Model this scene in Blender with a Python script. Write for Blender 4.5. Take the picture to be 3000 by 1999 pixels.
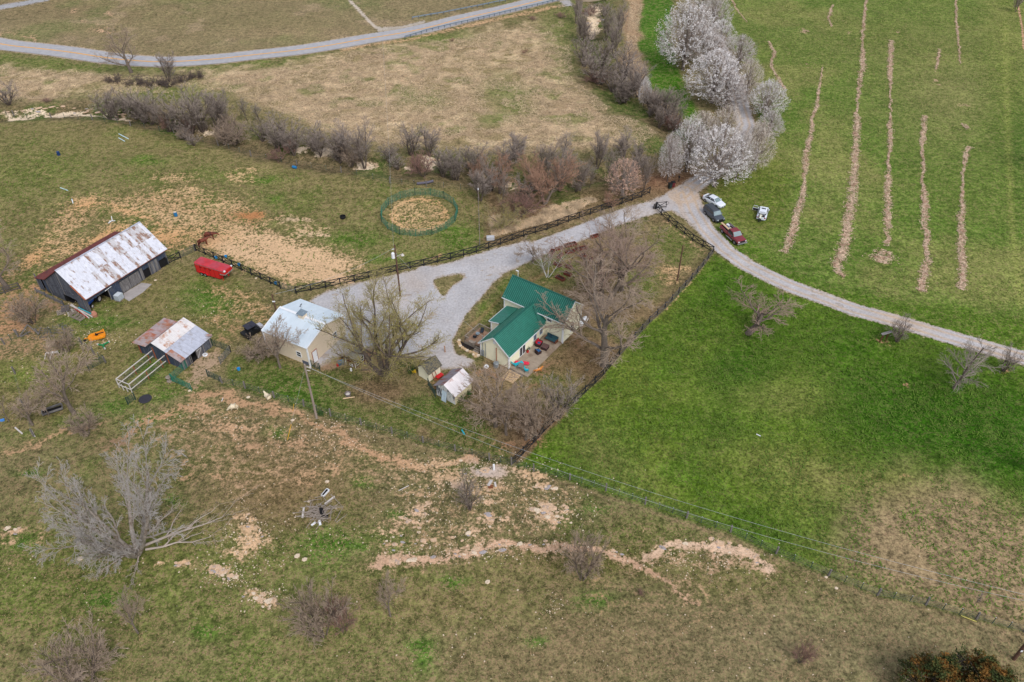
import bpy, bmesh, math, random
import numpy as np
from mathutils import Vector, Matrix

for o in list(bpy.data.objects):
    bpy.data.objects.remove(o)
random.seed(7)
rng = np.random.default_rng(11)
SC = bpy.context.scene
COL = SC.collection

# ------------------------------------------------------------------ camera
F_PX, CAM_H = 2333.0, 80.0                      # focal length in photo pixels (3000 wide), camera height
PITCH = math.atan(F_PX / 2724.0)                # downward pitch
SP, CP = math.sin(PITCH), math.cos(PITCH)
cam_data = bpy.data.cameras.new('camera')
cam = bpy.data.objects.new('camera', cam_data)
COL.objects.link(cam)
cam_data.sensor_width = 36.0
cam_data.lens = 36.0 * F_PX / 3000.0
cam_data.clip_start = 1.0
cam_data.clip_end = 8000.0
cam.location = (0, 0, CAM_H)
cam.rotation_euler = (math.pi / 2 - PITCH, 0, 0)
SC.camera = cam
SC.render.resolution_x, SC.render.resolution_y = 1024, 682

# ------------------------------------------------------------------ sky, sun, exposure
SUN_EL, SUN_AZ = math.radians(52), math.radians(150)     # azimuth the light comes FROM, measured from +Y clockwise
world = bpy.data.worlds.new('World')
SC.world = world
world.use_nodes = True
wn, wl = world.node_tree.nodes, world.node_tree.links
wn.clear()
sky = wn.new('ShaderNodeTexSky'); sky.sky_type = 'NISHITA'; sky.sun_disc = False
sky.sun_elevation = SUN_EL; sky.sun_rotation = SUN_AZ
sky.dust_density = 1.2; sky.air_density = 1.0
hsv = wn.new('ShaderNodeHueSaturation'); hsv.inputs['Saturation'].default_value = 0.40
bg = wn.new('ShaderNodeBackground'); bg.inputs['Strength'].default_value = 0.15
wo = wn.new('ShaderNodeOutputWorld')
wl.new(sky.outputs[0], hsv.inputs['Color']); wl.new(hsv.outputs[0], bg.inputs[0]); wl.new(bg.outputs[0], wo.inputs[0])
sd = bpy.data.lights.new('sun', 'SUN'); sd.energy = 1.35; sd.angle = math.radians(22); sd.color = (1.0, 0.985, 0.97)
sun = bpy.data.objects.new('sun', sd); COL.objects.link(sun)
sdir = Vector((math.sin(SUN_AZ) * math.cos(SUN_EL), math.cos(SUN_AZ) * math.cos(SUN_EL), math.sin(SUN_EL)))
sun.rotation_euler = sdir.to_track_quat('Z', 'Y').to_euler()
sun.location = (0, 0, 120)
SC.view_settings.view_transform = 'Standard'
SC.view_settings.look = 'None'
SC.view_settings.exposure = 0.44
SC.view_settings.gamma = 1.0
SC.view_settings.use_curve_mapping = False
SC.render.engine = 'CYCLES'
SC.cycles.max_bounces = 5

# ------------------------------------------------------------------ terrain height and pixel <-> ground helpers
CREEK_PX = [(-60, 345), (60, 335), (200, 318), (300, 322), (420, 352), (520, 385), (640, 400), (740, 425), (860, 460), (1000, 478),
            (1090, 482), (1180, 500), (1270, 485), (1400, 520), (1500, 545), (1620, 560), (1700, 530), (1790, 500), (1900, 470), (1975, 400),
            (1930, 350), (1850, 320), (1790, 260), (1745, 190), (1735, 110), (1745, 40), (1760, -60)]
def flatP(px, py, z=0.0):
    u = (px - 1500.0) / F_PX; v = (py - 1000.0) / F_PX
    dy = CP - v * SP; dz = -SP - v * CP
    t = (z - CAM_H) / dz
    return (u * t, dy * t)
CREEK = np.array([flatP(*p) for p in CREEK_PX])
def seg_dist(X, Y, pts):
    """distance from points to a polyline"""
    best = np.full(np.shape(X), 1e9)
    for a, b in zip(pts[:-1], pts[1:]):
        ax, ay = a; bx, by = b
        dx, dy = bx - ax, by - ay
        L = dx * dx + dy * dy + 1e-12
        t = np.clip(((X - ax) * dx + (Y - ay) * dy) / L, 0, 1)
        d = np.hypot(X - ax - t * dx, Y - ay - t * dy)
        best = np.minimum(best, d)
    return best
def hfun(X, Y):
    X = np.asarray(X, float); Y = np.asarray(Y, float)
    farm = 1.0 / (1.0 + np.exp(-(np.maximum(np.abs(X + 30) - 62, np.abs(Y - 98) - 26)) / 5.0))
    und = 0.28 * np.sin(X / 17 + 1.0) * np.cos(Y / 21.0) + 0.10 * np.sin(X / 6.3 + Y / 8.1) + 0.08 * np.sin(Y / 4.7 - X / 9.3)
    d = seg_dist(X, Y, CREEK)
    return und * farm - 1.1 * np.exp(-(d / 3.0) ** 2)
def hz(x, y):
    return float(hfun(x, y))
def G(px, py):
    """world point on the terrain seen at this photo pixel"""
    z = 0.0
    for _ in range(4):
        x, y = flatP(px, py, z)
        z = hz(x, y)
    return Vector((x, y, z))
def GZ(px, py, z):
    x, y = flatP(px, py, z)
    return Vector((x, y, z))
def proj_np(X, Y, Z=0.0):
    h = CAM_H - Z; d = Y * CP + h * SP
    return 1500 + F_PX * X / d, 1000 - F_PX * (Y * SP - h * CP) / d
def app_height(px, by, ty):
    g = G(px, by); v = (ty - 1000.0) / F_PX
    return CAM_H - (v * g.y * CP + g.y * SP) / (CP - v * SP) - g.z
def pxm(px, py):
    """photo pixels per metre at this ground pixel"""
    v = (py - 1000.0) / F_PX
    return F_PX / (CAM_H / (SP + v * CP))
def lin(c):
    return tuple((x / 12.92 if x <= 0.04045 else ((x + 0.055) / 1.055) ** 2.4) for x in (v / 255.0 for v in c))

# ------------------------------------------------------------------ value noise for numpy
_perm = rng.random((256, 256))
def vnoise(x, y):
    xi = np.floor(x).astype(int); yi = np.floor(y).astype(int)
    fx = x - xi; fy = y - yi
    fx = fx * fx * (3 - 2 * fx); fy = fy * fy * (3 - 2 * fy)
    a = _perm[xi & 255, yi & 255]; b = _perm[(xi + 1) & 255, yi & 255]
    c = _perm[xi & 255, (yi + 1) & 255]; d = _perm[(xi + 1) & 255, (yi + 1) & 255]
    return a * (1 - fx) * (1 - fy) + b * fx * (1 - fy) + c * (1 - fx) * fy + d * fx * fy
def fbm(x, y, s, o=4):
    r = 0; a = 0.5; t = 0
    for i in range(o):
        r = r + a * vnoise(x / s * 2 ** i + 17.3 * i, y / s * 2 ** i + 9.1 * i); t += a; a *= 0.55
    return r / t

# ------------------------------------------------------------------ materials
MATS = {}
def mat(name, col, rough=0.8, metal=0.0, var=0.15, scale=4.0, bump=0.0, col2=None, thr=(0.45, 0.6), stretch=None, spec=0.3, tsl=0.0):
    """procedural surface: colour col varied by noise, optionally blended into col2 (sRGB 0-255) in patches"""
    if name in MATS: return MATS[name]
    m = bpy.data.materials.new(name); m.use_nodes = True
    n, l = m.node_tree.nodes, m.node_tree.links
    b = n['Principled BSDF']
    b.inputs['Roughness'].default_value = rough; b.inputs['Metallic'].default_value = metal
    b.inputs['Specular IOR Level'].default_value = spec
    tc = n.new('ShaderNodeTexCoord'); mp = n.new('ShaderNodeMapping')
    geo = n.new('ShaderNodeNewGeometry') if stretch is None else None
    l.new(tc.outputs['Object'], mp.inputs[0])
    if stretch: mp.inputs['Scale'].default_value = stretch
    oi = n.new('ShaderNodeObjectInfo')
    vm = n.new('ShaderNodeVectorMath'); vm.operation = 'ADD'
    sc = n.new('ShaderNodeVectorMath'); sc.operation = 'SCALE'; sc.inputs[3].default_value = 13.0
    cx = n.new('ShaderNodeCombineXYZ'); l.new(oi.outputs['Random'], cx.inputs[0]); l.new(oi.outputs['Random'], cx.inputs[1])
    l.new(cx.outputs[0], sc.inputs[0]); l.new(mp.outputs[0], vm.inputs[0]); l.new(sc.outputs[0], vm.inputs[1])
    nz = n.new('ShaderNodeTexNoise'); nz.inputs['Scale'].default_value = scale; nz.inputs['Detail'].default_value = 5
    l.new(vm.outputs[0], nz.inputs['Vector'])
    c1 = lin(col)
    mr = n.new('ShaderNodeMapRange'); mr.inputs[1].default_value = 0.3; mr.inputs[2].default_value = 0.7
    mr.inputs[3].default_value = 1 - var; mr.inputs[4].default_value = 1 + var
    l.new(nz.outputs[0], mr.inputs[0])
    mul = n.new('ShaderNodeVectorMath'); mul.operation = 'SCALE'
    if col2 is not None:
        n2 = n.new('ShaderNodeTexNoise'); n2.inputs['Scale'].default_value = scale * 0.45; n2.inputs['Detail'].default_value = 6
        n2.inputs['Roughness'].default_value = 0.65
        l.new(vm.outputs[0], n2.inputs['Vector'])
        m2 = n.new('ShaderNodeMapRange'); m2.interpolation_type = 'SMOOTHSTEP'
        m2.inputs[1].default_value = thr[0]; m2.inputs[2].default_value = thr[1]
        l.new(n2.outputs[0], m2.inputs[0])
        mx = n.new('ShaderNodeMix'); mx.data_type = 'RGBA'
        mx.inputs[6].default_value = (*c1, 1); mx.inputs[7].default_value = (*lin(col2), 1)
        l.new(m2.outputs[0], mx.inputs[0]); l.new(mx.outputs[2], mul.inputs[0])
    else:
        mul.inputs[0].default_value = c1
    l.new(mr.outputs[0], mul.inputs[3]); l.new(mul.outputs[0], b.inputs['Base Color'])
    if bump > 0:
        bp = n.new('ShaderNodeBump'); bp.inputs['Strength'].default_value = bump; bp.inputs['Distance'].default_value = 0.03
        l.new(nz.outputs[0], bp.inputs['Height']); l.new(bp.outputs[0], b.inputs['Normal'])
    MATS[name] = m
    return m

# ------------------------------------------------------------------ mesh builder
class MB:
    def __init__(s): s.v = []; s.f = []; s.mi = []; s.cur = 0
    def add(s, vs, fs):
        b = len(s.v); s.v += [tuple(p) for p in vs]
        for q in fs: s.f.append(tuple(b + i for i in q)); s.mi.append(s.cur)
        return s
    def box(s, c, d, rz=0.0):
        hx, hy, hh = d[0] / 2, d[1] / 2, d[2] / 2; cr, sr = math.cos(rz), math.sin(rz)
        vs = []
        for z in (-hh, hh):
            for x, y in ((-hx, -hy), (hx, -hy), (hx, hy), (-hx, hy)):
                vs.append((c[0] + x * cr - y * sr, c[1] + x * sr + y * cr, c[2] + z))
        return s.add(vs, [(3, 2, 1, 0), (4, 5, 6, 7), (0, 1, 5, 4), (1, 2, 6, 5), (2, 3, 7, 6), (3, 0, 4, 7)])
    def beam(s, p, q, w, h, up=(0, 0, 1)):
        p, q = Vector(p), Vector(q); d = (q - p)
        if d.length < 1e-6: return s
        d.normalize(); u = Vector(up)
        if abs(d.dot(u)) > 0.98: u = Vector((1, 0, 0))
        r = d.cross(u).normalized() * w / 2; t = r.cross(d).normalized() * h / 2
        vs = [p - r - t, p + r - t, p + r + t, p - r + t, q - r - t, q + r - t, q + r + t, q - r + t]
        return s.add(vs, [(0, 1, 2, 3), (7, 6, 5, 4), (0, 4, 5, 1), (1, 5, 6, 2), (2, 6, 7, 3), (3, 7, 4, 0)])
    def tube(s, pts, rad, n=6, cap=True):
        pts = [Vector(p) for p in pts]
        if not hasattr(rad, '__len__'): rad = [rad] * len(pts)
        rings = []
        for i, p in enumerate(pts):
            d = (pts[min(i + 1, len(pts) - 1)] - pts[max(i - 1, 0)]).normalized()
            a = Vector((0, 0, 1)) if abs(d.z) < 0.9 else Vector((1, 0, 0))
            r = d.cross(a).normalized(); t = r.cross(d)
            rings.append([p + (r * math.cos(k * 2 * math.pi / n) + t * math.sin(k * 2 * math.pi / n)) * rad[i] for k in range(n)])
        vs = [v for r in rings for v in r]; fs = []
        for i in range(len(pts) - 1):
            for k in range(n):
                k2 = (k + 1) % n
                fs.append((i * n + k, i * n + k2, (i + 1) * n + k2, (i + 1) * n + k))
        if cap: fs.append(tuple(range(n - 1, -1, -1))); fs.append(tuple((len(pts) - 1) * n + k for k in range(n)))
        return s.add(vs, fs)
    def cyl(s, c, r, h, n=12, r2=None, axis='z'):
        c = Vector(c); ax = {'x': Vector((1, 0, 0)), 'y': Vector((0, 1, 0)), 'z': Vector((0, 0, 1))}[axis]
        return s.tube([c, c + ax * h], [r, r if r2 is None else r2], n)
    def lathe(s, c, prof, n=14):
        vs = []; fs = []
        for r, z in prof:
            for k in range(n):
                a = 2 * math.pi * k / n; vs.append((c[0] + r * math.cos(a), c[1] + r * math.sin(a), c[2] + z))
        for i in range(len(prof) - 1):
            for k in range(n):
                k2 = (k + 1) % n; fs.append((i * n + k, i * n + k2, (i + 1) * n + k2, (i + 1) * n + k))
        return s.add(vs, fs)
    def prism(s, poly, off):
        """polygon (3-D points) extruded by vector off"""
        n = len(poly); off = Vector(off); vs = [Vector(p) for p in poly]; vs += [p + off for p in vs]
        fs = [tuple(range(n - 1, -1, -1)), tuple(range(n, 2 * n))] + [(i, (i + 1) % n, n + (i + 1) % n, n + i) for i in range(n)]
        return s.add(vs, fs)
    def quad(s, a, b, c, d): return s.add([a, b, c, d], [(0, 1, 2, 3)])
    def mesh(s, name, mats, smooth=False):
        me = bpy.data.meshes.new(name); me.from_pydata(s.v, [], s.f)
        for m in (mats if isinstance(mats, (list, tuple)) else [mats]): me.materials.append(m)
        if any(s.mi): me.polygons.foreach_set('material_index', s.mi)
        if smooth: me.polygons.foreach_set('use_smooth', [True] * len(me.polygons))
        me.update(); me.validate()
        return me
def np_mesh(name, V, Fc, m, smooth=False):
    """V (n,3) array, Fc (m,k) int array"""
    me = bpy.data.meshes.new(name)
    k = Fc.shape[1]
    me.vertices.add(len(V)); me.vertices.foreach_set('co', np.ascontiguousarray(V, dtype=np.float32).ravel())
    me.loops.add(Fc.size); me.loops.foreach_set('vertex_index', Fc.astype(np.int32).ravel())
    me.polygons.add(len(Fc)); me.polygons.foreach_set('loop_start', np.arange(0, Fc.size, k, dtype=np.int32))
    me.polygons.foreach_set('loop_total', np.full(len(Fc), k, dtype=np.int32))
    if smooth: me.polygons.foreach_set('use_smooth', np.ones(len(Fc), dtype=bool))
    me.update(calc_edges=True)
    me.materials.append(m)
    return me
def link(name, me, parent=None, loc=None, rot=None, scale=None):
    o = bpy.data.objects.new(name, me); COL.objects.link(o)
    if parent is not None: o.parent = parent
    if loc is not None: o.location = loc
    if rot is not None: o.rotation_euler = rot
    if scale is not None: o.scale = scale
    return o
def tag(o, label=None, cat=None, group=None, kind=None):
    if label: o['label'] = label
    if cat: o['category'] = cat
    if group: o['group'] = group
    if kind: o['kind'] = kind
    return o
def thing(name, label, cat, loc=(0, 0, 0), rz=0.0, group=None):
    o = link(name, None, loc=loc, rot=(0, 0, rz)); o.empty_display_size = 0.3
    return tag(o, label, cat, group)
def part(name, mb, m, parent, label=None, smooth=False, loc=None):
    o = link(name, mb.mesh(name, m, smooth), parent, loc)
    if label: o['label'] = label
    return o
def solo(name, mb, m, label, cat, loc=(0, 0, 0), rz=0.0, group=None, smooth=False):
    o = link(name, mb.mesh(name, m, smooth), None, loc, (0, 0, rz))
    return tag(o, label, cat, group)
_unit = {}
def unit_mesh(m):
    if m.name not in _unit:
        _unit[m.name] = MB().box((0, 0, 0), (1, 1, 1)).mesh('block_' + m.name, m)
    return _unit[m.name]
def piece(name, m, p, q, w, h, parent=None, up=(0, 0, 1), label=None):
    """a straight board from p to q sharing one block mesh"""
    p, q = Vector(p), Vector(q); d = q - p; L = d.length; d.normalize(); u = Vector(up)
    if abs(d.dot(u)) > 0.98: u = Vector((0, 1, 0))
    r = d.cross(u).normalized(); t = r.cross(d).normalized()
    M = Matrix((d * L, r * w, t * h)).transposed().to_4x4(); M.translation = (p + q) / 2
    o = bpy.data.objects.new(name, unit_mesh(m)); COL.objects.link(o)
    if parent is not None: o.parent = parent
    o.matrix_local = M if parent is not None else M
    if parent is None: o.matrix_world = M
    if label: o['label'] = label
    return o
def skinned(name, nodes, edges, m, parent=None, root=0, sub=1, loc=None, rz=0.0):
    """one continuous body grown round a skeleton: nodes (x,y,z,r) or (x,y,z,rx,ry)"""
    me = bpy.data.meshes.new(name)
    me.from_pydata([n[:3] for n in nodes], edges, [])
    me.materials.append(m)
    o = link(name, me, parent, loc, (0, 0, rz))
    md = o.modifiers.new('skin', 'SKIN')
    lay = me.skin_vertices[0] if len(me.skin_vertices) else None
    if lay is None:
        bm = bmesh.new(); bm.from_mesh(me); bm.verts.layers.skin.verify(); bm.to_mesh(me); bm.free(); lay = me.skin_vertices[0]
    for i, nd in enumerate(nodes):
        lay.data[i].radius = (nd[3], nd[4] if len(nd) > 4 else nd[3])
        lay.data[i].use_root = (i == root)
    if sub:
        s2 = o.modifiers.new('subsurf', 'SUBSURF'); s2.levels = sub; s2.render_levels = sub
    md.use_smooth_shade = True
    dg = bpy.context.evaluated_depsgraph_get()
    ev = o.evaluated_get(dg)
    nm = bpy.data.meshes.new_from_object(ev)
    o.modifiers.clear(); o.data = nm
    if not nm.materials: nm.materials.append(m)
    return o
# ================================================================== GROUND
def poly_mask(px, py, poly, soft):
    """1 inside, 0 outside, soft edge in photo pixels"""
    inside = np.zeros(px.shape, bool); n = len(poly)
    for i in range(n):
        x1, y1 = poly[i]; x2, y2 = poly[(i + 1) % n]
        if y1 == y2: continue
        c = ((y1 > py) != (y2 > py)) & (px < (x2 - x1) * (py - y1) / (y2 - y1) + x1)
        inside ^= c
    d = seg_dist(px, py, list(poly) + [poly[0]])
    return np.clip(0.5 + np.where(inside, d, -d) / (2 * soft), 0, 1)
def blob(px, py, cx, cy, rx, ry, a=0.0):
    ca, sa = math.cos(math.radians(a)), math.sin(math.radians(a))
    dx, dy = px - cx, py - cy
    u = (dx * ca + dy * sa) / rx; v = (-dx * sa + dy * ca) / ry
    return np.exp(-(u * u + v * v) * 0.9)
def pline(px, py, pts, w):
    return np.exp(-(seg_dist(px, py, pts) / w) ** 2)

LANE_PX = [(2050, 60), (2120, 160), (2150, 240), (2168, 310), (2186, 365), (2165, 425), (2120, 470), (2075, 515), (2030, 545), (2000, 575)]
LANE2_PX = [(2010, 555), (2035, 620), (2066, 672), (2123, 733), (2187, 779), (2251, 810), (2314, 838), (2410, 873), (2499, 908), (2640, 947), (2767, 985), (2880, 1015), (3000, 1048), (3120, 1075), (3400, 1140)]
DRIVE_PX = [(2010, 560), (1940, 605), (1870, 622), (1780, 652), (1700, 684), (1600, 720), (1500, 765), (1420, 800), (1330, 808), (1250, 800)]
YARD_PX = [(905, 885), (960, 852), (1070, 822), (1200, 796), (1330, 765), (1450, 730), (1540, 705), (1590, 722), (1500, 780), (1440, 835),
           (1395, 892), (1368, 922), (1345, 960), (1325, 1000), (1338, 1035), (1392, 1058), (1378, 1078), (1300, 1085), (1260, 1060), (1180, 1040),
           (1080, 1020), (1000, 1045), (960, 1060), (930, 1075), (920, 1050), (1000, 985), (1012, 960), (960, 920)]
ISLAND_PX = [(1272, 822), (1296, 812), (1325, 806), (1352, 804), (1360, 810), (1345, 824), (1326, 838), (1316, 852), (1306, 868), (1294, 866), (1284, 850), (1274, 836)]
CONC_PX = [(340, 858), (404, 830), (424, 838), (350, 905)]
def gravel_mask(px, py, X, Y):
    w = lambda pts: [tuple(flatP(*p)) for p in pts]
    m = 1 - np.clip((seg_dist(X, Y, w(LANE_PX)) - 1.55) / 1.2, 0, 1)
    m = np.maximum(m, 1 - np.clip((seg_dist(X, Y, w(LANE2_PX)) - 1.45) / 0.9, 0, 1))
    m = np.maximum(m, 1 - np.clip((seg_dist(X, Y, w(DRIVE_PX)) - 1.75) / 1.0, 0, 1))
    m = np.maximum(m, poly_mask(px, py, YARD_PX, 7))
    m = np.maximum(m, poly_mask(px, py, [(1900, 590), (1960, 570), (2030, 530), (2060, 520), (2045, 560), (2075, 650), (2060, 700), (2000, 640), (1960, 615)], 8))
    m = m * (1 - poly_mask(px, py, ISLAND_PX, 6))
    return m

rows = [([(2410, 198, .1), (2400, 264, .5), (2393, 315, .6), (2379, 350, .5), (2376, 400, .8), (2366, 440, .9), (2361, 502, .9), (2356, 530, .3), (2353, 550, .8), (2340, 620, 1), (2323, 667, 1.0), (2310, 720, 1.1), (2297, 742, 1.2)], 0.9, 'leftmost full straw row ending near the pickup'),
        ([(2538, 0, .5), (2532, 50, .5), (2527, 116, .6), (2526, 124, .05), (2527, 140, .6), (2529, 180, .9), (2519, 240, .8), (2512, 300, .3), (2511, 330, .3), (2510, 343, 1), (2508, 420, 1), (2504, 500, 1), (2498, 560, 1.2), (2485, 640, 1.2), (2478, 700, 1.1), (2463, 750, 1.2), (2449, 777, 1.3), (2452, 800, .9), (2475, 812, .5)], 1.0, 'longest straw row running from the top edge to the lane'),
        ([(2611, 119, 1), (2610, 160, .9), (2607, 230, .8), (2609, 260, .3), (2610, 340, .3), (2608, 360, .7), (2606, 430, .8), (2605, 450, .3), (2602, 520, .8), (2600, 600, 1.0), (2599, 660, .9), (2601, 700, .5), (2594, 722, .8)], 0.9, 'straw row right of the longest one'),
        ([(2594, 735, 1.0), (2584, 748, 2.2), (2584, 762, 2.2), (2582, 772, 1.2)], 1.1, 'wide straw blob at the foot of the third row'),
        ([(2708, 340, .7), (2704, 400, .8), (2696, 415, 1.0), (2703, 430, .4), (2704, 500, .5), (2703, 540, .4), (2706, 580, .9), (2708, 667, 1.0), (2714, 700, .7), (2713, 740, .5), (2718, 760, 1.0), (2710, 800, 1.0), (2704, 830, .9), (2698, 855, 1.1)], 0.9, 'straw row second from the right'),
        ([(2836, 430, .9), (2828, 480, .5), (2821, 510, .3), (2819, 560, .4), (2818, 617, .8), (2819, 680, 1.0), (2818, 730, .9), (2822, 780, .9), (2820, 850, 1.0)], 0.9, 'rightmost long straw row'),
        ([(2820, 371, 1.5), (2836, 371, 1.5)], 1.0, 'small straw patch above the rightmost row'), ([(2800, 0, .4), (2801, 50, .5), (2807, 102, .4), (2812, 188, .2)], 0.9, 'faint straw row at the top right'),
        ([(2251, 123, .5), (2268, 150, .8), (2268, 165, .9), (2258, 174, .4), (2262, 200, .7), (2272, 212, .3), (2276, 225, .7), (2298, 262, .7)], 0.8, 'short crooked straw row near the blossoming trees'), ([(2440, 15, .4), (2430, 43, .8), (2427, 55, .4), (2436, 78, .5)], 0.8, 'short straw row near the top edge'),
        ([(2145, 0, .5), (2160, 30, .3), (2187, 64, .2)], 0.8, 'thin straw trace at the top left of the hay field'), ([(2752, 145, .6), (2746, 180, .6), (2742, 206, .3)], 0.8, 'short straw row in the upper right field'), ([(2353, 92, 1.0), (2369, 93, 1.0)], 0.9, 'pale straw spot between the upper rows')]
WROWS = [r[0] for r in rows]
DRY = None
def ground_layers(X, Y):
    global DRY
    px, py = proj_np(X, Y)
    n = X.shape
    f1 = fbm(X, Y, 22, 4); f2 = fbm(X + 90, Y - 40, 7, 4); f3 = fbm(X - 30, Y + 70, 2.6, 3); f4 = fbm(X + 11, Y + 5, 1.1, 3)
    jx = (f2 - 0.5) * 60; jy = (f3 - 0.5) * 30
    qx, qy = px + jx, py + jy                       # wobbled coordinates for ragged borders
    veg = np.empty(n + (3,)); veg[:] = lin((112, 104, 68))
    def lay(mask, col, k=1.0):
        m = np.clip(mask * k, 0, 1)[..., None]
        veg[:] = veg * (1 - m) + np.array(lin(col)) * m
    # pasture beyond the road
    lay(poly_mask(qx, qy, [(-900, -900), (3000, -900), (1640, -20), (1200, 70), (1000, 120), (700, 160), (400, 165), (200, 145), (-900, 90)], 14), (126, 114, 82))
    lay(blob(px, py, 250, 20, 330, 50), (122, 108, 76), 0.7); lay(blob(px, py, 700, 60, 260, 40), (118, 110, 74), 0.6)
    lay(blob(px, py, 900, 100, 200, 18), (150, 130, 98), 0.6); far = np.clip((-py + 140) / 20, 0, 1) * np.clip((2000 - px) / 50, 0, 1); lay(far * np.clip((f1 - 0.5) * 7, 0, 1), (98, 106, 60), 0.6); lay(far * np.clip((f2 - 0.58) * 8, 0, 1), (154, 134, 106), 0.6)
    # verge under the road
    lay(poly_mask(qx, qy, [(-300, 130), (200, 178), (500, 198), (800, 180), (1000, 150), (1010, 180), (800, 215), (500, 240), (200, 215), (-300, 175)], 8), (92, 104, 48), 0.9)
    # dry meadow
    mead = poly_mask(qx, qy, [(-300, 175), (200, 215), (420, 215), (800, 205), (1000, 160), (1200, 132), (1500, 80), (1650, 60), (1670, 130), (1700, 240), (1800, 320), (1940, 385), (1900, 430),
                              (1700, 440), (1450, 450), (1230, 430), (1000, 410), (820, 330), (650, 265), (300, 280), (100, 300), (-300, 300)], 14)
    lay(mead, (168, 145, 114))
    lay(mead * np.clip((f2 - 0.50) * 7, 0, 1), (128, 116, 76), 0.7)
    lay(mead * np.clip((f3 - 0.56) * 8, 0, 1), (192, 168, 134), 0.8); lay(mead * np.clip((f1 - 0.55) * 8, 0, 1), (146, 124, 98), 0.6); lay(mead * np.clip((0.42 - f2) * 9, 0, 1), (104, 112, 58), 0.7)
    for b in [(1270, 290, 40, 26), (1480, 260, 60, 40), (1520, 310, 50, 26), (1700, 60, 80, 50), (1640, 90, 50, 40), (1280, 110, 120, 16), (480, 265, 160, 30), (1900, 410, 70, 24), (1200, 290, 30, 18), (1450, 350, 60, 16), (1660, 180, 40, 60)]:
        lay(blob(qx, qy, *b), (90, 108, 44), 0.8)
    # creek corridor
    dc = seg_dist(X, Y, CREEK)
    lay(np.exp(-(dc / 6.5) ** 2), (98, 88, 62), 0.9)
    lay(np.exp(-(dc / 6.5) ** 2) * np.clip((f2 - 0.47) * 8, 0, 1), (74, 96, 38), 0.8)
    # paddock
    pad = poly_mask(qx, qy, [(-300, 345), (300, 352), (500, 395), (740, 465), (1000, 512), (1250, 550), (1420, 560), (1420, 735), (1100, 805), (860, 858), (570, 735), (480, 780), (-300, 1010)], 10)
    lay(pad, (114, 108, 66)); lay(pad * np.clip((f2 - 0.53) * 8, 0, 1), (98, 106, 52), 0.7)
    lay(blob(px, py, 60, 520, 160, 90), (92, 106, 44), 0.6)
    for b in [(430, 475, 70, 14), (795, 580, 40, 20), (780, 525, 40, 12), (1040, 700, 90, 30), (1340, 700, 60, 40), (1120, 760, 60, 14), (600, 590, 50, 16)]:
        lay(blob(qx, qy, *b), (72, 104, 28), 0.9)
    # hay field
    hay = poly_mask(qx, qy, [(1940, -900), (3900, -900), (3900, 1300), (3000, 1040), (2640, 935), (2300, 825), (2120, 722), (2050, 620), (2070, 530), (2260, 420), (2200, 250), (2130, 100), (2000, -60)], 8)
    lay(hay, (96, 116, 48)); lay(hay * np.clip((f2 - 0.5) * 6, 0, 1), (82, 108, 38), 0.7); lay(hay * np.clip((f1 - 0.52) * 7, 0, 1), (122, 122, 68), 0.7)
    lay(blob(px, py, 2780, 270, 170, 130), (128, 124, 76), 0.7); lay(blob(px, py, 2960, 200, 60, 260), (112, 122, 56), 0.7); lay(blob(px, py, 2980, 420, 60, 120), (60, 92, 26), 0.7)
    lay(blob(px, py, 2600, 120, 500, 90), (112, 112, 62), 0.45)
    lay(pline(px, py, [(2945, 60), (2950, 300), (2960, 600), (2990, 900)], 10), (132, 138, 70), 0.6)
    strip = poly_mask(qx, qy, [(2080, 700), (2110, 640), (2200, 720), (2400, 830), (2640, 880), (3000, 930), (3900, 1150), (3900, 1300), (3000, 1040), (2640, 935), (2300, 825)], 14)
    lay(strip, (76, 104, 26), 0.85)
    lay(poly_mask(qx, qy, [(2060, 520), (2230, 430), (2330, 500), (2300, 640), (2240, 700), (2130, 640), (2080, 600)], 25), (92, 104, 38), 0.7)
    # green strip west of the blossoming trees
    lay(poly_mask(px + jx * 0.4, qy, [(1885, -60), (1975, -60), (1960, 120), (2030, 300), (2090, 400), (1985, 420), (1960, 330), (1905, 270), (1868, 170), (1872, 80)], 9), (62, 104, 18))
    lay(poly_mask(qx, qy, [(1840, -60), (1885, -60), (1865, 130), (1900, 250), (1990, 340), (1975, 370), (1880, 290), (1820, 200)], 9), (160, 132, 104), 0.9)
    # lawn right of the yard fence
    lawn = poly_mask(px + jx * 0.15, py + jy * 0.2, [(2092, 745), (2300, 855), (2640, 965), (3000, 1070), (3900, 1330), (3900, 2060), (3000, 1856), (2790, 1798), (2570, 1748), (2427, 1690), (2270, 1626), (2140, 1562), (1890, 1480), (1660, 1406), (1502, 1366), (1600, 1262), (1810, 1048), (1980, 870)], 7)
    lay(lawn, (80, 106, 28)); lay(lawn * np.clip((f1 - 0.50) * 6, 0, 1), (104, 112, 48), 0.55); lay(lawn * np.clip((f2 - 0.54) * 7, 0, 1), (68, 96, 24), 0.7)
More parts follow.
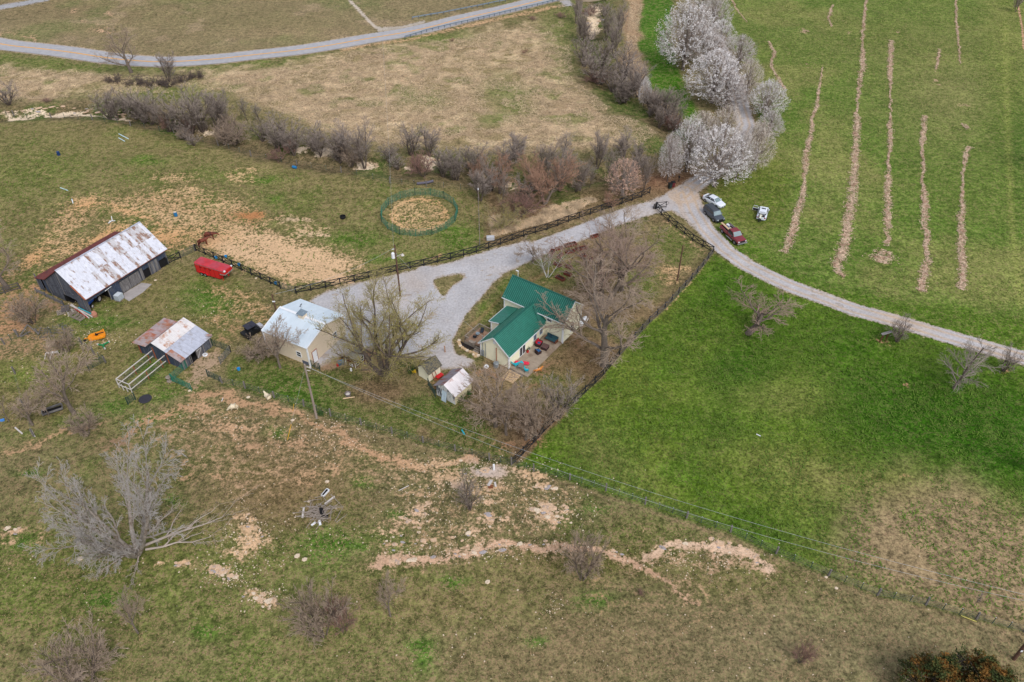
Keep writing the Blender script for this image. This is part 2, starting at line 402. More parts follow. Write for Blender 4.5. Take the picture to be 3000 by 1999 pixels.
    for c, k, b in [((46, 82, 10), 0.95, (2800, 1260, 260, 110, 12)), ((48, 84, 10), 0.9, (2960, 1330, 140, 110)), ((52, 88, 16), 0.8, (2150, 1080, 110, 150, 60)), ((54, 88, 14), 0.8, (2480, 1020, 220, 70)),
                    ((58, 92, 14), 0.85, (2240, 1560, 170, 55, 20)), ((56, 92, 14), 0.8, (2120, 860, 90, 60)), ((60, 96, 20), 0.7, (2540, 1120, 180, 50)), ((112, 114, 60), 0.5, (2330, 1390, 230, 60, 20)), ((112, 114, 60), 0.5, (2300, 1170, 160, 50)),
                    ((138, 118, 86), 0.95, (2860, 1600, 300, 120, 12)), ((136, 118, 86), 0.9, (2980, 1780, 240, 80, 12)), ((120, 114, 66), 0.7, (2600, 1440, 260, 50, 15)), ((134, 112, 80), 0.7, (2700, 1700, 260, 50, 15)),
                    ((116, 112, 66), 0.6, (1760, 1330, 160, 60, 40)), ((120, 114, 70), 0.6, (2650, 1360, 60, 40))]:
        lay(lawn * blob(px + jx, py + jy, *b), c, k)
    lay(pline(px, py, [(3000, 1245), (2920, 1275), (2870, 1320), (2862, 1360), (2890, 1430), (2940, 1500)], 7), (92, 112, 52), 0.7)
    lay(pline(px, py, [(3000, 1270), (2940, 1295), (2898, 1335), (2890, 1370), (2915, 1430)], 6), (88, 110, 48), 0.6)
    # yard round the house
    yard = poly_mask(qx, py + jy * 0.4, [(1502, 1362), (1600, 1260), (1810, 1046), (1980, 866), (2086, 744), (1925, 612), (1760, 668), (1600, 726), (1500, 780), (1400, 900), (1340, 1010), (1390, 1070), (1370, 1180), (1330, 1320)], 6)
    lay(yard, (122, 104, 76)); lay(yard * np.clip((f2 - 0.5) * 6, 0, 1), (88, 94, 48), 0.8)
    for b in [(1560, 850, 60, 40), (1480, 840, 50, 60), (1420, 910, 40, 60), (1990, 740, 60, 50), (1950, 700, 50, 40), (1640, 790, 60, 30), (1620, 1110, 90, 30), (1890, 840, 60, 40), (1560, 1190, 80, 30), (1700, 1180, 60, 20), (1590, 760, 60, 30)]:
        lay(yard * blob(px + jx * 0.6, py + jy, *b), (86, 104, 40), 0.9)
    lay(yard * pline(px, py, [(1365, 975), (1480, 860), (1600, 800), (1700, 745)], 5), (150, 118, 84), 0.5)
    lay(yard * blob(px, py, 1570, 1260, 120, 70), (128, 98, 74), 0.9); lay(yard * blob(px, py, 1690, 1060, 90, 60), (112, 88, 64), 0.8)
    lay(poly_mask(qx, qy, [(1420, 560), (1650, 560), (1870, 545), (2010, 480), (2080, 520), (1950, 580), (1720, 640), (1430, 735)], 10), (116, 96, 70), 0.8)
    lay(blob(px, py, 1650, 590, 90, 35) * np.clip((f2 - 0.44) * 8, 0, 1), (88, 98, 46), 0.9); lay(blob(px, py, 1940, 530, 120, 35), (122, 88, 68), 0.85); lay(blob(px, py, 1560, 640, 120, 20), (150, 124, 92), 0.7)
    # grass below the garage and left farmyard
    low = poly_mask(qx, py + jy * 0.3, [(655, 1085), (700, 1020), (790, 1050), (900, 1090), (1010, 1080), (1150, 1130), (1330, 1180), (1420, 1250), (1500, 1360), (1300, 1318), (1150, 1275), (1000, 1232), (860, 1185), (700, 1140), (655, 1125)], 6)
    lay(low, (90, 98, 48)); lay(low * np.clip((f2 - 0.50) * 7, 0, 1), (116, 96, 70), 0.8)
    lay(blob(px, py, 860, 1150, 120, 50, 15), (66, 98, 26), 0.9); lay(blob(px, py, 1230, 1180, 60, 30), (58, 90, 24), 0.8); lay(blob(px, py, 1360, 1240, 100, 30, 15), (74, 98, 34), 0.7); lay(blob(px, py, 1130, 1150, 90, 40), (110, 92, 66), 0.9)
    fy = poly_mask(qx, qy, [(180, 930), (400, 850), (560, 760), (800, 860), (760, 960), (620, 1020), (560, 1150), (380, 1200), (200, 1110), (120, 1040)], 14)
    lay(fy, (110, 104, 62)); lay(fy * np.clip((f2 - 0.52) * 7, 0, 1), (92, 104, 46), 0.7)
    for b in [(300, 940, 110, 22), (500, 1170, 60, 40), (440, 1080, 60, 50), (560, 1130, 30, 20), (620, 900, 90, 30), (330, 1190, 60, 30), (220, 1230, 60, 20), (600, 860, 60, 40)]:
        lay(blob(qx, qy, *b), (70, 104, 30), 0.85)
    lay(poly_mask(qx, qy, [(-300, 1040), (130, 1040), (260, 1060), (220, 1230), (-300, 1290)], 18), (104, 98, 58), 0.8); lay(blob(px, py, 60, 1100, 90, 40), (96, 110, 44), 0.8)
    # foreground pasture
    fg = poly_mask(qx, py + jy * 0.3, [(-900, 1290), (250, 1260), (560, 1150), (720, 1150), (1000, 1240), (1500, 1375), (1890, 1490), (2270, 1635), (2570, 1755), (3000, 1868), (3900, 2100), (3900, 3000), (-900, 3000)], 7)
    lay(fg, (110, 104, 68)); lay(fg * np.clip((f1 - 0.47) * 5, 0, 1), (98, 104, 54), 0.8); lay(fg * np.clip((f2 - 0.56) * 7, 0, 1), (86, 102, 42), 0.5)
    for c, k, b in [((94, 102, 48), 0.85, (250, 1700, 420, 170)), ((92, 98, 46), 0.7, (300, 1620, 260, 60)), ((120, 104, 74), 0.7, (900, 1280, 260, 60)), ((122, 112, 80), 0.85, (2500, 1900, 700, 160)), ((122, 108, 76), 0.7, (1600, 1900, 500, 120)),
                    ((112, 104, 64), 0.8, (1300, 1750, 360, 80)), ((92, 102, 46), 0.7, (1850, 1560, 200, 50)), ((100, 96, 50), 0.8, (1700, 1640, 300, 50)), ((120, 100, 70), 0.6, (860, 1420, 160, 90)), ((106, 104, 58), 0.7, (2150, 1700, 220, 60))]:
        lay(fg * blob(px + jx, py + jy, *b), c, k)
    for b in [(1235, 1890, 40, 24), (1250, 1930, 26, 40), (515, 1470, 36, 16), (1060, 1605, 22, 12), (1160, 1505, 26, 14), (1070, 1415, 30, 16), (960, 1590, 110, 30), (935, 1610, 50, 60), (610, 1850, 40, 20), (75, 1385, 40, 12), (310, 1760, 60, 30), (1745, 1485, 40, 14), (1000, 1600, 30, 40),
              (420, 1235, 50, 14), (480, 1215, 40, 10), (60, 1590, 50, 20), (1740, 1760, 60, 24), (820, 1270, 30, 12), (1575, 1880, 30, 16), (1330, 1700, 40, 16)]:
        lay(blob(qx, qy, *b), (66, 106, 28), 0.8)
    lay(blob(px, py, 800, 1480, 200, 120), (118, 98, 66), 0.5)
    wx, wy = px + (f2 - 0.5) * 34, py + (f3 - 0.5) * 46 + (f2 - 0.5) * 20
    # ---- bare soil coverage
    soil = np.empty(n + (3,)); soil[:] = lin((176, 140, 104)); cov = np.zeros(n)
    def dirt(m, col=None, k=1.0):
        nonlocal cov
        m = np.clip(m * k, 0, 1)
        if col is not None:
            w = np.clip(m * 1.5, 0, 1)[..., None]; soil[:] = soil * (1 - w) + np.array(lin(col)) * w
        cov = np.maximum(cov, m)
    def D(lst, col=None, k=1.0):
        for b in lst: dirt(blob(qx, qy, *b), col, k)
    pz = [(140, 600), (300, 565), (520, 525), (720, 560), (790, 640), (900, 690), (1060, 745), (1120, 790), (1000, 830), (850, 855), (570, 737), (480, 770), (440, 660), (300, 640), (120, 800), (-100, 950), (-100, 850), (100, 720)]
    dirt(poly_mask(qx, qy, pz, 40) * 0.56, (196, 158, 118)); dirt(poly_mask(qx, qy, [(520, 690), (700, 640), (800, 680), (900, 700), (1020, 760), (960, 830), (850, 850), (580, 735)], 30) * 0.7, (204, 166, 126))
    dirt(poly_mask(qx, qy, [(300, 1290), (560, 1160), (700, 1160), (1000, 1260), (1400, 1360), (1340, 1440), (1100, 1460), (900, 1440), (700, 1500), (600, 1450), (420, 1350)], 50) * 0.43, (172, 142, 114))
    dirt(poly_mask(qx, qy, [(-200, 860), (120, 800), (180, 880), (130, 960), (300, 1010), (150, 1060), (-200, 1080)], 30) * 0.5, (160, 126, 98)); dirt(poly_mask(qx, qy, [(600, 850), (860, 880), (780, 1000), (640, 1010), (600, 930)], 30) * 0.42, (170, 134, 102))
    dirt(poly_mask(qx, qy, [(1500, 1620), (2100, 1680), (2300, 1800), (2000, 1900), (1700, 1800)], 60) * 0.3, (160, 126, 96)); dirt(poly_mask(qx, qy, [(1180, 1380), (1700, 1400), (1720, 1540), (1400, 1620), (1050, 1650), (1100, 1500)], 40) * 0.40, (190, 154, 122))
    D([(700, 520, 50, 14), (560, 560, 60, 14), (640, 600, 80, 16), (480, 630, 120, 16, 12), (250, 590, 80, 22), (360, 670, 130, 26), (200, 730, 110, 40, -20), (520, 520, 90, 20), (900, 680, 60, 24), (820, 640, 50, 16)], (206, 170, 128), 0.62)
    D([(250, 600, 60, 14), (300, 690, 90, 20, -20), (480, 700, 80, 30), (620, 700, 90, 26), (180, 790, 90, 20, -20), (100, 760, 60, 30, -30)], (204, 158, 112), 0.78)
    D([(900, 760, 190, 55, 10), (820, 720, 120, 40, 20), (960, 810, 110, 30, 12), (700, 740, 80, 26, 20)], (208, 172, 134), 0.86)
    D([(870, 645, 60, 20), (930, 690, 50, 12)], (200, 172, 140), 0.7); D([(730, 635, 55, 18)], (176, 122, 80), 0.85)
    dirt(pline(wx, wy, [(740, 500), (700, 520), (680, 515), (690, 500), (720, 490), (752, 500), (745, 525), (700, 535)], 7), (210, 176, 130), 0.6)
    dirt(pline(wx, wy, [(100, 470), (120, 500), (150, 520)], 6), (200, 165, 125), 0.55); dirt(pline(wx, wy, [(240, 590), (330, 600), (450, 650), (520, 690)], 10), (206, 162, 118), 0.7)
    dirt(pline(wx, wy, [(880, 640), (890, 680), (940, 690), (960, 670)], 8), (208, 176, 140), 0.55)
    # round pen
    dirt(poly_mask(px, py, [(1135, 640), (1150, 600), (1190, 578), (1240, 572), (1290, 585), (1318, 620), (1322, 650), (1290, 678), (1230, 684), (1170, 678)], 6) * 0.52, (206, 168, 124))
    ring = np.clip(1 - np.abs(np.hypot((px - 1228) / 88, (py - 630) / 50) - 0.9) / 0.2, 0, 1) * poly_mask(px, py, [(1125, 560), (1335, 560), (1335, 690), (1125, 690)], 4)
    dirt(ring * (1 - 0.35 * blob(px, py, 1290, 610, 40, 40)), (202, 158, 112), 0.85); D([(1200, 640, 50, 26), (1170, 610, 40, 22)], (206, 170, 126), 0.62)
    # left of barn, farm track and yard dirt
    D([(60, 900, 120, 50, -20), (40, 960, 90, 30, -20), (120, 850, 60, 30)], (176, 134, 100), 0.7)
    D([(170, 900, 60, 40)], (150, 120, 96), 0.6); D([(250, 985, 50, 12), (300, 1000, 40, 10)], (186, 150, 112), 0.5)
    D([(640, 850, 60, 24), (700, 870, 110, 24), (730, 900, 100, 30), (640, 940, 80, 30), (760, 930, 60, 20)], (190, 152, 112), 0.56)
    D([(690, 960, 50, 26), (660, 1000, 40, 16)], (168, 132, 98), 0.55)
    dirt(poly_mask(qx, py, [(900, 1070), (1000, 1000), (1060, 1000), (1150, 1050), (1100, 1100), (1010, 1075), (935, 1090)], 12), (156, 128, 102), 0.85)
    dirt(poly_mask(px + jx * 0.7, py + jy, [(560, 1045), (600, 1022), (668, 1034), (650, 1066), (640, 1090), (600, 1120), (575, 1150), (530, 1150), (548, 1085)], 22) * 0.68, (170, 144, 118))
    D([(600, 1160, 60, 26), (690, 1175, 90, 22, 15), (800, 1210, 60, 12, 15)], (168, 132, 100), 0.78)
    D([(580, 1200, 120, 34), (480, 1220, 60, 20), (660, 1260, 120, 40), (420, 1230, 70, 14, -20)], (190, 152, 118), 0.66)
    dirt(pline(wx, wy, [(560, 1190), (480, 1220), (400, 1270), (340, 1300)], 16), (180, 142, 108), 0.68); dirt(pline(wx, wy, [(300, 1240), (200, 1270), (100, 1310), (0, 1330), (-200, 1370)], 12), (184, 148, 114), 0.6)
    D([(340, 1300, 70, 30)], (140, 112, 90), 0.7)
    dirt(pline(wx, wy, [(650, 1150), (800, 1195), (900, 1230), (980, 1265), (1060, 1310)], 14), (182, 144, 110), 0.75)
    D([(980, 1250, 60, 16, 20), (1020, 1300, 60, 26), (860, 1300, 120, 30), (740, 1310, 90, 26)], (176, 140, 108), 0.6)
    dirt(pline(wx, wy, [(1000, 1300), (1080, 1330), (1180, 1360), (1300, 1370), (1400, 1350)], 18), (190, 150, 116), 0.74)
    D([(1000, 1380, 60, 50), (900, 1400, 90, 40), (560, 1400, 90, 20), (660, 1400, 60, 16)], (184, 146, 112), 0.56)
    # gravel spill with the white pipe and rocky slope
    D([(1440, 1385, 60, 24, 5), (1345, 1420, 40, 12)], (170, 168, 172), 0.93)
    D([(1320, 1400, 110, 30), (1550, 1395, 90, 30, 15), (1430, 1430, 110, 26), (1580, 1425, 60, 16), (1290, 1360, 70, 20)], (206, 170, 134), 0.66)
    D([(1210, 1500, 60, 24, -25), (1235, 1525, 50, 12, -20), (1145, 1560, 40, 20), (1420, 1470, 60, 12), (1600, 1490, 60, 12), (1620, 1520, 70, 24, 8), (1450, 1520, 90, 16), (1400, 1555, 60, 14), (1380, 1600, 180, 14, -8), (1660, 1500, 40, 10)], (214, 178, 146), 0.68)
    dirt(pline(wx, wy, [(1110, 1650), (1180, 1640), (1270, 1630), (1350, 1625), (1430, 1605), (1500, 1595), (1560, 1600), (1640, 1590), (1750, 1605), (1830, 1625), (1880, 1650)], 15), (204, 166, 138), 0.84)
    led = pline(wx, wy, [(1090, 1652), (1270, 1636), (1430, 1608), (1560, 1602), (1750, 1608), (1880, 1650)], 40); dirt(led * 0.52, (196, 160, 132)); dirt(pline(wx, wy, [(1895, 1635), (2040, 1610), (2250, 1665)], 42) * 0.52, (198, 164, 136))
    dirt(pline(wx, wy, [(1860, 1640), (1920, 1680), (1970, 1720), (2040, 1770)], 13), (188, 150, 122), 0.68)
    dirt(pline(wx, wy, [(1895, 1625), (1960, 1595), (2040, 1590), (2130, 1605), (2200, 1620), (2250, 1655)], 18), (212, 180, 152), 0.86)
    D([(1880, 1560, 26, 20), (1980, 1640, 90, 26), (2080, 1660, 80, 20), (2010, 1720, 60, 36), (2150, 1640, 60, 20)], (190, 154, 126), 0.52)
    D([(655, 1680, 56, 28, 15), (745, 1740, 30, 16), (775, 1755, 44, 26, 20), (800, 1770, 30, 20), (700, 1620, 60, 24), (735, 1560, 70, 34), (720, 1520, 60, 14), (545, 1655, 40, 14), (470, 1655, 30, 10), (750, 1590, 90, 40), (735, 1600, 50, 70)], (208, 172, 136), 0.68)
    D([(30, 1560, 50, 14), (120, 1580, 14, 36), (35, 1650, 20, 8), (50, 1555, 30, 10), (20, 1590, 40, 20)], (206, 168, 134), 0.6)
    D([(2450, 1740, 60, 8, 20), (2650, 1400, 30, 10), (2860, 1490, 60, 14, 40)], (168, 124, 90), 0.5)
    dirt(pline(wx, wy, [(1950, 1700), (1910, 1780), (1870, 1860), (1820, 1930), (1780, 2000)], 5), (150, 130, 108), 0.4)
    # creek bed rock shelves
    D([(60, 330, 70, 9), (160, 322, 90, 10), (250, 325, 60, 10), (340, 335, 50, 8, 12), (1070, 480, 44, 10), (1060, 470, 30, 8), (1260, 468, 34, 18), (1195, 485, 20, 8), (880, 432, 30, 10), (950, 445, 40, 12), (1470, 525, 60, 10), (1540, 540, 60, 6), (600, 378, 40, 8), (520, 372, 30, 7)], (216, 194, 166), 0.9)
    D([(1738, 60, 26, 38), (1745, 25, 22, 18), (1725, 90, 14, 14)], (222, 198, 166), 0.95); D([(1460, 515, 50, 16)], (196, 160, 132), 0.7)
    # pasture beyond road: bare spots, ditch, shoulder
    D([(330, 35, 30, 10), (200, 32, 26, 7), (255, 62, 24, 6, 30), (85, 112, 40, 8), (290, 90, 60, 14), (20, 100, 40, 8)], (196, 160, 128), 0.6)
    dirt(pline(px, py, [(1025, 0), (1060, 38), (1100, 80), (1130, 90)], 7), (190, 176, 160), 0.86); dirt(pline(px, py, [(1110, 88), (1180, 82), (1240, 66)], 9), (178, 166, 152), 0.86)
    dirt(pline(px, py, [(1000, 150), (1120, 128), (1200, 118), (1260, 100), (1380, 76), (1500, 48), (1650, 20)], 8), (196, 158, 120), 0.62)
    dirt(pline(px, py, [(-200, 0), (-30, 32), (0, 20), (60, 12), (140, -5)], 9), (160, 158, 160), 0.9)
    dirt(pline(px, py, [(2985, 20), (2995, 90), (3000, 140)], 5), (196, 150, 124), 0.8)
    D([(1660, 10, 24, 16)], (168, 162, 160), 0.9)
    for r_ in WROWS: dirt(pline(px, py, [q[:2] for q in r_], 5.0), (194, 164, 140), 0.5)
    # hay field odd patches
    D([(2360, 92, 12, 8), (2490, 95, 14, 6), (2630, 90, 14, 6), (2820, 312, 34, 7), (2730, 230, 12, 5), (2745, 248, 18, 5), (2220, 560, 14, 5), (2360, 195, 8, 4)], (196, 162, 136), 0.62)
    D([(2650, 1130, 24, 6), (2790, 1125, 24, 9), (2515, 1110, 12, 8), (2765, 1255, 10, 5), (2590, 1005, 40, 10), (2940, 1090, 30, 10)], (176, 132, 104), 0.62)
    # bare strips under board fences
    dirt(pline(px, py, [(1935, 640), (1985, 680), (2050, 732), (2078, 752), (2050, 800), (1990, 868), (1950, 910)], 4), (196, 156, 124), 0.6)
    D([(1960, 800, 46, 26, 30), (1970, 830, 40, 16), (2000, 790, 30, 16)], (206, 168, 124), 0.66); D([(1560, 1290, 60, 30), (1480, 1300, 60, 16)], (150, 112, 86), 0.6)
    D([(1290, 750, 30, 8)], (206, 160, 118), 0.7); D([(1600, 1085, 60, 24, -30), (1560, 1130, 60, 10), (1700, 1000, 40, 30)], (134, 104, 80), 0.62)
    D([(1300, 1130, 50, 20), (1420, 1090, 30, 16), (1450, 1110, 40, 16)], (148, 112, 84), 0.7); D([(1620, 820, 60, 8, -20), (1740, 800, 80, 20, -10)], (166, 130, 98), 0.5)
    # gravel apron
    gm = gravel_mask(px + jx * 0.12, py + jy * 0.25, X, Y)
    w = np.clip(gm * 1.8, 0, 1)[..., None]; soil[:] = soil * (1 - w) + np.array(lin((172, 160, 150))) * w
    cov = np.maximum(cov, np.clip(gm * 1.05, 0, 1))
    # road shoulders
    road = [tuple(flatP(*p)) for p in ROAD_PX]
    dr = seg_dist(X, Y, road); m = np.clip(1 - (dr - 3.6) / 1.0, 0, 1)
    w = m[..., None]; soil[:] = soil * (1 - w) + np.array(lin((170, 156, 140))) * w; cov = np.maximum(cov, m * 0.8)
    tanc = poly_mask(qx, qy, [(2520, 1500), (2700, 1440), (2800, 1400), (2900, 1480), (3100, 1560), (3200, 1930), (2860, 1812), (2712, 1768), (2560, 1735), (2430, 1660)], 60)
    lay(tanc, (142, 122, 92), 0.85); lawn = lawn * (1 - 0.8 * tanc)
    lay(lawn * poly_mask(qx, qy, [(2480, 1130), (2900, 1100), (3100, 1180), (3100, 1560), (2950, 1430), (2800, 1360), (2560, 1330), (2430, 1240)], 60), (46, 84, 12), 0.75)
    for fl in ([(651, 1128), (804, 1171), (969, 1225), (1149, 1276), (1334, 1327), (1499, 1366)], [(1499, 1366), (1669, 1409), (1890, 1481), (2140, 1563), (2273, 1626), (2427, 1690), (2570, 1748), (2712, 1776), (2860, 1818), (3000, 1856)]):
        lay(pline(px, py + jy * 0.15, fl, 7), (70, 84, 40), 0.75); lay(pline(px, py - 9 + jy * 0.2, fl, 4), (150, 124, 96), 0.4)
    DRY = 1.0 - 0.65 * np.clip(lawn, 0, 1) - 0.35 * np.clip(hay, 0, 1)
    # general tonal mottling that belongs to the turf itself
    k = (0.86 + 0.28 * f1) * (0.80 + 0.40 * f3) * (0.84 + 0.32 * f4)
    veg *= k[..., None]
    return veg, soil, cov, gm, dr

ROAD_PX = [(-700, -10), (-250, 83), (0, 129), (100, 142), (213, 156), (300, 167), (383, 174), (470, 178), (553, 177), (660, 172), (766, 161), (880, 148), (1000, 131), (1130, 107), (1255, 82), (1340, 61), (1425, 41), (1520, 20), (1608, 0), (1760, -38), (1900, -75), (2300, -170), (3000, -300)]

xs = np.concatenate([-np.geomspace(3200, 190, 14), np.arange(-176, 176.01, 0.48), np.geomspace(190, 3200, 14)])
_y = [30.0]
while _y[-1] < 270: _y.append(_y[-1] + 0.20 + 0.0013 * _y[-1])
ys = np.concatenate([[-1500, -600, -250, -100, -40, -10, 10, 20, 26], np.array(_y), np.geomspace(280, 5000, 16)])
XX, YY = np.meshgrid(xs, ys)
veg, soil, cov, gmask, droad = ground_layers(XX, YY)
HH = hfun(XX, YY)
near = (np.abs(XX) < 178) & (YY > 28) & (YY < 275)
micro = (fbm(XX * 1.0, YY, 1.3, 3) - 0.5) * 0.16 + (fbm(XX, YY, 4.0, 2) - 0.5) * 0.12
smooth_m = np.clip(1 - gmask * 3.5, 0, 1) * np.clip((droad - 4.2) / 2, 0, 1)
farmflat = np.clip((np.maximum(np.abs(XX + 30) - 55, np.abs(YY - 98) - 20)) / 8, 0.35, 1)
HG = HH + np.where(near, micro * smooth_m * farmflat, 0)
HG = HG - 0.06 * np.clip(1 - (droad - 3.2) / 0.8, 0, 1)
NY, NX = XX.shape
V = np.stack([XX, YY, HG], -1).reshape(-1, 3)
ii, jj = np.meshgrid(np.arange(NX - 1), np.arange(NY - 1))
a = (jj * NX + ii).ravel()
Fq = np.stack([a, a + 1, a + NX + 1, a + NX], -1)

def ground_material(name, gravel=False):
    m = bpy.data.materials.new(name); m.use_nodes = True
    n, l = m.node_tree.nodes, m.node_tree.links
    b = n['Principled BSDF']; b.inputs['Roughness'].default_value = 0.95; b.inputs['Specular IOR Level'].default_value = 0.08
    tc = n.new('ShaderNodeTexCoord')
    def noise(s, d=3, r=0.6, vec=None):
        t = n.new('ShaderNodeTexNoise'); t.inputs['Scale'].default_value = s; t.inputs['Detail'].default_value = d; t.inputs['Roughness'].default_value = r
        l.new(vec or tc.outputs['Object'], t.inputs['Vector']); return t.outputs[0]
    def math_(op, a, b_):
        t = n.new('ShaderNodeMath'); t.operation = op
        for i, q in enumerate((a, b_)):
            if hasattr(q, 'links'): l.new(q, t.inputs[i])
            else: t.inputs[i].default_value = q
        return t.outputs[0]
    def rng_(x, a, b_, c, d, smooth=False):
        t = n.new('ShaderNodeMapRange');
        if smooth: t.interpolation_type = 'SMOOTHSTEP'
        for i, q in enumerate((a, b_, c, d)): t.inputs[i + 1].default_value = q
        l.new(x, t.inputs[0]); return t.outputs[0]
    def scale(c, k):
        t = n.new('ShaderNodeVectorMath'); t.operation = 'SCALE'
        l.new(c, t.inputs[0]); l.new(k, t.inputs[3]); return t.outputs[0]
    def mix(f, a, b_):
        t = n.new('ShaderNodeMix'); t.data_type = 'RGBA'; l.new(f, t.inputs[0])
        for i, q in ((6, a), (7, b_)):
            if hasattr(q, 'links'): l.new(q, t.inputs[i])
            else: t.inputs[i].default_value = (*q, 1)
        return t.outputs[2]
    nf = noise(2.6, 3, 0.75); nm = noise(0.9, 4, 0.7); nl = noise(0.22, 3, 0.6); nx = noise(5.0, 2, 0.6)
    if gravel:
        f = math_('MULTIPLY', rng_(nf, 0.3, 0.7, 0.78, 1.22), rng_(nl, 0.3, 0.7, 0.9, 1.1))
        base = mix(rng_(nm, 0.55, 0.72, 0, 0.5, True), lin((176, 172, 173)), lin((170, 156, 142)))
        wear = n.new('ShaderNodeAttribute'); wear.attribute_name = 'wear'
        base = mix(wear.outputs['Fac'], base, lin((182, 158, 134)))
        col = scale(base, f)
    else:
        av = n.new('ShaderNodeAttribute'); av.attribute_name = 'veg'
        asl = n.new('ShaderNodeAttribute'); asl.attribute_name = 'soil'
        ac = n.new('ShaderNodeAttribute'); ac.attribute_name = 'cover'
        vv = math_('MULTIPLY', rng_(nf, 0.34, 0.66, 0.42, 1.58), rng_(nm, 0.33, 0.67, 0.72, 1.28))
        vcol = scale(av.outputs['Color'], vv)
        # dead blades showing through the turf
        ad = n.new('ShaderNodeAttribute'); ad.attribute_name = 'dry'
        st = mix(math_('MULTIPLY', ad.outputs['Fac'], rng_(math_('MULTIPLY', nx, nm), 0.24, 0.36, 0.0, 0.6, True)), vcol, lin((162, 132, 104)))
        gr = mix(rng_(nm, 0.58, 0.72, 0.0, 0.3, True), st, lin((72, 96, 34)))
        sv = math_('MULTIPLY', rng_(nf, 0.3, 0.7, 0.78, 1.18), rng_(nl, 0.3, 0.7, 0.92, 1.08))
        scol = scale(asl.outputs['Color'], sv)
        th = math_('ADD', ac.outputs['Fac'], math_('MULTIPLY', math_('SUBTRACT', math_('ADD', math_('MULTIPLY', nf, 0.5), math_('MULTIPLY', nm, 0.5)), 0.5), 2.6))
        col = mix(rng_(th, 0.40, 0.76, 0, 1, True), gr, scol)
    l.new(col, b.inputs['Base Color'])
    bp = n.new('ShaderNodeBump'); bp.inputs['Strength'].default_value = 0.35 if gravel else 0.8; bp.inputs['Distance'].default_value = 0.04 if gravel else 0.12
    l.new(math_('ADD', nf, nm), bp.inputs['Height']); l.new(bp.outputs[0], b.inputs['Normal'])
    return m
gmat = ground_material('turf_and_soil')
gme = np_mesh('ground', V, Fq, gmat, smooth=True)
def put_attr(me, name, arr, typ):
    at = me.attributes.new(name, typ, 'POINT')
    if typ == 'FLOAT_COLOR':
        c = np.ones((len(arr), 4), np.float32); c[:, :3] = arr; at.data.foreach_set('color', c.ravel())
    else: at.data.foreach_set('value', arr.astype(np.float32))
put_attr(gme, 'veg', veg.reshape(-1, 3), 'FLOAT_COLOR'); put_attr(gme, 'soil', soil.reshape(-1, 3), 'FLOAT_COLOR'); put_attr(gme, 'cover', cov.ravel(), 'FLOAT'); put_attr(gme, 'dry', DRY.ravel(), 'FLOAT')
tag(link('ground', gme), kind='structure')

# gravel sheet laid on the same grid, ragged outline
gx, gy = np.meshgrid(np.arange(-46, 100, 0.27), np.arange(77, 246, 0.21))
gpx, gpy = proj_np(gx, gy); gj = (fbm(gx + 90, gy - 40, 7, 4) - 0.5) * 60
gmf = gravel_mask(gpx + gj * 0.12, gpy + (fbm(gx - 30, gy + 70, 2.6, 3) - 0.5) * 8, gx, gy)
gfine = gmf + (fbm(gx + 5, gy, 1.0, 4) - 0.5) * 0.8 + (fbm(gx - 7, gy, 5, 3) - 0.5) * 0.5 + (vnoise(gx * 3.1, gy * 3.7) - 0.5) * 0.25
cell = ((gfine[:-1, :-1] + gfine[1:, :-1] + gfine[:-1, 1:] + gfine[1:, 1:]).ravel() / 4 > 0.78)
gi, gk = np.meshgrid(np.arange(gx.shape[1] - 1), np.arange(gx.shape[0] - 1)); ga = (gk * gx.shape[1] + gi).ravel(); gw = gx.shape[1]
Fg = np.stack([ga, ga + 1, ga + gw + 1, ga + gw], -1)[cell]; used, inv = np.unique(Fg, return_inverse=True)
gX, gY = gx.ravel()[used], gy.ravel()[used]
Vg = np.stack([gX + (vnoise(gX * 7, gY * 7) - 0.5) * 0.16, gY + (vnoise(gX * 7 + 40, gY * 7) - 0.5) * 0.12, hfun(gX, gY) + 0.03], -1)
grmat = ground_material('gravel', True)
gv = np_mesh('gravel_drive', Vg, inv.reshape(Fg.shape), grmat, smooth=True)
pgx, pgy = Vg[:, 0], Vg[:, 1]
w_ = np.zeros(len(Vg))
for pts, off in ((LANE2_PX, 0.0), (LANE_PX, 0.0)):
    P_ = [tuple(flatP(*p)) for p in pts]
    d_ = seg_dist(pgx, pgy, P_)
    w_ = np.maximum(w_, np.exp(-((d_ - 0.85) / 0.28) ** 2) * 0.85); w_ = np.maximum(w_, np.clip((d_ - 1.5) / 0.6, 0, 1) * 0.5 * (d_ < 3))
w_ = np.maximum(w_, np.clip((0.98 - gmf.ravel()[used]) * 1.6, 0, 1) * 0.55)
w_ += 0.6 * np.clip(fbm(pgx, pgy, 9, 3) - 0.5, 0, 1) * 2
put_attr(gv, 'wear', np.clip(w_, 0, 0.9), 'FLOAT')
tag(link('gravel_drive', gv), kind='structure')

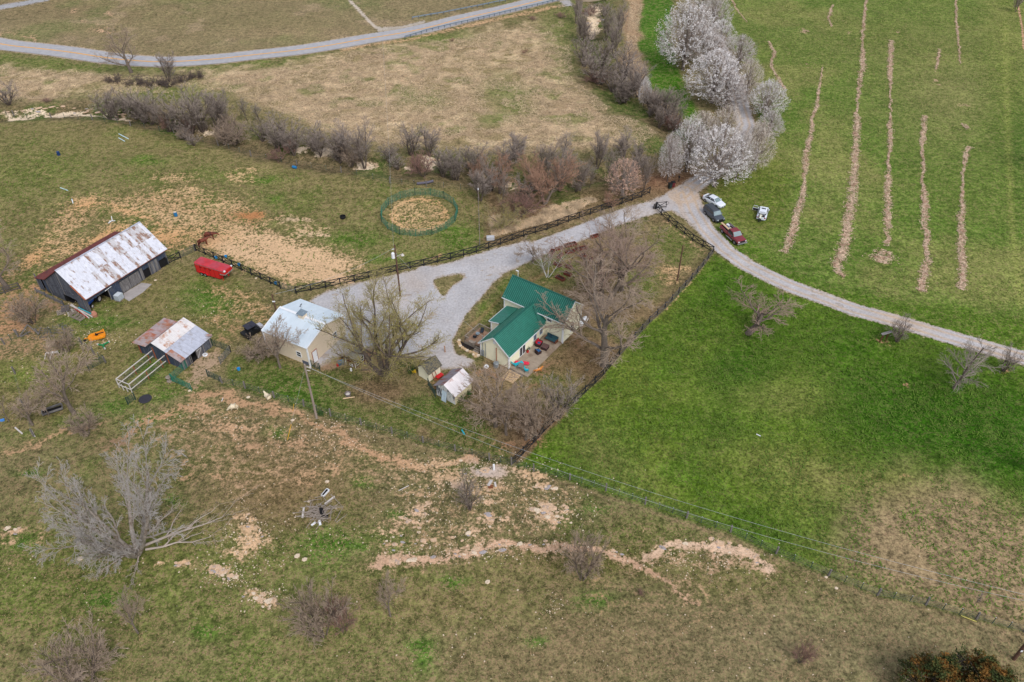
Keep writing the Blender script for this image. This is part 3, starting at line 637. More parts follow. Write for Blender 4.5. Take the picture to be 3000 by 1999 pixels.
# ------------------------------------------------------------------ asphalt road with its double yellow line
def strip(name, pts, half, dz, m, off=0.0, kind='structure', step=2.0, dash=None):
    P_ = [Vector((*flatP(*p), 0)) for p in pts]
    S = [P_[0]]
    for k in range(len(P_) - 1):
        p0 = P_[max(k - 1, 0)]; p1 = P_[k]; p2 = P_[k + 1]; p3 = P_[min(k + 2, len(P_) - 1)]
        nseg = max(1, int((p2 - p1).length / step))
        for i in range(1, nseg + 1):
            t = i / nseg
            S.append(0.5 * ((2 * p1) + (p2 - p0) * t + (2 * p0 - 5 * p1 + 4 * p2 - p3) * t * t + (3 * p1 - p0 - 3 * p2 + p3) * t ** 3))
    vs = []; fs = []
    for i, p in enumerate(S):
        d = (S[min(i + 1, len(S) - 1)] - S[max(i - 1, 0)]).normalized(); nn = Vector((-d.y, d.x, 0))
        for s_ in (-1, -0.5, 0, 0.5, 1) if half > 0.5 else (-1, 1):
            q = p + nn * (off + s_ * half); vs.append((q.x, q.y, hz(q.x, q.y) + dz))
    w = 5 if half > 0.5 else 2
    for i in range(len(S) - 1):
        for k in range(w - 1): fs.append((i * w + k, i * w + k + 1, (i + 1) * w + k + 1, (i + 1) * w + k))
    mb = MB().add(vs, fs); o = link(name, mb.mesh(name, m, True)); tag(o, kind=kind); return S
ASPH = mat('asphalt', (160, 158, 161), 0.85, var=0.10, scale=1.2, bump=0.1, col2=(168, 164, 164))
YEL = mat('yellow_paint', (232, 164, 54), 0.7, var=0.1, scale=3, col2=(206, 152, 74), thr=(0.55, 0.75))
RS = strip('road', ROAD_PX, 3.35, 0.03, ASPH)
strip('road_marking', ROAD_PX, 0.10, 0.045, YEL, off=0.16); strip('road_marking', ROAD_PX, 0.10, 0.045, YEL, off=-0.16)
# ================================================================== TREES
BARK = mat('bark_grey', (112, 100, 90), 0.95, var=0.25, scale=6, bump=0.3)
BARKD = mat('bark_dark', (98, 86, 78), 0.95, var=0.25, scale=6, bump=0.3)
SILVER = mat('bark_silver', (146, 136, 126), 0.9, var=0.25, scale=5, bump=0.3, col2=(112, 96, 82), thr=(0.5, 0.65))
WHITEB = mat('bark_white', (208, 204, 200), 0.85, var=0.1, scale=5, col2=(130, 112, 100), thr=(0.58, 0.66))
TW = {
    'grey': mat('twig_grey', (150, 138, 128), 0.95, var=0.15), 'mauve': mat('twig_mauve', (152, 138, 128), 0.95, var=0.25),
    'brown': mat('twig_brown', (162, 142, 124), 0.95, var=0.2), 'red': mat('twig_red', (152, 118, 106), 0.95, var=0.15),
    'orange': mat('twig_orange', (166, 130, 108), 0.95, var=0.18), 'yellow': mat('twig_yellow', (150, 136, 100), 0.95, var=0.2),
    'silver': mat('twig_silver', (172, 164, 158), 0.9, var=0.12), 'dark': mat('twig_dark', (92, 80, 76), 0.95, var=0.2),
    'pinkish': mat('twig_pinkish', (158, 134, 120), 0.95, var=0.15),
}
BUD = mat('willow_bud', (150, 142, 72), 0.9, var=0.3, scale=3)
BLOSSOM = mat('blossom_white', (214, 208, 206), 0.9, var=0.14, scale=1.5, col2=(184, 168, 158), thr=(0.5, 0.68))
BLOSSOMP = mat('blossom_tan', (196, 160, 140), 0.9, var=0.16, scale=2.5, col2=(158, 126, 108), thr=(0.45, 0.7))
EVER = mat('juniper_green', (62, 72, 34), 0.9, var=0.3, scale=3, col2=(120, 82, 34), thr=(0.45, 0.6))
LEAFG = mat('leaf_green', (60, 84, 40), 0.85, var=0.3, scale=4)

def skel(seed, height, spread, levels, trunks=1, trunk_len=0.3, lean=(0, 0), up=0.5, wob=0.18, droop=0.0, crown='round', base_r=None, first=0.25):
    """recursive bare-branch skeleton -> list of (p, q, r1, r2, level) and tip points"""
    R = random.Random(seed); segs = []; tips = []
    base_r = base_r or height * 0.022
    def grow(p, d, L, r, lvl):
        n = max(2, min(7, int(L / 0.55) + 1)) if lvl < len(levels) else 2
        pts = [p]; rr = [r]; dirs = [d]
        for i in range(n):
            w = wob * (0.6 if lvl == 0 else 1.0)
            grav = up * 0.10 if lvl < 3 else -droop * 0.25
            d = (d + Vector((R.gauss(0, w), R.gauss(0, w), R.gauss(0, w * 0.8) + grav))).normalized()
            if lvl >= 2 and droop > 0: d = (d + Vector((0, 0, -droop * (i / n)))).normalized()
            q = pts[-1] + d * (L / n)
            if q.z < 0.15: q.z = 0.15
            r2 = r * (1 - (i + 1) / n * (0.62 if lvl < len(levels) else 0.8))
            segs.append((pts[-1], q, rr[-1], r2, lvl)); pts.append(q); rr.append(r2); dirs.append(d)
        if lvl >= len(levels):
            tips.append((pts[-1], d)); return
        k, frac, ang = levels[lvl]
        k = max(1, int(k * R.uniform(0.8, 1.2)))
        for j in range(k):
            t = (first if lvl == 0 else 0.15) + (1 - (first if lvl == 0 else 0.15)) * (j + R.random() * 0.8) / k
            t = min(t, 0.99); f = t * n; i = min(int(f), n - 1); fr = f - i
            pos = pts[i].lerp(pts[i + 1], fr); rad = rr[i] * (1 - fr) + rr[i + 1] * fr
            base = dirs[i + 1]
            a = math.radians(R.gauss(ang, 9)); az = R.uniform(0, 2 * math.pi) if lvl else j * 2.4 + R.uniform(-0.4, 0.4)
            s1 = base.cross(Vector((0.3, 0.2, 1)) if abs(base.z) < 0.9 else Vector((1, 0, 0))).normalized(); s2 = base.cross(s1)
            nd = base * math.cos(a) + (s1 * math.cos(az) + s2 * math.sin(az)) * math.sin(a)
            nd.z *= (1.0 if lvl else 1.0); nd.normalize()
            taper = {'round': 1.05 - 0.55 * abs(t - 0.45), 'cone': 1.15 - 0.85 * t, 'vase': 0.75 + 0.35 * t}[crown] if lvl == 0 else 1.0 - 0.35 * t
            grow(pos, nd, L * frac * taper * R.uniform(0.8, 1.15), max(rad * R.uniform(0.45, 0.65), 0.012), lvl + 1)
        tips.append((pts[-1], d))
    for tnum in range(trunks):
        az = 2 * math.pi * tnum / max(trunks, 1) + R.uniform(-0.5, 0.5)
        out = spread if trunks > 1 else 0
        d = Vector((math.cos(az) * out + lean[0], math.sin(az) * out + lean[1], 1)).normalized()
        p0 = Vector((math.cos(az) * 0.12 * (trunks > 1), math.sin(az) * 0.12 * (trunks > 1), -0.15))
        grow(p0, d, height * trunk_len * R.uniform(0.85, 1.15), base_r / math.sqrt(trunks), 0)
    return segs, tips
def seg_mesh(name, segs, m, sides=3, minr=0.011):
    n = len(segs)
    P_ = np.array([s[0] for s in segs]); Q = np.array([s[1] for s in segs])
    r1 = np.maximum(np.array([s[2] for s in segs]), minr); r2 = np.maximum(np.array([s[3] for s in segs]), minr * 0.8)
    D = Q - P_; D /= np.linalg.norm(D, axis=1)[:, None] + 1e-9
    A = np.where(np.abs(D[:, 2:3]) < 0.9, np.array([[0, 0, 1.0]]), np.array([[1.0, 0, 0]]))
    S = np.cross(D, A); S /= np.linalg.norm(S, axis=1)[:, None]; T = np.cross(S, D)
    V_ = np.empty((n, 2 * sides, 3))
    for k in range(sides):
        c, s_ = math.cos(2 * math.pi * k / sides), math.sin(2 * math.pi * k / sides)
        o = S * c + T * s_
        V_[:, k] = P_ + o * r1[:, None]; V_[:, sides + k] = Q + o * r2[:, None]
    base = (np.arange(n) * 2 * sides)[:, None]
    F_ = np.concatenate([base + np.array([[k, (k + 1) % sides, sides + (k + 1) % sides, sides + k]]) for k in range(sides)])
    return np_mesh(name, V_.reshape(-1, 3), F_, m)
def leaf_arrays(pts, size, seed, per=1, jit=0.2):
    g = np.random.default_rng(seed); P_ = np.repeat(np.array([tuple(p) for p in pts]), per, 0)
    P_ = P_ + g.normal(0, jit, P_.shape); n = len(P_)
    a = g.normal(size=(n, 3)); a /= np.linalg.norm(a, axis=1)[:, None]
    b = np.cross(a, g.normal(size=(n, 3))); b /= np.linalg.norm(b, axis=1)[:, None]
    s = size * g.uniform(0.6, 1.3, (n, 1))
    V_ = np.stack([P_ - a * s - b * s * 0.6, P_ + a * s - b * s * 0.6, P_ + a * s * 0.8 + b * s * 0.7, P_ - a * s * 0.8 + b * s * 0.7], 1).reshape(-1, 3)
    F_ = np.arange(4 * n).reshape(n, 4)
    return V_, F_

TREES = {}
def proto(key, seed, wood, twig, height=10.0, leaf=None, split=2, **kw):
    segs, tips = skel(seed, height, **kw)
    zt = max(s[1].z for s in segs); sc = height / zt
    segs = [(a * sc, b * sc, r1, r2, l) for a, b, r1, r2, l in segs]; tips = [(p * sc, d) for p, d in tips]
    rad = np.percentile([math.hypot(t[0].x, t[0].y) for t in tips], 97)
    tr = [s for s in segs if s[4] < split]; cr = [s for s in segs if s[4] >= split]
    entry = dict(h=height, r=rad, trunk=seg_mesh('trunk_' + key, tr, wood, 6, 0.02), twigs=seg_mesh('twigs_' + key, cr, twig, 3, 0.012), leaf=None)
    if leaf:
        m, size, per, jit = leaf
        V_, F_ = leaf_arrays([t[0] for t in tips], size, seed, per, jit)
        ends = [s[1] for s in cr if s[4] >= split + 1]
        V2, F2 = leaf_arrays(ends[::3], size, seed + 1, max(1, per // 2), jit)
        V_ = np.concatenate([V_, V2]); F_ = np.concatenate([F_, F2 + len(V_) - len(V2)])
        V_[:, 2] = np.maximum(V_[:, 2], 0.1)
        entry['leaf'] = np_mesh('leaves_' + key, V_, F_, m)
    TREES[key] = entry
# big spreading dead tree, willow, yard trees
L4 = [(9, 0.95, 48), (8, 0.55, 42), (6, 0.5, 38), (4, 0.5, 34)]
proto('dead', 3, SILVER, TW['silver'], 13, levels=[(5, 0.6, 26), (8, 0.44, 34), (7, 0.46, 36), (6, 0.5, 34)], trunks=9, trunk_len=0.62, spread=0.75, crown='vase', base_r=0.85, wob=0.07, up=0.45, first=0.25, droop=0.12)
proto('willow', 5, BARKD, TW['yellow'], 13, levels=[(8, 0.7, 34), (8, 0.5, 32), (7, 0.48, 32), (4, 0.5, 30)], trunks=5, trunk_len=0.55, spread=0.55, crown='vase', base_r=0.56, wob=0.10, up=0.8, leaf=(BUD, 0.03, 1, 0.15), first=0.25)
proto('shade', 8, BARK, TW['brown'], 13, levels=[(9, 0.9, 36), (9, 0.5, 38), (8, 0.48, 36), (6, 0.5, 34)], trunk_len=0.6, spread=0, crown='vase', base_r=0.34, wob=0.14, up=0.8, droop=0.12)
proto('shade_b', 21, BARK, TW['pinkish'], 13, levels=[(8, 0.8, 36), (8, 0.52, 38), (7, 0.5, 36), (5, 0.5, 34)], trunks=3, trunk_len=0.5, spread=0.35, crown='vase', base_r=0.5, wob=0.13, up=0.9, droop=0.10)
proto('orchard', 12, BARKD, TW['pinkish'], 8, levels=[(7, 0.9, 46), (9, 0.6, 40), (9, 0.5, 38), (6, 0.5, 34)], trunk_len=0.6, spread=0, crown='vase', base_r=0.36, lean=(0.45, 0.1), wob=0.18, up=0.4, droop=0.14, first=0.4)
proto('feathery', 14, BARKD, TW['grey'], 9, levels=[(26, 0.6, 62), (11, 0.4, 36), (9, 0.42, 34)], trunk_len=0.95, spread=0, crown='cone', base_r=0.18, lean=(0.12, 0), wob=0.08, up=0.4, first=0.15, split=1)
proto('small', 16, BARK, TW['brown'], 6, levels=[(10, 0.7, 36), (9, 0.5, 38), (8, 0.5, 36), (3, 0.5, 34)], trunk_len=0.6, spread=0, crown='vase', base_r=0.14, wob=0.15, up=0.8)
proto('sapling', 17, BARK, TW['brown'], 6, levels=[(8, 0.5, 38), (5, 0.5, 36), (3, 0.5, 30)], trunk_len=0.8, spread=0, crown='round', base_r=0.08, wob=0.12, up=0.8)
proto('bush', 18, BARKD, TW['brown'], 4, levels=[(8, 0.6, 38), (8, 0.5, 36), (7, 0.5, 36)], trunks=7, trunk_len=0.7, spread=0.5, crown='vase', base_r=0.16, wob=0.2, up=0.5)
proto('bush_mauve', 19, BARKD, TW['mauve'], 6, levels=[(8, 0.45, 32), (6, 0.5, 32), (5, 0.5, 32)], trunks=6, trunk_len=0.85, spread=0.28, crown='vase', base_r=0.2, wob=0.13, up=0.9)
proto('bush_red', 20, BARKD, TW['red'], 4, levels=[(9, 0.6, 38), (8, 0.5, 36), (6, 0.5, 36)], trunks=7, trunk_len=0.7, spread=0.6, crown='vase', base_r=0.13, wob=0.16, up=0.5)
proto('bush_orange', 22, BARK, TW['orange'], 9, levels=[(12, 0.7, 38), (9, 0.5, 34), (8, 0.45, 32), (4, 0.5, 30)], trunks=2, trunk_len=0.6, spread=0.25, crown='vase', base_r=0.28, wob=0.12, up=1.0)
proto('bush_yellow', 23, BARK, TW['yellow'], 5, levels=[(9, 0.6, 38), (7, 0.5, 36), (5, 0.5, 36)], trunks=6, trunk_len=0.7, spread=0.6, crown='vase', base_r=0.16, wob=0.15, up=0.3, droop=0.2, leaf=(BUD, 0.035, 1, 0.1))
proto('slim', 24, BARKD, TW['grey'], 8, levels=[(18, 0.35, 32), (8, 0.5, 34), (7, 0.5, 34)], trunk_len=0.95, spread=0, crown='round', base_r=0.1, wob=0.08, up=1.0)
proto('slim_b', 25, BARKD, TW['mauve'], 8, levels=[(14, 0.4, 28), (9, 0.5, 30), (7, 0.5, 32)], trunks=3, trunk_len=0.85, spread=0.16, crown='vase', base_r=0.15, wob=0.09, up=1.0)
proto('birch', 26, WHITEB, TW['grey'], 8, levels=[(8, 0.5, 40), (6, 0.5, 36), (4, 0.5, 34)], trunks=4, trunk_len=0.75, spread=0.3, crown='vase', base_r=0.12, wob=0.12, up=0.7)
proto('brushy', 27, BARKD, TW['dark'], 2.2, levels=[(8, 0.6, 50), (7, 0.5, 45), (4, 0.5, 40)], trunks=9, trunk_len=0.7, spread=1.2, crown='vase', base_r=0.12, wob=0.25, up=0.1)
def pear_proto(key, seed, lm, h=10.0, R_=3.7, ncl=860, per=11):
    g = np.random.default_rng(seed); cz, rz_ = h * 0.56, h * 0.46
    def egg(u, v, k):
        z = math.sin(v); w = math.cos(v) * (1.0 - 0.22 * z) * (1 + 0.10 * math.sin(3 * u + seed) + 0.07 * math.sin(7 * u + 5 * v))
        return Vector((math.cos(u) * w * R_ * k, math.sin(u) * w * R_ * k, cz + z * rz_ * k))
    tr = [(Vector((0, 0, -0.15)), Vector((0.03, 0.02, h * 0.2)), 0.24, 0.2, 0), (Vector((0.03, 0.02, h * 0.2)), Vector((0.1, 0, h * 0.55)), 0.2, 0.1, 0), (Vector((0.1, 0, h * 0.55)), Vector((0.1, 0.1, h * 0.85)), 0.1, 0.03, 0)]; tw = []
    for i in range(90):
        e = egg(g.uniform(0, 6.28), g.uniform(-1.0, 1.5), 0.96); p = Vector((0.05, 0.02, h * g.uniform(0.13, 0.45))); r = 0.07; m1 = p.lerp(e, 0.35) + Vector((e.x, e.y, 0)) * 0.10 - Z3 * 0.3; m2 = p.lerp(e, 0.7) + Vector((e.x, e.y, 0)) * 0.08 - Z3 * 0.1
        for q0, q1, r0, r1 in ((p, m1, 0.075, 0.05), (m1, m2, 0.05, 0.03), (m2, e, 0.03, 0.012)): tw.append((q0, q1, r0, r1, 1))
        for _ in range(9):
            f = g.uniform(0.3, 1.0); q = m1.lerp(e, f); d = (e - m1).normalized() + Vector(g.normal(0, 0.45, 3)); tw.append((q, q + d * g.uniform(0.4, 0.9), 0.018, 0.008, 2))
    tmat = TW['mauve']
    C = []; 
    for _ in range(ncl):
        k = 1 - 0.5 * g.random() ** 2.2; v = math.asin(g.uniform(-0.92, 1)); C.append(egg(g.uniform(0, 6.28), v, k))
    C = np.repeat(np.array([tuple(q) for q in C]), per, 0); ax = C - np.array([0, 0, h * 0.25]); ax /= np.linalg.norm(ax, axis=1)[:, None] + 1e-6
    C = C + ax * g.normal(0, 0.26, (len(C), 1)) + g.normal(0, 0.09, C.shape)
    V_, F_ = leaf_arrays([tuple(q) for q in C], 0.062, seed, 1, 0.02)
    TREES[key] = dict(h=h, r=R_, trunk=seg_mesh('trunk_' + key, tr, BARKD, 8, 0.02), twigs=seg_mesh('twigs_' + key, tw, tmat, 3, 0.01), leaf=np_mesh('leaves_' + key, V_, F_, lm))
Z3 = Vector((0, 0, 1))
BLS = [BLOSSOM, mat('blossom_grey', (198, 190, 186), 0.9, var=0.16, scale=1.5, col2=(168, 150, 142), thr=(0.48, 0.66)), mat('blossom_cream', (206, 194, 182), 0.9, var=0.16, scale=1.5, col2=(178, 154, 140), thr=(0.5, 0.68))]
for i in range(3): pear_proto('pear%d' % i, 40 + i, BLS[i], R_=3.8 + 0.2 * i)
pear_proto('pear_tan', 44, BLOSSOMP, 8.0, 2.9, 520, 8)
proto('juniper', 45, BARKD, TW['brown'], 5, levels=[(24, 0.42, 62), (8, 0.5, 40), (6, 0.5, 40)], trunk_len=0.95, spread=0, crown='cone', base_r=0.16, wob=0.08, up=0.4, leaf=(EVER, 0.06, 8, 0.12), first=0.05, split=1)

def tree(key, base, top, width, label, name='bare_tree', cat='tree', group=None, rz=None, hmax=None, z0=None):
    """base=(px,py) foot pixel, top=pixel row of the crown top, width=crown width in photo pixels"""
    e = TREES[key]; g = G(*base)
    wm = width / pxm(base[0], (base[1] + top) / 2) / 2
    ha = app_height(base[0], base[1], top)
    h = max(ha - 0.22 * wm, ha * 0.78)
    if hmax: h = min(h, hmax)
    sz = h / e['h']; sx = wm / e['r']
    sx = min(max(sx, sz * 0.5), sz * 2.2)
    if rz is None: rz = random.uniform(0, 6.28)
    t = thing(name, label, cat, (g.x, g.y, g.z if z0 is None else z0), rz, group)
    t.scale = (sx, sx, sz)
    link('trunk', e['trunk'], t); c = link('crown', e['twigs'], t)
    if e['leaf']: link('blossom' if 'pear' in key else 'foliage', e['leaf'], c)
    return t
tree('dead', (400, 1625), 1295, 410, 'huge silvery bare tree with a broken forking trunk in the lower left pasture', rz=0.6)
tree('willow', (1122, 1096), 790, 350, 'large spreading willow with yellow green buds beside the white roofed garage', rz=2.0)
tree('shade', (1771, 1072), 755, 390, 'tall bare shade tree growing over the black fence east of the house', rz=1.0)
tree('shade_b', (1766, 905), 590, 310, 'tall multi stemmed bare tree close behind the right end of the green roofed house', rz=2.2)
tree('shade', (1818, 850), 585, 300, 'tall bare tree in the yard just below the gravel drive and fence gate', rz=3.4)
tree('small', (822, 1078), 925, 150, 'slender bare tree in front of the cream wall of the garage', rz=0.4)
tree('bush', (760, 1050), 985, 120, 'low spreading grey sprouts at the left corner of the garage', 'bare_bush', 'bush')
tree('birch', (1604, 813), 704, 150, 'white barked birch clump behind the green roofed house')
tree('small', (1560, 770), 690, 120, 'thin bare tree between the gravel drive and the white birch')
tree('orchard', (2192, 978), 838, 235, 'gnarled leaning bare tree alone on the lawn beside the lane', rz=0.1)
tree('bush_mauve', (2627, 1002), 925, 85, 'small dark bare tree next to the leaning board by the lane')
tree('feathery', (2792, 1140), 975, 185, 'feathery grey bare tree leaning towards the lane on the right', rz=0.2)
tree('bush_mauve', (2938, 1088), 1012, 90, 'dark bare bush at the lane edge on the far right', 'bare_bush', 'bush')
tree('small', (1452, 1250), 1080, 250, 'bare fruit tree with wide low limbs below the patio')
tree('small', (1484, 1275), 1130, 170, 'middle one of the bare trees crowded in the lower corner of the yard')
tree('small', (1540, 1290), 1120, 170, 'bare tree in the lower yard left of the black fence')
tree('bush', (1573, 1284), 1130, 150, 'bare many stemmed tree touching the black fence in the yard corner')
tree('bush_mauve', (1636, 1225), 1085, 130, 'bare thicket tree against the black fence below the patio dog')
tree('small', (405, 1856), 1725, 115, 'thin bare sapling in the green lower left pasture')
tree('bush', (950, 1862), 1715, 190, 'tangled reddish bare bush in the lower pasture')
tree('bush_red', (1010, 1850), 1745, 120, 'low reddish thorn bush leaning on the tangled bush in the lower pasture', 'bare_bush', 'bush')
tree('bush', (262, 2010), 1888, 260, 'wide pale brown thicket at the bottom left edge', 'bare_bush', 'bush')
tree('small', (1145, 1808), 1685, 110, 'thin forked bare sapling right of the tangled bush in the lower pasture')
tree('bush_mauve', (1377, 1494), 1385, 95, 'small dense bare tree on the rocky slope below the white pipe')
tree('bush', (1705, 1700), 1562, 135, 'pale bare bush growing through the long rock ledge', 'bare_bush', 'bush')
tree('bush_red', (2341, 1942), 1878, 78, 'round reddish bush alone in the lower right pasture', 'bare_bush', 'bush')
tree('juniper', (2700, 2030), 1925, 170, 'olive green juniper at the bottom right edge', 'juniper_tree')
tree('juniper', (2850, 2050), 1942, 190, 'rusty tinged juniper at the bottom right corner', 'juniper_tree')
tree('bush_mauve', (2775, 1990), 1918, 60, 'grey dead shrub between the two junipers', 'bare_bush', 'bush')
tree('small', (218, 1212), 1010, 230, 'leaning bare tree left of the wooden pen frame', rz=1.3)
tree('small', (96, 1246), 1140, 150, 'bare leaning tree over the broken posts at the left')
tree('bush', (258, 1275), 1205, 110, 'stumpy multi stemmed tree beside the dirt track at the left', 'bare_bush', 'bush')
tree('sapling', (26, 1236), 1160, 80, 'bare sapling at the far left edge beside the blue tarp scrap')
tree('sapling', (143, 1218), 1120, 90, 'bare tree leaning over the old trough at the left')
tree('shade', (24, 848), 610, 210, 'large bare tree at the left edge behind the board fence', rz=2.6)
tree('bush', (98, 948), 850, 120, 'wispy bare bush by the rubble left of the big barn', 'bare_bush', 'bush')
tree('bush', (200, 1030), 960, 90, 'wispy brush over the dark netting left of the orange mower', 'bare_bush', 'bush')
tree('shade', (385, 214), 55, 150, 'tall pale trunked bare tree standing just below the road', rz=1.7)
tree('slim_b', (497, 240), 138, 70, 'dark broken topped tree below the road right of the pale trunked one')
for x, y, w in ((335, 240, 60), (400, 246, 80), (455, 250, 70), (540, 236, 70), (580, 228, 50), (495, 252, 60)):
    tree('brushy', (x, y), y - 34, w, 'dark low brush piled at the feet of the two roadside trees', 'brush_clump', 'brush', 'brush under the roadside trees')
# creek thicket
cr = [('bush_mauve', 323, 350, 268, 70), ('slim_b', 345, 352, 285, 50), ('bush_mauve', 425, 360, 262, 90), ('slim_b', 447, 366, 280, 70), ('bush_mauve', 400, 350, 290, 60), ('bush_mauve', 500, 385, 300, 70),
      ('bush_mauve', 560, 395, 280, 100), ('bush_mauve', 595, 388, 262, 90), ('slim_b', 640, 382, 268, 70), ('bush_mauve', 655, 372, 274, 60), ('slim', 723, 352, 290, 40), ('slim', 762, 356, 305, 40),
      ('bush', 690, 424, 360, 90), ('bush_mauve', 770, 415, 350, 60), ('bush_mauve', 835, 432, 340, 90), ('slim_b', 863, 458, 380, 60), ('bush_mauve', 815, 445, 370, 70), ('bush_mauve', 925, 440, 370, 80),
      ('slim_b', 940, 462, 392, 60), ('bush_mauve', 990, 472, 385, 90), ('slim_b', 1012, 466, 374, 80), ('slim_b', 1068, 495, 372, 70), ('bush_mauve', 1205, 455, 366, 80), ('slim_b', 1258, 458, 376, 60),
      ('bush', 1030, 490, 420, 70), ('bush_mauve', 1330, 528, 466, 50), ('slim_b', 1384, 520, 428, 70), ('slim_b', 1510, 470, 384, 130), ('bush_mauve', 1440, 560, 470, 60)]
ORD = ['first', 'second', 'third', 'fourth', 'fifth', 'sixth', 'seventh', 'eighth', 'ninth', 'tenth', 'eleventh', 'twelfth', 'thirteenth', 'fourteenth', 'fifteenth', 'sixteenth', 'seventeenth', 'eighteenth', 'nineteenth', 'twentieth']
ORD += ['twenty ' + o for o in ORD[:9]] + ['thirtieth']
WD = {'bush_mauve': 'bushy', 'slim_b': 'several stemmed', 'slim': 'slim single stemmed', 'bush': 'low wispy'}
for i, (k, x, y, t, w) in enumerate(sorted(cr, key=lambda q: q[1])):
    tree(k, (x, y), t - (y - t) * 0.22, w * 1.35, '%s bare tree, %s from the left in the thicket along the rocky creek' % (WD[k], ORD[i]), group='bare trees lining the creek')
tree('bush_mauve', (26, 308), 228, 95, 'dark bare bush at the left edge above the creek', 'bare_bush', 'bush')
tree('bush_red', (1240, 518), 438, 100, 'reddish brush mound on the creek bank above the round pen', 'bare_bush', 'bush')
tree('bush_red', (140, 300), 285, 40, 'tiny reddish bush above the left creek shelf', 'bare_bush', 'bush')
tree('bush_orange', (1597, 598), 440, 185, 'broad bare tree with orange twig tips above the black fence', rz=0.5)
tree('bush_orange', (1465, 568), 452, 125, 'bare tree with orange twigs left of the broad orange one', rz=1.5)
tree('slim', (1469, 606), 500, 50, 'slim leafless tree behind the yellow green shrub')
tree('bush_red', (1525, 634), 545, 130, 'dark red thorny shrub above the black fence', 'bare_bush', 'bush')
tree('bush_yellow', (1478, 665), 585, 150, 'yellow green budding shrub beside the black fence', 'budding_shrub', 'bush')
tree('slim_b', (1750, 495), 366, 75, 'tall slim bare tree between the orange tree and the tan blossom tree')
tree('slim_b', (1826, 462), 374, 85, 'grey bare tree behind the tan blossom tree')
tree('slim', (1727, 551), 478, 40, 'slim bare tree in the green creek hollow')
tree('slim', (1714, 528), 470, 40, 'slender leafless tree left of the slim one in the creek hollow')
tree('pear_tan', (1822, 575), 462, 98, 'egg shaped tree with tan faded blossom behind the fence', 'blossom_tree')
tree('slim_b', (1886, 560), 440, 46, 'dark upright tree right of the tan blossom tree')
tree('bush_orange', (1785, 606), 566, 66, 'low orange twigged shrub behind the black fence', 'bare_bush', 'bush')
tree('small', (1785, 690), 606, 90, 'small bare tree at the edge of the gravel drive')
cr2 = [('slim_b', 1688, 70, -20, 36), ('slim_b', 1706, 132, 20, 46), ('bush_mauve', 1712, 195, 100, 70), ('bush_mauve', 1742, 240, 145, 84), ('bush_mauve', 1762, 205, 110, 60), ('slim_b', 1800, 170, 60, 50),
       ('slim_b', 1815, 110, 10, 40), ('bush_mauve', 1830, 225, 130, 80), ('bush_mauve', 1795, 270, 180, 90), ('bush_mauve', 1860, 265, 175, 70), ('slim_b', 1832, 302, 205, 70), ('slim_b', 1868, 285, 195, 60),
       ('bush_mauve', 1905, 330, 250, 60), ('slim_b', 1925, 352, 262, 60), ('slim_b', 1960, 352, 256, 60), ('bush_mauve', 1975, 372, 300, 50), ('slim_b', 1776, 120, 20, 40)]
for i, (k, x, y, t, w) in enumerate(sorted(cr2, key=lambda q: q[2])):
    tree(k, (x, y), t - (y - t) * 0.15, w * 1.35, '%s bare tree, %s down from the bridge in the thicket left of the pears' % (WD[k], ORD[i]), group='bare trees by the bridge creek')
tree('pear0', (1885, 316), 226, 36, 'small slim white blossoming tree at the thicket edge', 'blossom_tree')
pears = [(2000, 205, -10, 150), (2085, 105, -30, 85), (2013, 183, 60, 66), (2104, 150, 52, 80), (2160, 200, 98, 88), (2052, 60, -60, 90), (2085, 302, 136, 150), (2125, 318, 205, 112), (2183, 298, 168, 76), (2240, 342, 228, 102),
         (2250, 402, 322, 74), (2205, 500, 350, 90), (2008, 505, 342, 100), (1955, 532, 388, 66), (2118, 425, 303, 92), (2092, 548, 360, 150), (2155, 525, 378, 90), (2050, 420, 320, 100), (2070, 190, 80, 90)]
lab = ['white blossoming pear at the top left of the double row', 'white blossoming pear nearest the top edge beside the hay field', 'white blossoming pear in front of the top left one', 'white blossoming pear third down the hay field side',
       'pale blossoming pear above the middle of the hay field side', 'white blossoming pear at the very top of the row', 'largest white blossoming pear in the middle of the row', 'round white blossoming pear in front of the largest one',
       'open crowned blossoming pear beside the hay field at mid row', 'broad pale blossoming pear at the lane bend beside the hay field', 'small pale blossoming pear lowest on the hay field bulge', 'tall blossoming pear right of the big front one',
       'blossoming pear at the left of the lower cluster', 'small blossoming pear at the far left of the lower cluster', 'blossoming pear at the back of the lower cluster where the lane appears', 'big front blossoming pear beside the parked white sedan',
       'blossoming pear squeezed between the front and right hand ones', 'blossoming pear behind the left of the lower cluster', 'white blossoming pear hidden between the upper two rows']
for i, (x, y, t, w) in enumerate(pears):
    tree('pear%d' % (i % 3), (x, y), t, w, lab[i], 'blossom_tree', group='white blossoming pear trees along the lane')
tree('pear_tan', (2090, 152), 92, 56, 'brown faded blossom tree between the white pears', 'blossom_tree')
tree('slim_b', (2975, 36), -40, 40, 'dark trunked tree at the top right corner')
tree('shade', (3040, 500), 330, 120, 'bare tree at the right edge of the hay field')
tree('bush_mauve', (3020, 1390), 1290, 90, 'mauve bare tree cut by the right edge of the lawn')
tree('slim', (2852, 1775), 1740, 30, 'tiny grey sapling by the lower wire fence', 'sapling')
tree('bush_red', (1875, 1742), 1725, 30, 'tiny brown scrub beside the dirt gully', 'bare_bush', 'bush')
tree('bush_red', (1645, 54), 32, 44, 'brown low bush above the meadow near the bridge', 'bare_bush', 'bush')
tree('bush_red', (1563, 60), 44, 30, 'small russet bush below the long guardrail', 'bare_bush', 'bush')
tree('bush_orange', (1535, 158), 142, 26, 'small orange bush in the dry meadow', 'bare_bush', 'bush')
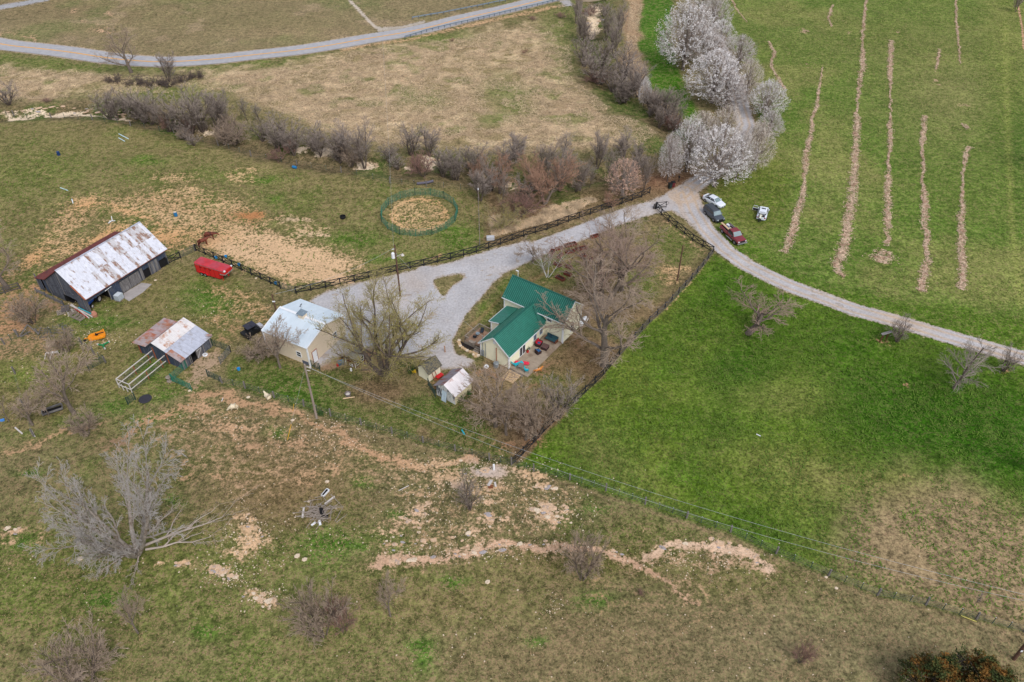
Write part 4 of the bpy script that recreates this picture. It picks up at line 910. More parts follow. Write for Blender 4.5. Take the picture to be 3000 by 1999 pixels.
tree('bush_orange', (1326, 122), 108, 28, 'rusty low bush under the start of the guardrail', 'bare_bush', 'bush')
for (x, y, s) in ((1178, 1075, 14), (1208, 1070, 10), (1205, 1090, 12), (1352, 1175, 18), (1371, 1155, 12), (940, 1215, 8)):
    g = G(x, y); t = thing('evergreen_shrub', 'small dark green shrub near the garden sheds and willow', 'shrub', g, 0, 'dark green shrubs near the sheds')
    pts = [Vector((random.gauss(0, 0.25), random.gauss(0, 0.25), abs(random.gauss(0.25, 0.2)))) * (s / 10) for _ in range(160)]
    V_, F_ = leaf_arrays(pts, 0.07, int(x), 2, 0.06); link('foliage', np_mesh('leaves_shrub', V_, F_, LEAFG), t)

# undergrowth filling the two thickets
R5 = random.Random(31)
for i in range(58):
    k = R5.random() * (len(CREEK_PX) - 1); j = int(k); f = k - j
    x = CREEK_PX[j][0] * (1 - f) + CREEK_PX[j + 1][0] * f + R5.gauss(0, 16); y = CREEK_PX[j][1] * (1 - f) + CREEK_PX[j + 1][1] * f + R5.gauss(0, 14) + (8 if j < 18 else 0)
    if x < 330 or y < 20 or (690 < x < 2000 and 500 < y and x > 1700): continue
    hh = R5.uniform(34, 74) * (1.0 if y > 250 else 0.8)
    kk = R5.choice(['bush', 'bush_mauve', 'bush_mauve', 'bush_red', 'slim_b']); zone = 'creek above the left paddock' if x < 800 else 'creek left of the round pen' if x < 1120 else 'creek behind the round pen' if x < 1500 else 'creek above the drive fence' if y > 430 else 'creek left of the pears' if y > 200 else 'creek below the bridge'
    tree(kk, (x, y), y - hh, R5.uniform(45, 85), {'bush': 'low wispy', 'bush_mauve': 'greyish', 'bush_red': 'reddish', 'slim_b': 'upright'}[kk] + ' undergrowth bush at the ' + zone, 'bare_bush', 'bush', 'undergrowth bushes of the creek thicket')
for n_, (x, y, t, w, k) in enumerate(sorted(((1300, 520, 420, 80, 'slim_b'), (1340, 530, 430, 70, 'slim_b'), (1490, 500, 400, 90, 'slim_b'), (1640, 480, 380, 80, 'slim'), (1700, 560, 450, 60, 'slim_b'), (1560, 560, 430, 110, 'bush_orange'), (1410, 590, 480, 90, 'slim_b'), (1640, 560, 440, 90, 'slim_b'), (1530, 600, 500, 90, 'bush_mauve'), (1600, 520, 400, 80, 'slim_b'), (1680, 520, 420, 80, 'slim'), (1400, 545, 450, 80, 'bush_orange'), (1860, 530, 430, 60, 'slim_b'), (1790, 540, 420, 60, 'slim_b')))):
    tree(k, (x, y), t, w, '%s bare tree, %s from the left of those crowded above the drive fence' % ({**WD, 'bush_orange': 'orange tipped'}[k], ORD[n_]), group='bare trees crowded above the drive fence')
# limbs torn off the dead tree
FALL = mat('fallen_wood', (168, 154, 142), 0.9, var=0.2)
def limb(px0, px1, r, label, lift=0.5, seed=0):
    a, b = G(*px0), G(*px1); t = thing('fallen_limb', label, 'fallen branch', a, 0, 'fallen limbs under the dead tree'); d = b - a; L = d.length; rr = random.Random(seed); segs = []
    def run(p, q, r0, dep):
        n = 4; prev = p; D_ = q - p
        for i in range(n):
            nx = p + D_ * ((i + 1) / n) + Vector((rr.gauss(0, 0.12), rr.gauss(0, 0.12), rr.gauss(0, 0.08))) + Z3 * 0.1; nx.z = max(nx.z, 0.06); r1 = r0 * (1 - 0.2 * (i + 1)); segs.append((prev, nx, r0 * (1 - 0.2 * i), max(r1, 0.012), dep))
            if dep < 2:
                for _ in range(2 if dep == 0 else 1):
                    an = rr.uniform(-0.8, 0.8); e = Vector((D_.x * math.cos(an) - D_.y * math.sin(an), D_.x * math.sin(an) + D_.y * math.cos(an), rr.uniform(-0.05, 0.25) * D_.length)) * rr.uniform(0.25, 0.5); run(nx, nx + e, max(r1 * 0.6, 0.014), dep + 1)
            prev = nx
    run(Vector((0, 0, lift)), Vector((d.x, d.y, 0.15)), r, 0)
    link('wood', seg_mesh('fallen_limb', segs, FALL, 4, 0.012), t)
limb((425, 1612), (655, 1520), 0.22, 'longest fallen silver limb reaching right of the dead tree', 0.8, 1); limb((430, 1618), (610, 1580), 0.18, 'fallen silver limb below the longest one', 0.5, 2); limb((408, 1635), (392, 1700), 0.10, 'short fallen limb pointing down from the dead trunk', 0.3, 3)
limb((370, 1630), (290, 1690), 0.12, 'fallen limb left below the dead trunk', 0.3, 4); limb((390, 1610), (250, 1575), 0.14, 'fallen limb lying left of the dead trunk', 0.6, 5); limb((425, 1600), (500, 1505), 0.2, 'thick broken limb angled up right from the dead trunk', 1.5, 6)
# ================================================================== BUILDINGS
def ang2(p, q): return math.atan2(q[1] - p[1], q[0] - p[0])
M_GREEN = mat('roof_green', (14, 88, 74), 0.34, 0.0, var=0.12, scale=1.0, bump=0.02, spec=0.5)
M_GRIB_SHEEN = mat('roof_green_rib_sheen', (70, 138, 120), 0.35, 0.0, var=0.1, scale=1.0, spec=0.5)  # ribs coloured lighter to paint in the reflected sheen of the panels
M_CREAM = mat('siding_cream', (232, 226, 200), 0.75, var=0.05, scale=1.5)
M_WHITE = mat('trim_white', (226, 226, 228), 0.6, var=0.05)
M_GLASS = mat('window_glass', (44, 50, 58), 0.12, var=0.2, spec=0.9)
M_BLIND = mat('blind_grey', (104, 116, 132), 0.5, var=0.05)
M_DARK = mat('dark_void', (26, 24, 26), 0.95, var=0.2)
M_CONC = mat('concrete', (158, 142, 124), 0.85, var=0.12, scale=1.2, col2=(134, 116, 98), thr=(0.48, 0.62))
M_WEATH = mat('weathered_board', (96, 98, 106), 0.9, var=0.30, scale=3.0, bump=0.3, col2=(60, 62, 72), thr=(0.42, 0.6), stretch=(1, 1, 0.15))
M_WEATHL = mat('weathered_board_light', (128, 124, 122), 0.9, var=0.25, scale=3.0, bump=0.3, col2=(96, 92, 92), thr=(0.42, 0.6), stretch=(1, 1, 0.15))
M_BLUEBD = mat('tarred_board', (56, 66, 84), 0.85, var=0.35, scale=3.0, bump=0.3, col2=(88, 90, 96), thr=(0.5, 0.66), stretch=(1, 1, 0.15))
M_ZINC = mat('old_white_metal', (204, 204, 212), 0.55, 0.0, var=0.12, scale=3.2, col2=(150, 130, 120), thr=(0.54, 0.68), stretch=(1.0, 0.2, 1.0))
M_ZINC2 = mat('galvanised_metal', (176, 178, 190), 0.5, 0.0, var=0.10, scale=1.6, col2=(152, 148, 152), thr=(0.5, 0.64))
M_RUSTY = mat('rusty_metal', (164, 148, 146), 0.7, 0.0, var=0.15, scale=1.3, col2=(158, 104, 78), thr=(0.44, 0.62))
M_RUSTRED = mat('red_painted_metal', (112, 52, 48), 0.6, 0.0, var=0.12, scale=2, col2=(88, 44, 42), thr=(0.5, 0.65))
M_RUST = mat('rust', (150, 84, 56), 0.85, var=0.2)
M_DECK = mat('deck_wood', (150, 120, 98), 0.85, var=0.2, scale=3, bump=0.2)
M_DECKG = mat('deck_rail_wood', (142, 130, 118), 0.85, var=0.2, scale=3, bump=0.2)
M_STONE = mat('limestone', (200, 168, 138), 0.95, var=0.2, scale=2.5, bump=0.6, col2=(166, 148, 136), thr=(0.5, 0.66))
M_STONEP = mat('pale_limestone', (208, 188, 164), 0.95, var=0.14, scale=2.5, bump=0.5)
M_SOILD = mat('dark_mulch', (38, 32, 30), 0.95, var=0.3)
M_LTBLUE = mat('roof_pale_blue', (202, 212, 220), 0.42, 0.0, var=0.04, scale=0.6, col2=(192, 204, 213), thr=(0.45, 0.7), spec=0.5)
M_TAN = mat('siding_tan', (216, 200, 178), 0.7, var=0.04)
M_GREY = mat('galv_grey', (142, 148, 152), 0.45, 0.3, var=0.1)
M_BLACKP = mat('black_board_paint', (34, 36, 40), 0.7, var=0.25, scale=3)
M_GREYB = mat('greyed_black_board', (88, 82, 80), 0.8, var=0.3, scale=2)
M_GRPIPE = mat('green_pipe', (48, 118, 98), 0.5, 0.1, var=0.15)
M_DGPIPE = mat('dark_green_pipe', (40, 66, 62), 0.5, 0.1, var=0.15)
M_SHINGLE = mat('mossy_shingle', (112, 104, 84), 0.95, var=0.3, scale=6, bump=0.4, col2=(72, 72, 72), thr=(0.46, 0.6))
M_PEEL = mat('peeling_paint', (206, 204, 200), 0.85, var=0.08, scale=3, col2=(92, 94, 100), thr=(0.50, 0.56), stretch=(1, 1, 0.3))
M_CREAMP = mat('peeling_cream', (220, 206, 168), 0.85, var=0.08, scale=3, col2=(120, 112, 100), thr=(0.56, 0.62), stretch=(1, 1, 0.3))
M_BARNRED = mat('barn_red', (92, 44, 40), 0.85, var=0.2)
M_RED = mat('bright_red', (196, 28, 34), 0.4, var=0.06, spec=0.5)

def roof_plane(parent, e0, e1, r1, r0, m, n, ribs=3, name='roof_sheet', th=0.04, rib_h=0.035, jit=0.0, rib_w=0.05, m2=None, label=None, lap=0, rib_m=None):
    """sheets running from the eave (e0->e1) up to the ridge (r0->r1), each with raised ribs; lap splits them into an upper and lower row"""
    e0, e1, r0, r1 = map(Vector, (e0, e1, r0, r1))
    nrm = (e1 - e0).cross(r0 - e0).normalized()
    if nrm.z < 0: nrm = -nrm
    R = random.Random(int(abs(e0.x * 31 + e1.y * 17) * 10) + n)
    for i in range(n):
        for row in range(1 + (lap > 0)):
            lo, hi = (0, 1) if not lap else ((0, lap + 0.02) if row == 0 else (lap, 1))
            off = nrm * (R.uniform(0, jit) + (0.02 if (lap and row == 1) else 0))
            a = e0.lerp(e1, i / n); b = e0.lerp(e1, (i + 1) / n); d = r0.lerp(r1, i / n); c = r0.lerp(r1, (i + 1) / n)
            A = a.lerp(d, lo) + off; D_ = a.lerp(d, hi) + off; B = b.lerp(c, lo) + off; C_ = b.lerp(c, hi) + off
            mb = MB()
            g = 0.006
            A2, B2, C2, D2 = A.lerp(B, g), B.lerp(A, g), C_.lerp(D_, g), D_.lerp(C_, g)
            mb.prism([A2, B2, C2, D2], nrm * th)
            for k in range(ribs):
                t = (k + 0.5) / ribs
                p, q = A.lerp(B, t) + nrm * (th + rib_h / 2 - 0.002), D_.lerp(C_, t) + nrm * (th + rib_h / 2 - 0.002)
                mb.beam(p, q, rib_w, rib_h, nrm)
            mm = m if not m2 or R.random() > m2[1] else m2[0]
            if rib_m:
                for k in range(ribs): mb.mi[6 + k * 6:12 + k * 6] = [1] * 6
            o = part(name, mb, [mm, rib_m] if rib_m else mm, parent)
            if label: o['label'] = label
def window(parent, p, w, h, u, n, frame=M_WHITE, pane=M_GLASS, split=True, label=None, depth=0.06):
    """window centred at p on a wall; u = direction along the wall, n = outward normal"""
    p, u, n = Vector(p), Vector(u), Vector(n); z = Vector((0, 0, 1)); fw = 0.09
    mb = MB()
    for s in (-1, 1):
        mb.beam(p + u * s * (w / 2) - z * (h / 2 + fw / 2) + n * depth / 2, p + u * s * (w / 2) + z * (h / 2 + fw / 2) + n * depth / 2, fw, depth, n)
        mb.beam(p - u * (w / 2 - fw / 2) + z * s * h / 2 + n * depth / 2, p + u * (w / 2 - fw / 2) + z * s * h / 2 + n * depth / 2, depth, fw)
    if split: mb.beam(p - u * (w / 2 - fw / 2) + n * depth / 2, p + u * (w / 2 - fw / 2) + n * depth / 2, depth * 0.8, 0.05)
    f = part('window', mb, frame, parent, label)
    g = MB()
    for s in ((-1, 1) if split else (0,)):
        hh = (h / 2 - fw / 2) if split else h - fw
        cz = s * (h / 4)
        c = p + z * cz + n * 0.018
        a = u * (w / 2 - fw / 2); b = z * (hh / 2 - 0.01)
        g = MB().prism([c - a - b, c + a - b, c + a + b, c - a + b], n * 0.012)
        part('pane', g, pane, f)
    return f
X_, Y_, Z_ = Vector((1, 0, 0)), Vector((0, 1, 0)), Vector((0, 0, 1))

def house():
    O = (-0.49, 87.16); A = math.radians(54.5)
    h = thing('farmhouse', 'cream two part farmhouse with a green metal roof and a patio', 'house', (O[0], O[1], 0), A)
    # wing walls (gable at x=0)
    mb = MB()
    mb.prism([(0, 0, -0.5), (0, 5.1, -0.5), (0, 5.1, 2.7), (0, 2.55, 4.85), (0, 0, 2.7)], (9.5, 0, 0))
    part('wing_wall', mb, M_CREAM, h)
    mb = MB(); mb.prism([(5.0, 5.1, -0.5), (9.5, 5.1, -0.5), (9.5, 6.85, -0.5), (5.0, 6.85, -0.5)], (0, 0, 3.0)); part('bump_out_wall', mb, M_CREAM, h)
    # main block, gables at y=-3.38 and y=7.6
    mb = MB(); mb.prism([(9.5, -3.38, -0.5), (14.6, -3.38, -0.5), (14.6, -3.38, 4.3), (12.05, -3.38, 6.55), (9.5, -3.38, 4.3)], (0, 10.98, 0))
    part('main_wall', mb, M_CREAM, h)
    # lap siding courses, thin raised strips
    k = 0; z = -0.1
    lapA, lapB, lapC, lapD = MB(), MB(), MB(), MB()
    while z < 6.3:
        if z < 2.6:
            lapB.beam((0.06, -0.012, z), (9.44, -0.012, z), 0.024, 0.03)
        if z < 4.6:
            w0 = 0 if z < 2.7 else (z - 2.7) / (4.85 - 2.7) * 2.55
            lapA.beam((-0.012, 0.06 + w0, z), (-0.012, 5.04 - w0, z), 0.024, 0.03)
        if z < 4.2: lapC.beam((9.488, -3.32, z), (9.488, -0.05, z), 0.024, 0.03)
        if 2.7 < z < 4.2: lapC.beam((9.488, 0.05, z), (9.488, 7.54, z), 0.024, 0.03)
        if z < 6.3:
            w0 = 0 if z < 4.3 else (z - 4.3) / 2.25 * 2.55
            lapD.beam((9.56 + w0, -3.392, z), (14.54 - w0, -3.392, z), 0.024, 0.03)
        z += 0.21
    for m_, l_ in ((lapA, 'gable siding'), (lapB, 'patio side siding'), (lapC, 'front siding'), (lapD, 'end siding')):
        o = part('siding', m_, M_CREAM, h); o['kind'] = 'stuff'
    # corner boards and trims
    for x, y, z0, z1 in ((-0.02, -0.02, -0.4, 2.7), (-0.02, 5.12, -0.4, 2.7), (9.48, -3.4, -0.4, 4.3), (14.62, -3.4, -0.4, 4.3), (9.48, 7.62, -0.4, 4.3), (4.98, 6.87, -0.4, 2.45)):
        mb = MB().box((x, y, (z0 + z1) / 2), (0.16, 0.16, z1 - z0)); part('corner_board', mb, M_WHITE, h)
    # roofs
    s = (4.85 - 2.7) / 2.55; ov = 0.28
    roof_plane(h, (-0.3, -ov, 2.7 - s * ov), (9.45, -ov, 2.7 - s * ov), (10.2, 2.55, 4.88), (-0.3, 2.55, 4.88), M_GREEN, 10, 4, rib_m=M_GRIB_SHEEN, rib_w=0.07)
    roof_plane(h, (-0.3, 5.1 + ov, 2.7 - s * ov), (9.9, 5.1 + ov, 2.7 - s * ov), (10.2, 2.55, 4.88), (-0.3, 2.55, 4.88), M_GREEN, 10, 4, rib_m=M_GRIB_SHEEN, rib_w=0.07)
    roof_plane(h, (4.8, 7.15, 2.50), (9.45, 7.15, 2.50), (9.45, 4.9, 3.02), (4.8, 4.9, 3.02), M_GREEN, 5, 4, rib_m=M_GRIB_SHEEN, rib_w=0.07)
    s2 = 2.25 / 2.55
    roof_plane(h, (9.5 - ov, -3.7, 4.3 - s2 * ov), (9.5 - ov, 7.92, 4.3 - s2 * ov), (12.05, 7.92, 6.6), (12.05, -3.7, 6.6), M_GREEN, 12, 3, rib_m=M_GRIB_SHEEN)
    roof_plane(h, (14.6 + ov, -3.7, 4.3 - s2 * ov), (14.6 + ov, 7.92, 4.3 - s2 * ov), (12.05, 7.92, 6.6), (12.05, -3.7, 6.6), M_GREEN, 12, 3, rib_m=M_GRIB_SHEEN)
    mb = MB(); mb.prism([(9.5, 2.3, 4.86), (9.5, -0.3, 3.02), (7.9, -0.32, 2.56)], (0, 0, 0.07)); part('roof_valley', mb, M_GREEN, h)
    mb = MB(); mb.beam((-0.34, 2.55, 4.95), (10.2, 2.55, 4.95), 0.26, 0.05); part('ridge_cap', mb, M_GREEN, h)
    mb = MB(); mb.beam((12.05, -3.72, 6.68), (12.05, 7.94, 6.68), 0.26, 0.05); part('ridge_cap', mb, M_GREEN, h)
    # fascias and gutters
    for a, b in (((-0.3, -ov - 0.05, 2.42), (9.2, -ov - 0.05, 2.42)), ((-0.3, 5.1 + ov + 0.05, 2.42), (4.7, 5.1 + ov + 0.05, 2.42)), ((4.8, 7.22, 2.44), (9.45, 7.22, 2.44)), ((9.17, -3.7, 4.0), (9.17, 7.9, 4.0))):
        part('gutter', MB().beam(a, b, 0.12, 0.1), M_WHITE, h)
    for a, b in (((-0.31, -ov, 2.44), (-0.31, 2.55, 4.83)), ((-0.31, 5.1 + ov, 2.44), (-0.31, 2.55, 4.83)), ((9.22, -3.71, 4.03), (12.05, -3.71, 6.56)), ((14.88, -3.71, 4.03), (12.05, -3.71, 6.56)), ((4.79, 7.15, 2.44), (4.79, 5.3, 2.88))):
        part('rake_board', MB().beam(a, b, 0.05, 0.16, (0, 0, 1)), M_WHITE, h)
    for x, y, z0 in ((0.06, -0.12, 2.4), (0.06, 5.24, 2.4), (9.36, -3.3, 4.0)):
        part('downspout', MB().box((x, y, z0 / 2 - 0.1), (0.09, 0.09, z0)), M_WHITE, h)
    # openings
    nY = Vector((0, -1, 0))
    f = window(h, (3.5, -0.0, 1.25), 1.45, 2.15, X_, nY, split=False, label='white framed sliding glass door'); f.name = 'sliding_door'
    part('door_stile', MB().box((3.5, -0.05, 1.25), (0.1, 0.05, 2.05)), M_WHITE, h)
    window(h, (6.85, 0, 1.55), 0.85, 1.55, X_, nY, pane=M_BLIND, split=False); window(h, (8.5, 0, 1.6), 0.85, 1.6, X_, nY, pane=M_BLIND, split=False)
    window(h, (9.5, -0.85, 3.5), 0.85, 0.8, Y_, -X_)
    window(h, (12.1, -3.38, 1.5), 0.95, 1.4, X_, nY)
    window(h, (0.0, 2.55, 3.85), 0.38, 0.5, Y_, -X_, pane=M_WHITE, split=False, label='small white gable vent')
    # meter box, conduit, flues, roof vents
    part('meter_box', MB().box((-0.12, 4.72, 0.75), (0.2, 0.42, 1.0)), M_GREY, h)
    part('service_mast', MB().cyl((-0.12, 4.7, 1.2), 0.05, 3.0, 8), M_GREY, h)
    part('conduit', MB().cyl((-0.08, 4.2, 0.1), 0.045, 2.7, 8), M_GREY, h)
    part('flue_pipe', MB().cyl((-0.2, 2.1, 0.0), 0.06, 3.1, 8), M_RUST, h)
    part('air_conditioner', MB().lathe((-0.75, 1.75, 0), [(0.0, 0), (0.42, 0), (0.42, 0.75), (0.36, 0.8), (0.12, 0.82), (0, 0.82)], 16), M_GREY, h)
    part('vent_pipe', MB().cyl((12.6, 0.8, 6.2), 0.05, 0.7, 8), M_BLACKP, h)
    part('antenna', MB().cyl((12.3, 7.0, 6.3), 0.04, 1.3, 6).box((12.3, 7.15, 7.62), (0.12, 0.5, 0.12)), M_WHITE, h)
    part('step_slab', MB().box((2.0, -0.3, -0.05), (0.1, 0.1, 0.1)), M_CONC, h)
    return h
house()
HO, HA = (-0.49, 87.16), math.radians(54.5)
def HL(x, y, z=0.0):
    """farmhouse local -> world"""
    return Vector((HO[0] + x * math.cos(HA) - y * math.sin(HA), HO[1] + x * math.sin(HA) + y * math.cos(HA), z))
# patio slabs
pt = thing('patio', 'square concrete patio along the right wall of the farmhouse wing', 'patio', (HO[0], HO[1], 0), HA); pt['kind'] = 'structure'; del pt['category']
for i in range(3):
    for j in range(1):
        part('concrete_slab', MB().box((1.55 + i * 3.15, -1.72, 0.02), (3.13, 3.34, 0.3)), M_CONC, pt)
part('patio_step', MB().box((-0.25, -1.6, -0.02), (0.35, 2.2, 0.14)), mat('grey_step', (128, 120, 112), 0.9), pt)
# deck
dk = thing('deck', 'raised wooden deck with railing and steps left of the farmhouse', 'deck', (HO[0], HO[1], 0), HA)
for i in range(22):
    x = 0.75 + i * 0.165
    piece('deck_board', M_DECK, (x, 5.45 if x > 0.9 else 6.9, 0.62), (x, 8.75, 0.62), 0.15, 0.04, dk)
part('deck_skirt', MB().box((0.68, 7.8, 0.3), (0.04, 1.9, 0.56)).box((2.5, 8.8, 0.3), (3.7, 0.04, 0.56)).box((4.36, 7.7, 0.3), (0.04, 2.2, 0.56)), M_DECKG, dk)
def rail(pts, parent, h=0.92, z=0.62):
    for a, b in zip(pts[:-1], pts[1:]):
        a, b = Vector((*a, z)), Vector((*b, z)); n = max(2, int((b - a).length / 0.22))
        piece('handrail', M_DECKG, a + Z_ * h, b + Z_ * h, 0.14, 0.04, parent)
        mb = MB()
        for i in range(n + 1):
            p = a.lerp(b, i / n); mb.box((p.x, p.y, z + h / 2), (0.05, 0.05, h))
        part('balusters', mb, M_DECKG, parent)
rail([(0.72, 8.0), (0.72, 8.75), (4.35, 8.75), (4.35, 6.6)], dk)
rail([(0.3, 6.75), (0.9, 6.75)], dk, 0.9, 0.5)
for i in range(4): piece('step', M_DECKG, (0.62 - i * 0.28, 5.6, 0.50 - i * 0.15), (0.62 - i * 0.28, 6.65, 0.50 - i * 0.15), 0.27, 0.06, dk)
part('bench', MB().box((0.78, 7.4, 0.95), (0.5, 1.1, 0.06)).box((0.6, 7.4, 0.75), (0.05, 1.1, 0.35)), M_DECKG, dk)
# stone edged flower bed below the deck
bed = thing('flower_bed', 'dark mulched bed with a flat stone border below the deck', 'flower bed', (HO[0], HO[1], 0), HA)
part('mulch', MB().prism([(0.68, 6.8, -0.1), (0.68, 9.6, -0.1), (0.1, 9.3, -0.1), (-0.2, 8.3, -0.1), (-0.15, 7.2, -0.1)], (0, 0, 0.16)), M_SOILD, bed)
R = random.Random(4)
for i, (x, y) in enumerate([(0.75, 9.95), (0.35, 9.75), (0.05, 9.35), (-0.22, 8.95), (-0.35, 8.45), (-0.42, 7.95), (-0.45, 7.45), (-0.4, 6.95), (-0.25, 6.45), (-0.6, 6.1), (-0.3, 5.9), (-0.75, 5.6), (-0.4, 5.35)]):
    r = 0.28; poly = [(x + r * R.uniform(0.8, 1.2) * math.cos(a * 1.05), y + r * R.uniform(0.8, 1.3) * math.sin(a * 1.05), -0.05) for a in range(6)]
    part('edging_stone', MB().prism(poly, (0, 0, 0.17 + R.random() * 0.05)), M_STONEP if i % 3 == 0 else mat('sandstone', (190, 160, 124), 0.95, var=0.15), bed)

# ---------------- garage
def garage():
    g = thing('garage', 'cream metal garage with a pale blue roof and a small cupola', 'garage', (-30.0, 87.66, 0), math.radians(61.5))
    mb = MB().prism([(0, 0, -0.5), (8.6, 0, -0.5), (8.6, 0, 3.65), (4.3, 0, 4.95), (0, 0, 3.65)], (0, 8.3, 0)); part('wall', mb, M_TAN, g)
    mb = MB(); i = 0; x = 0.14
    while x < 8.5:
        zt = 3.6 + (1.3 * (x / 4.3) if x < 4.3 else 1.3 * ((8.6 - x) / 4.3))
        if not (0.75 < x < 1.75): mb.beam((x, -0.02, 0.0), (x, -0.02, zt), 0.05, 0.04, (0, 1, 0))
        else: mb.beam((x, -0.02, 2.15), (x, -0.02, zt), 0.05, 0.04, (0, 1, 0))
        x += 0.235
    y = 0.14
    while y < 8.2: mb.beam((-0.012, y, 0.0), (-0.012, y, 3.6), 0.04, 0.02, (1, 0, 0)); y += 0.235
    o = part('wall_rib', mb, M_TAN, g); o['kind'] = 'stuff'
    s = 1.3 / 4.3
    roof_plane(g, (-0.12, -0.15, 3.62), (-0.12, 8.45, 3.62), (4.3, 8.45, 4.98), (4.3, -0.15, 4.98), M_LTBLUE, 9, 4, rib_h=0.022, rib_w=0.04)
    roof_plane(g, (8.72, -0.15, 3.62), (8.72, 8.45, 3.62), (4.3, 8.45, 4.98), (4.3, -0.15, 4.98), M_LTBLUE, 9, 4, rib_h=0.022, rib_w=0.04)
    part('ridge_cap', MB().beam((4.3, -0.2, 5.06), (4.3, 8.5, 5.06), 0.42, 0.03), M_WHITE, g)
    for a, b in (((-0.16, -0.17, 3.66), (4.3, -0.17, 5.0)), ((8.76, -0.17, 3.66), (4.3, -0.17, 5.0)), ((-0.16, 8.47, 3.66), (4.3, 8.47, 5.0))):
        part('rake_trim', MB().beam(a, b, 0.10, 0.16), M_WHITE, g)
    part('eave_trim', MB().beam((-0.16, -0.15, 3.58), (-0.16, 8.45, 3.58), 0.08, 0.14), M_WHITE, g)
    for x, y in ((-0.02, -0.02), (8.62, -0.02), (-0.02, 8.32)):
        part('corner_trim', MB().box((x, y, 1.75), (0.2, 0.2, 3.7)), M_WHITE, g)
    d = part('door', MB().box((1.25, -0.06, 1.02), (0.92, 0.06, 2.04)), M_WHITE, g); part('handle', MB().box((1.6, -0.11, 1.0), (0.06, 0.05, 0.12)), M_GREY, d)
    part('door_frame', MB().box((0.74, -0.05, 1.05), (0.07, 0.08, 2.12)).box((1.76, -0.05, 1.05), (0.07, 0.08, 2.12)).box((1.25, -0.05, 2.12), (1.1, 0.08, 0.07)), M_RUST, g)
    window(g, (6.1, -0.02, 1.6), 0.8, 0.95, X_, -Y_); window(g, (0, 1.85, 1.62), 0.85, 0.95, Y_, -X_); window(g, (0, 6.05, 1.75), 0.85, 0.95, Y_, -X_)
    part('hatch_door', MB().box((-0.03, 0.85, 0.32), (0.05, 1.15, 0.66)), mat('hatch_grey', (84, 88, 100), 0.7), g, 'low dark hatch at the foot of the wall')
    c = part('cupola', MB().box((4.25, 3.95, 5.25), (0.95, 0.95, 0.85)).beam((3.74, 3.44, 5.66), (4.76, 3.44, 5.66), 0.06, 0.08), mat('cupola_wall', (222, 206, 184), 0.7), g)
    part('cupola_roof', MB().add([(3.6, 3.3, 5.68), (4.9, 3.3, 5.68), (4.9, 4.6, 5.68), (3.6, 4.6, 5.68), (4.25, 3.95, 6.5)], [(3, 2, 1, 0), (0, 1, 4), (1, 2, 4), (2, 3, 4), (3, 0, 4)]), mat('cupola_roof', (118, 132, 144), 0.5), c)
    part('weather_vane', MB().cyl((4.25, 3.95, 6.45), 0.02, 0.75, 6).beam((3.95, 3.95, 6.95), (4.55, 3.95, 6.95), 0.03, 0.03).beam((4.25, 3.65, 6.85), (4.25, 4.25, 6.85), 0.03, 0.03).box((4.45, 3.95, 7.12), (0.32, 0.02, 0.16)), M_BLACKP, c)
garage()

def boards(parent, p0, p1, z0, ztop, n, m, nrm, skip=(), name='board', gap=0.02, jit=0.012, m2=None):
    """upright wall boards from p0 to p1; ztop a function of t; skip = list of (t0, t1, zlo) raising the foot"""
    p0, p1 = Vector((*p0, 0)), Vector((*p1, 0)); L = (p1 - p0).length; w = L / n; R = random.Random(int(L * 100) + n)
    nrm = Vector(nrm)
    for i in range(n):
        t = (i + 0.5) / n; lo = z0 + R.uniform(-0.02, 0.05); zt = ztop(t) + R.uniform(-0.03, 0.0)
        for a, b, zz in skip:
            if a <= t <= b: lo = zz
        if lo is None or lo >= zt - 0.05: continue
        c = p0.lerp(p1, t) + nrm * R.uniform(0, jit)
        piece(name, (m2[0] if m2 and R.random() < m2[1] else m), (c.x, c.y, lo), (c.x, c.y, zt), w - gap, 0.028, parent, up=(nrm.x, nrm.y, 0)).rotation_euler
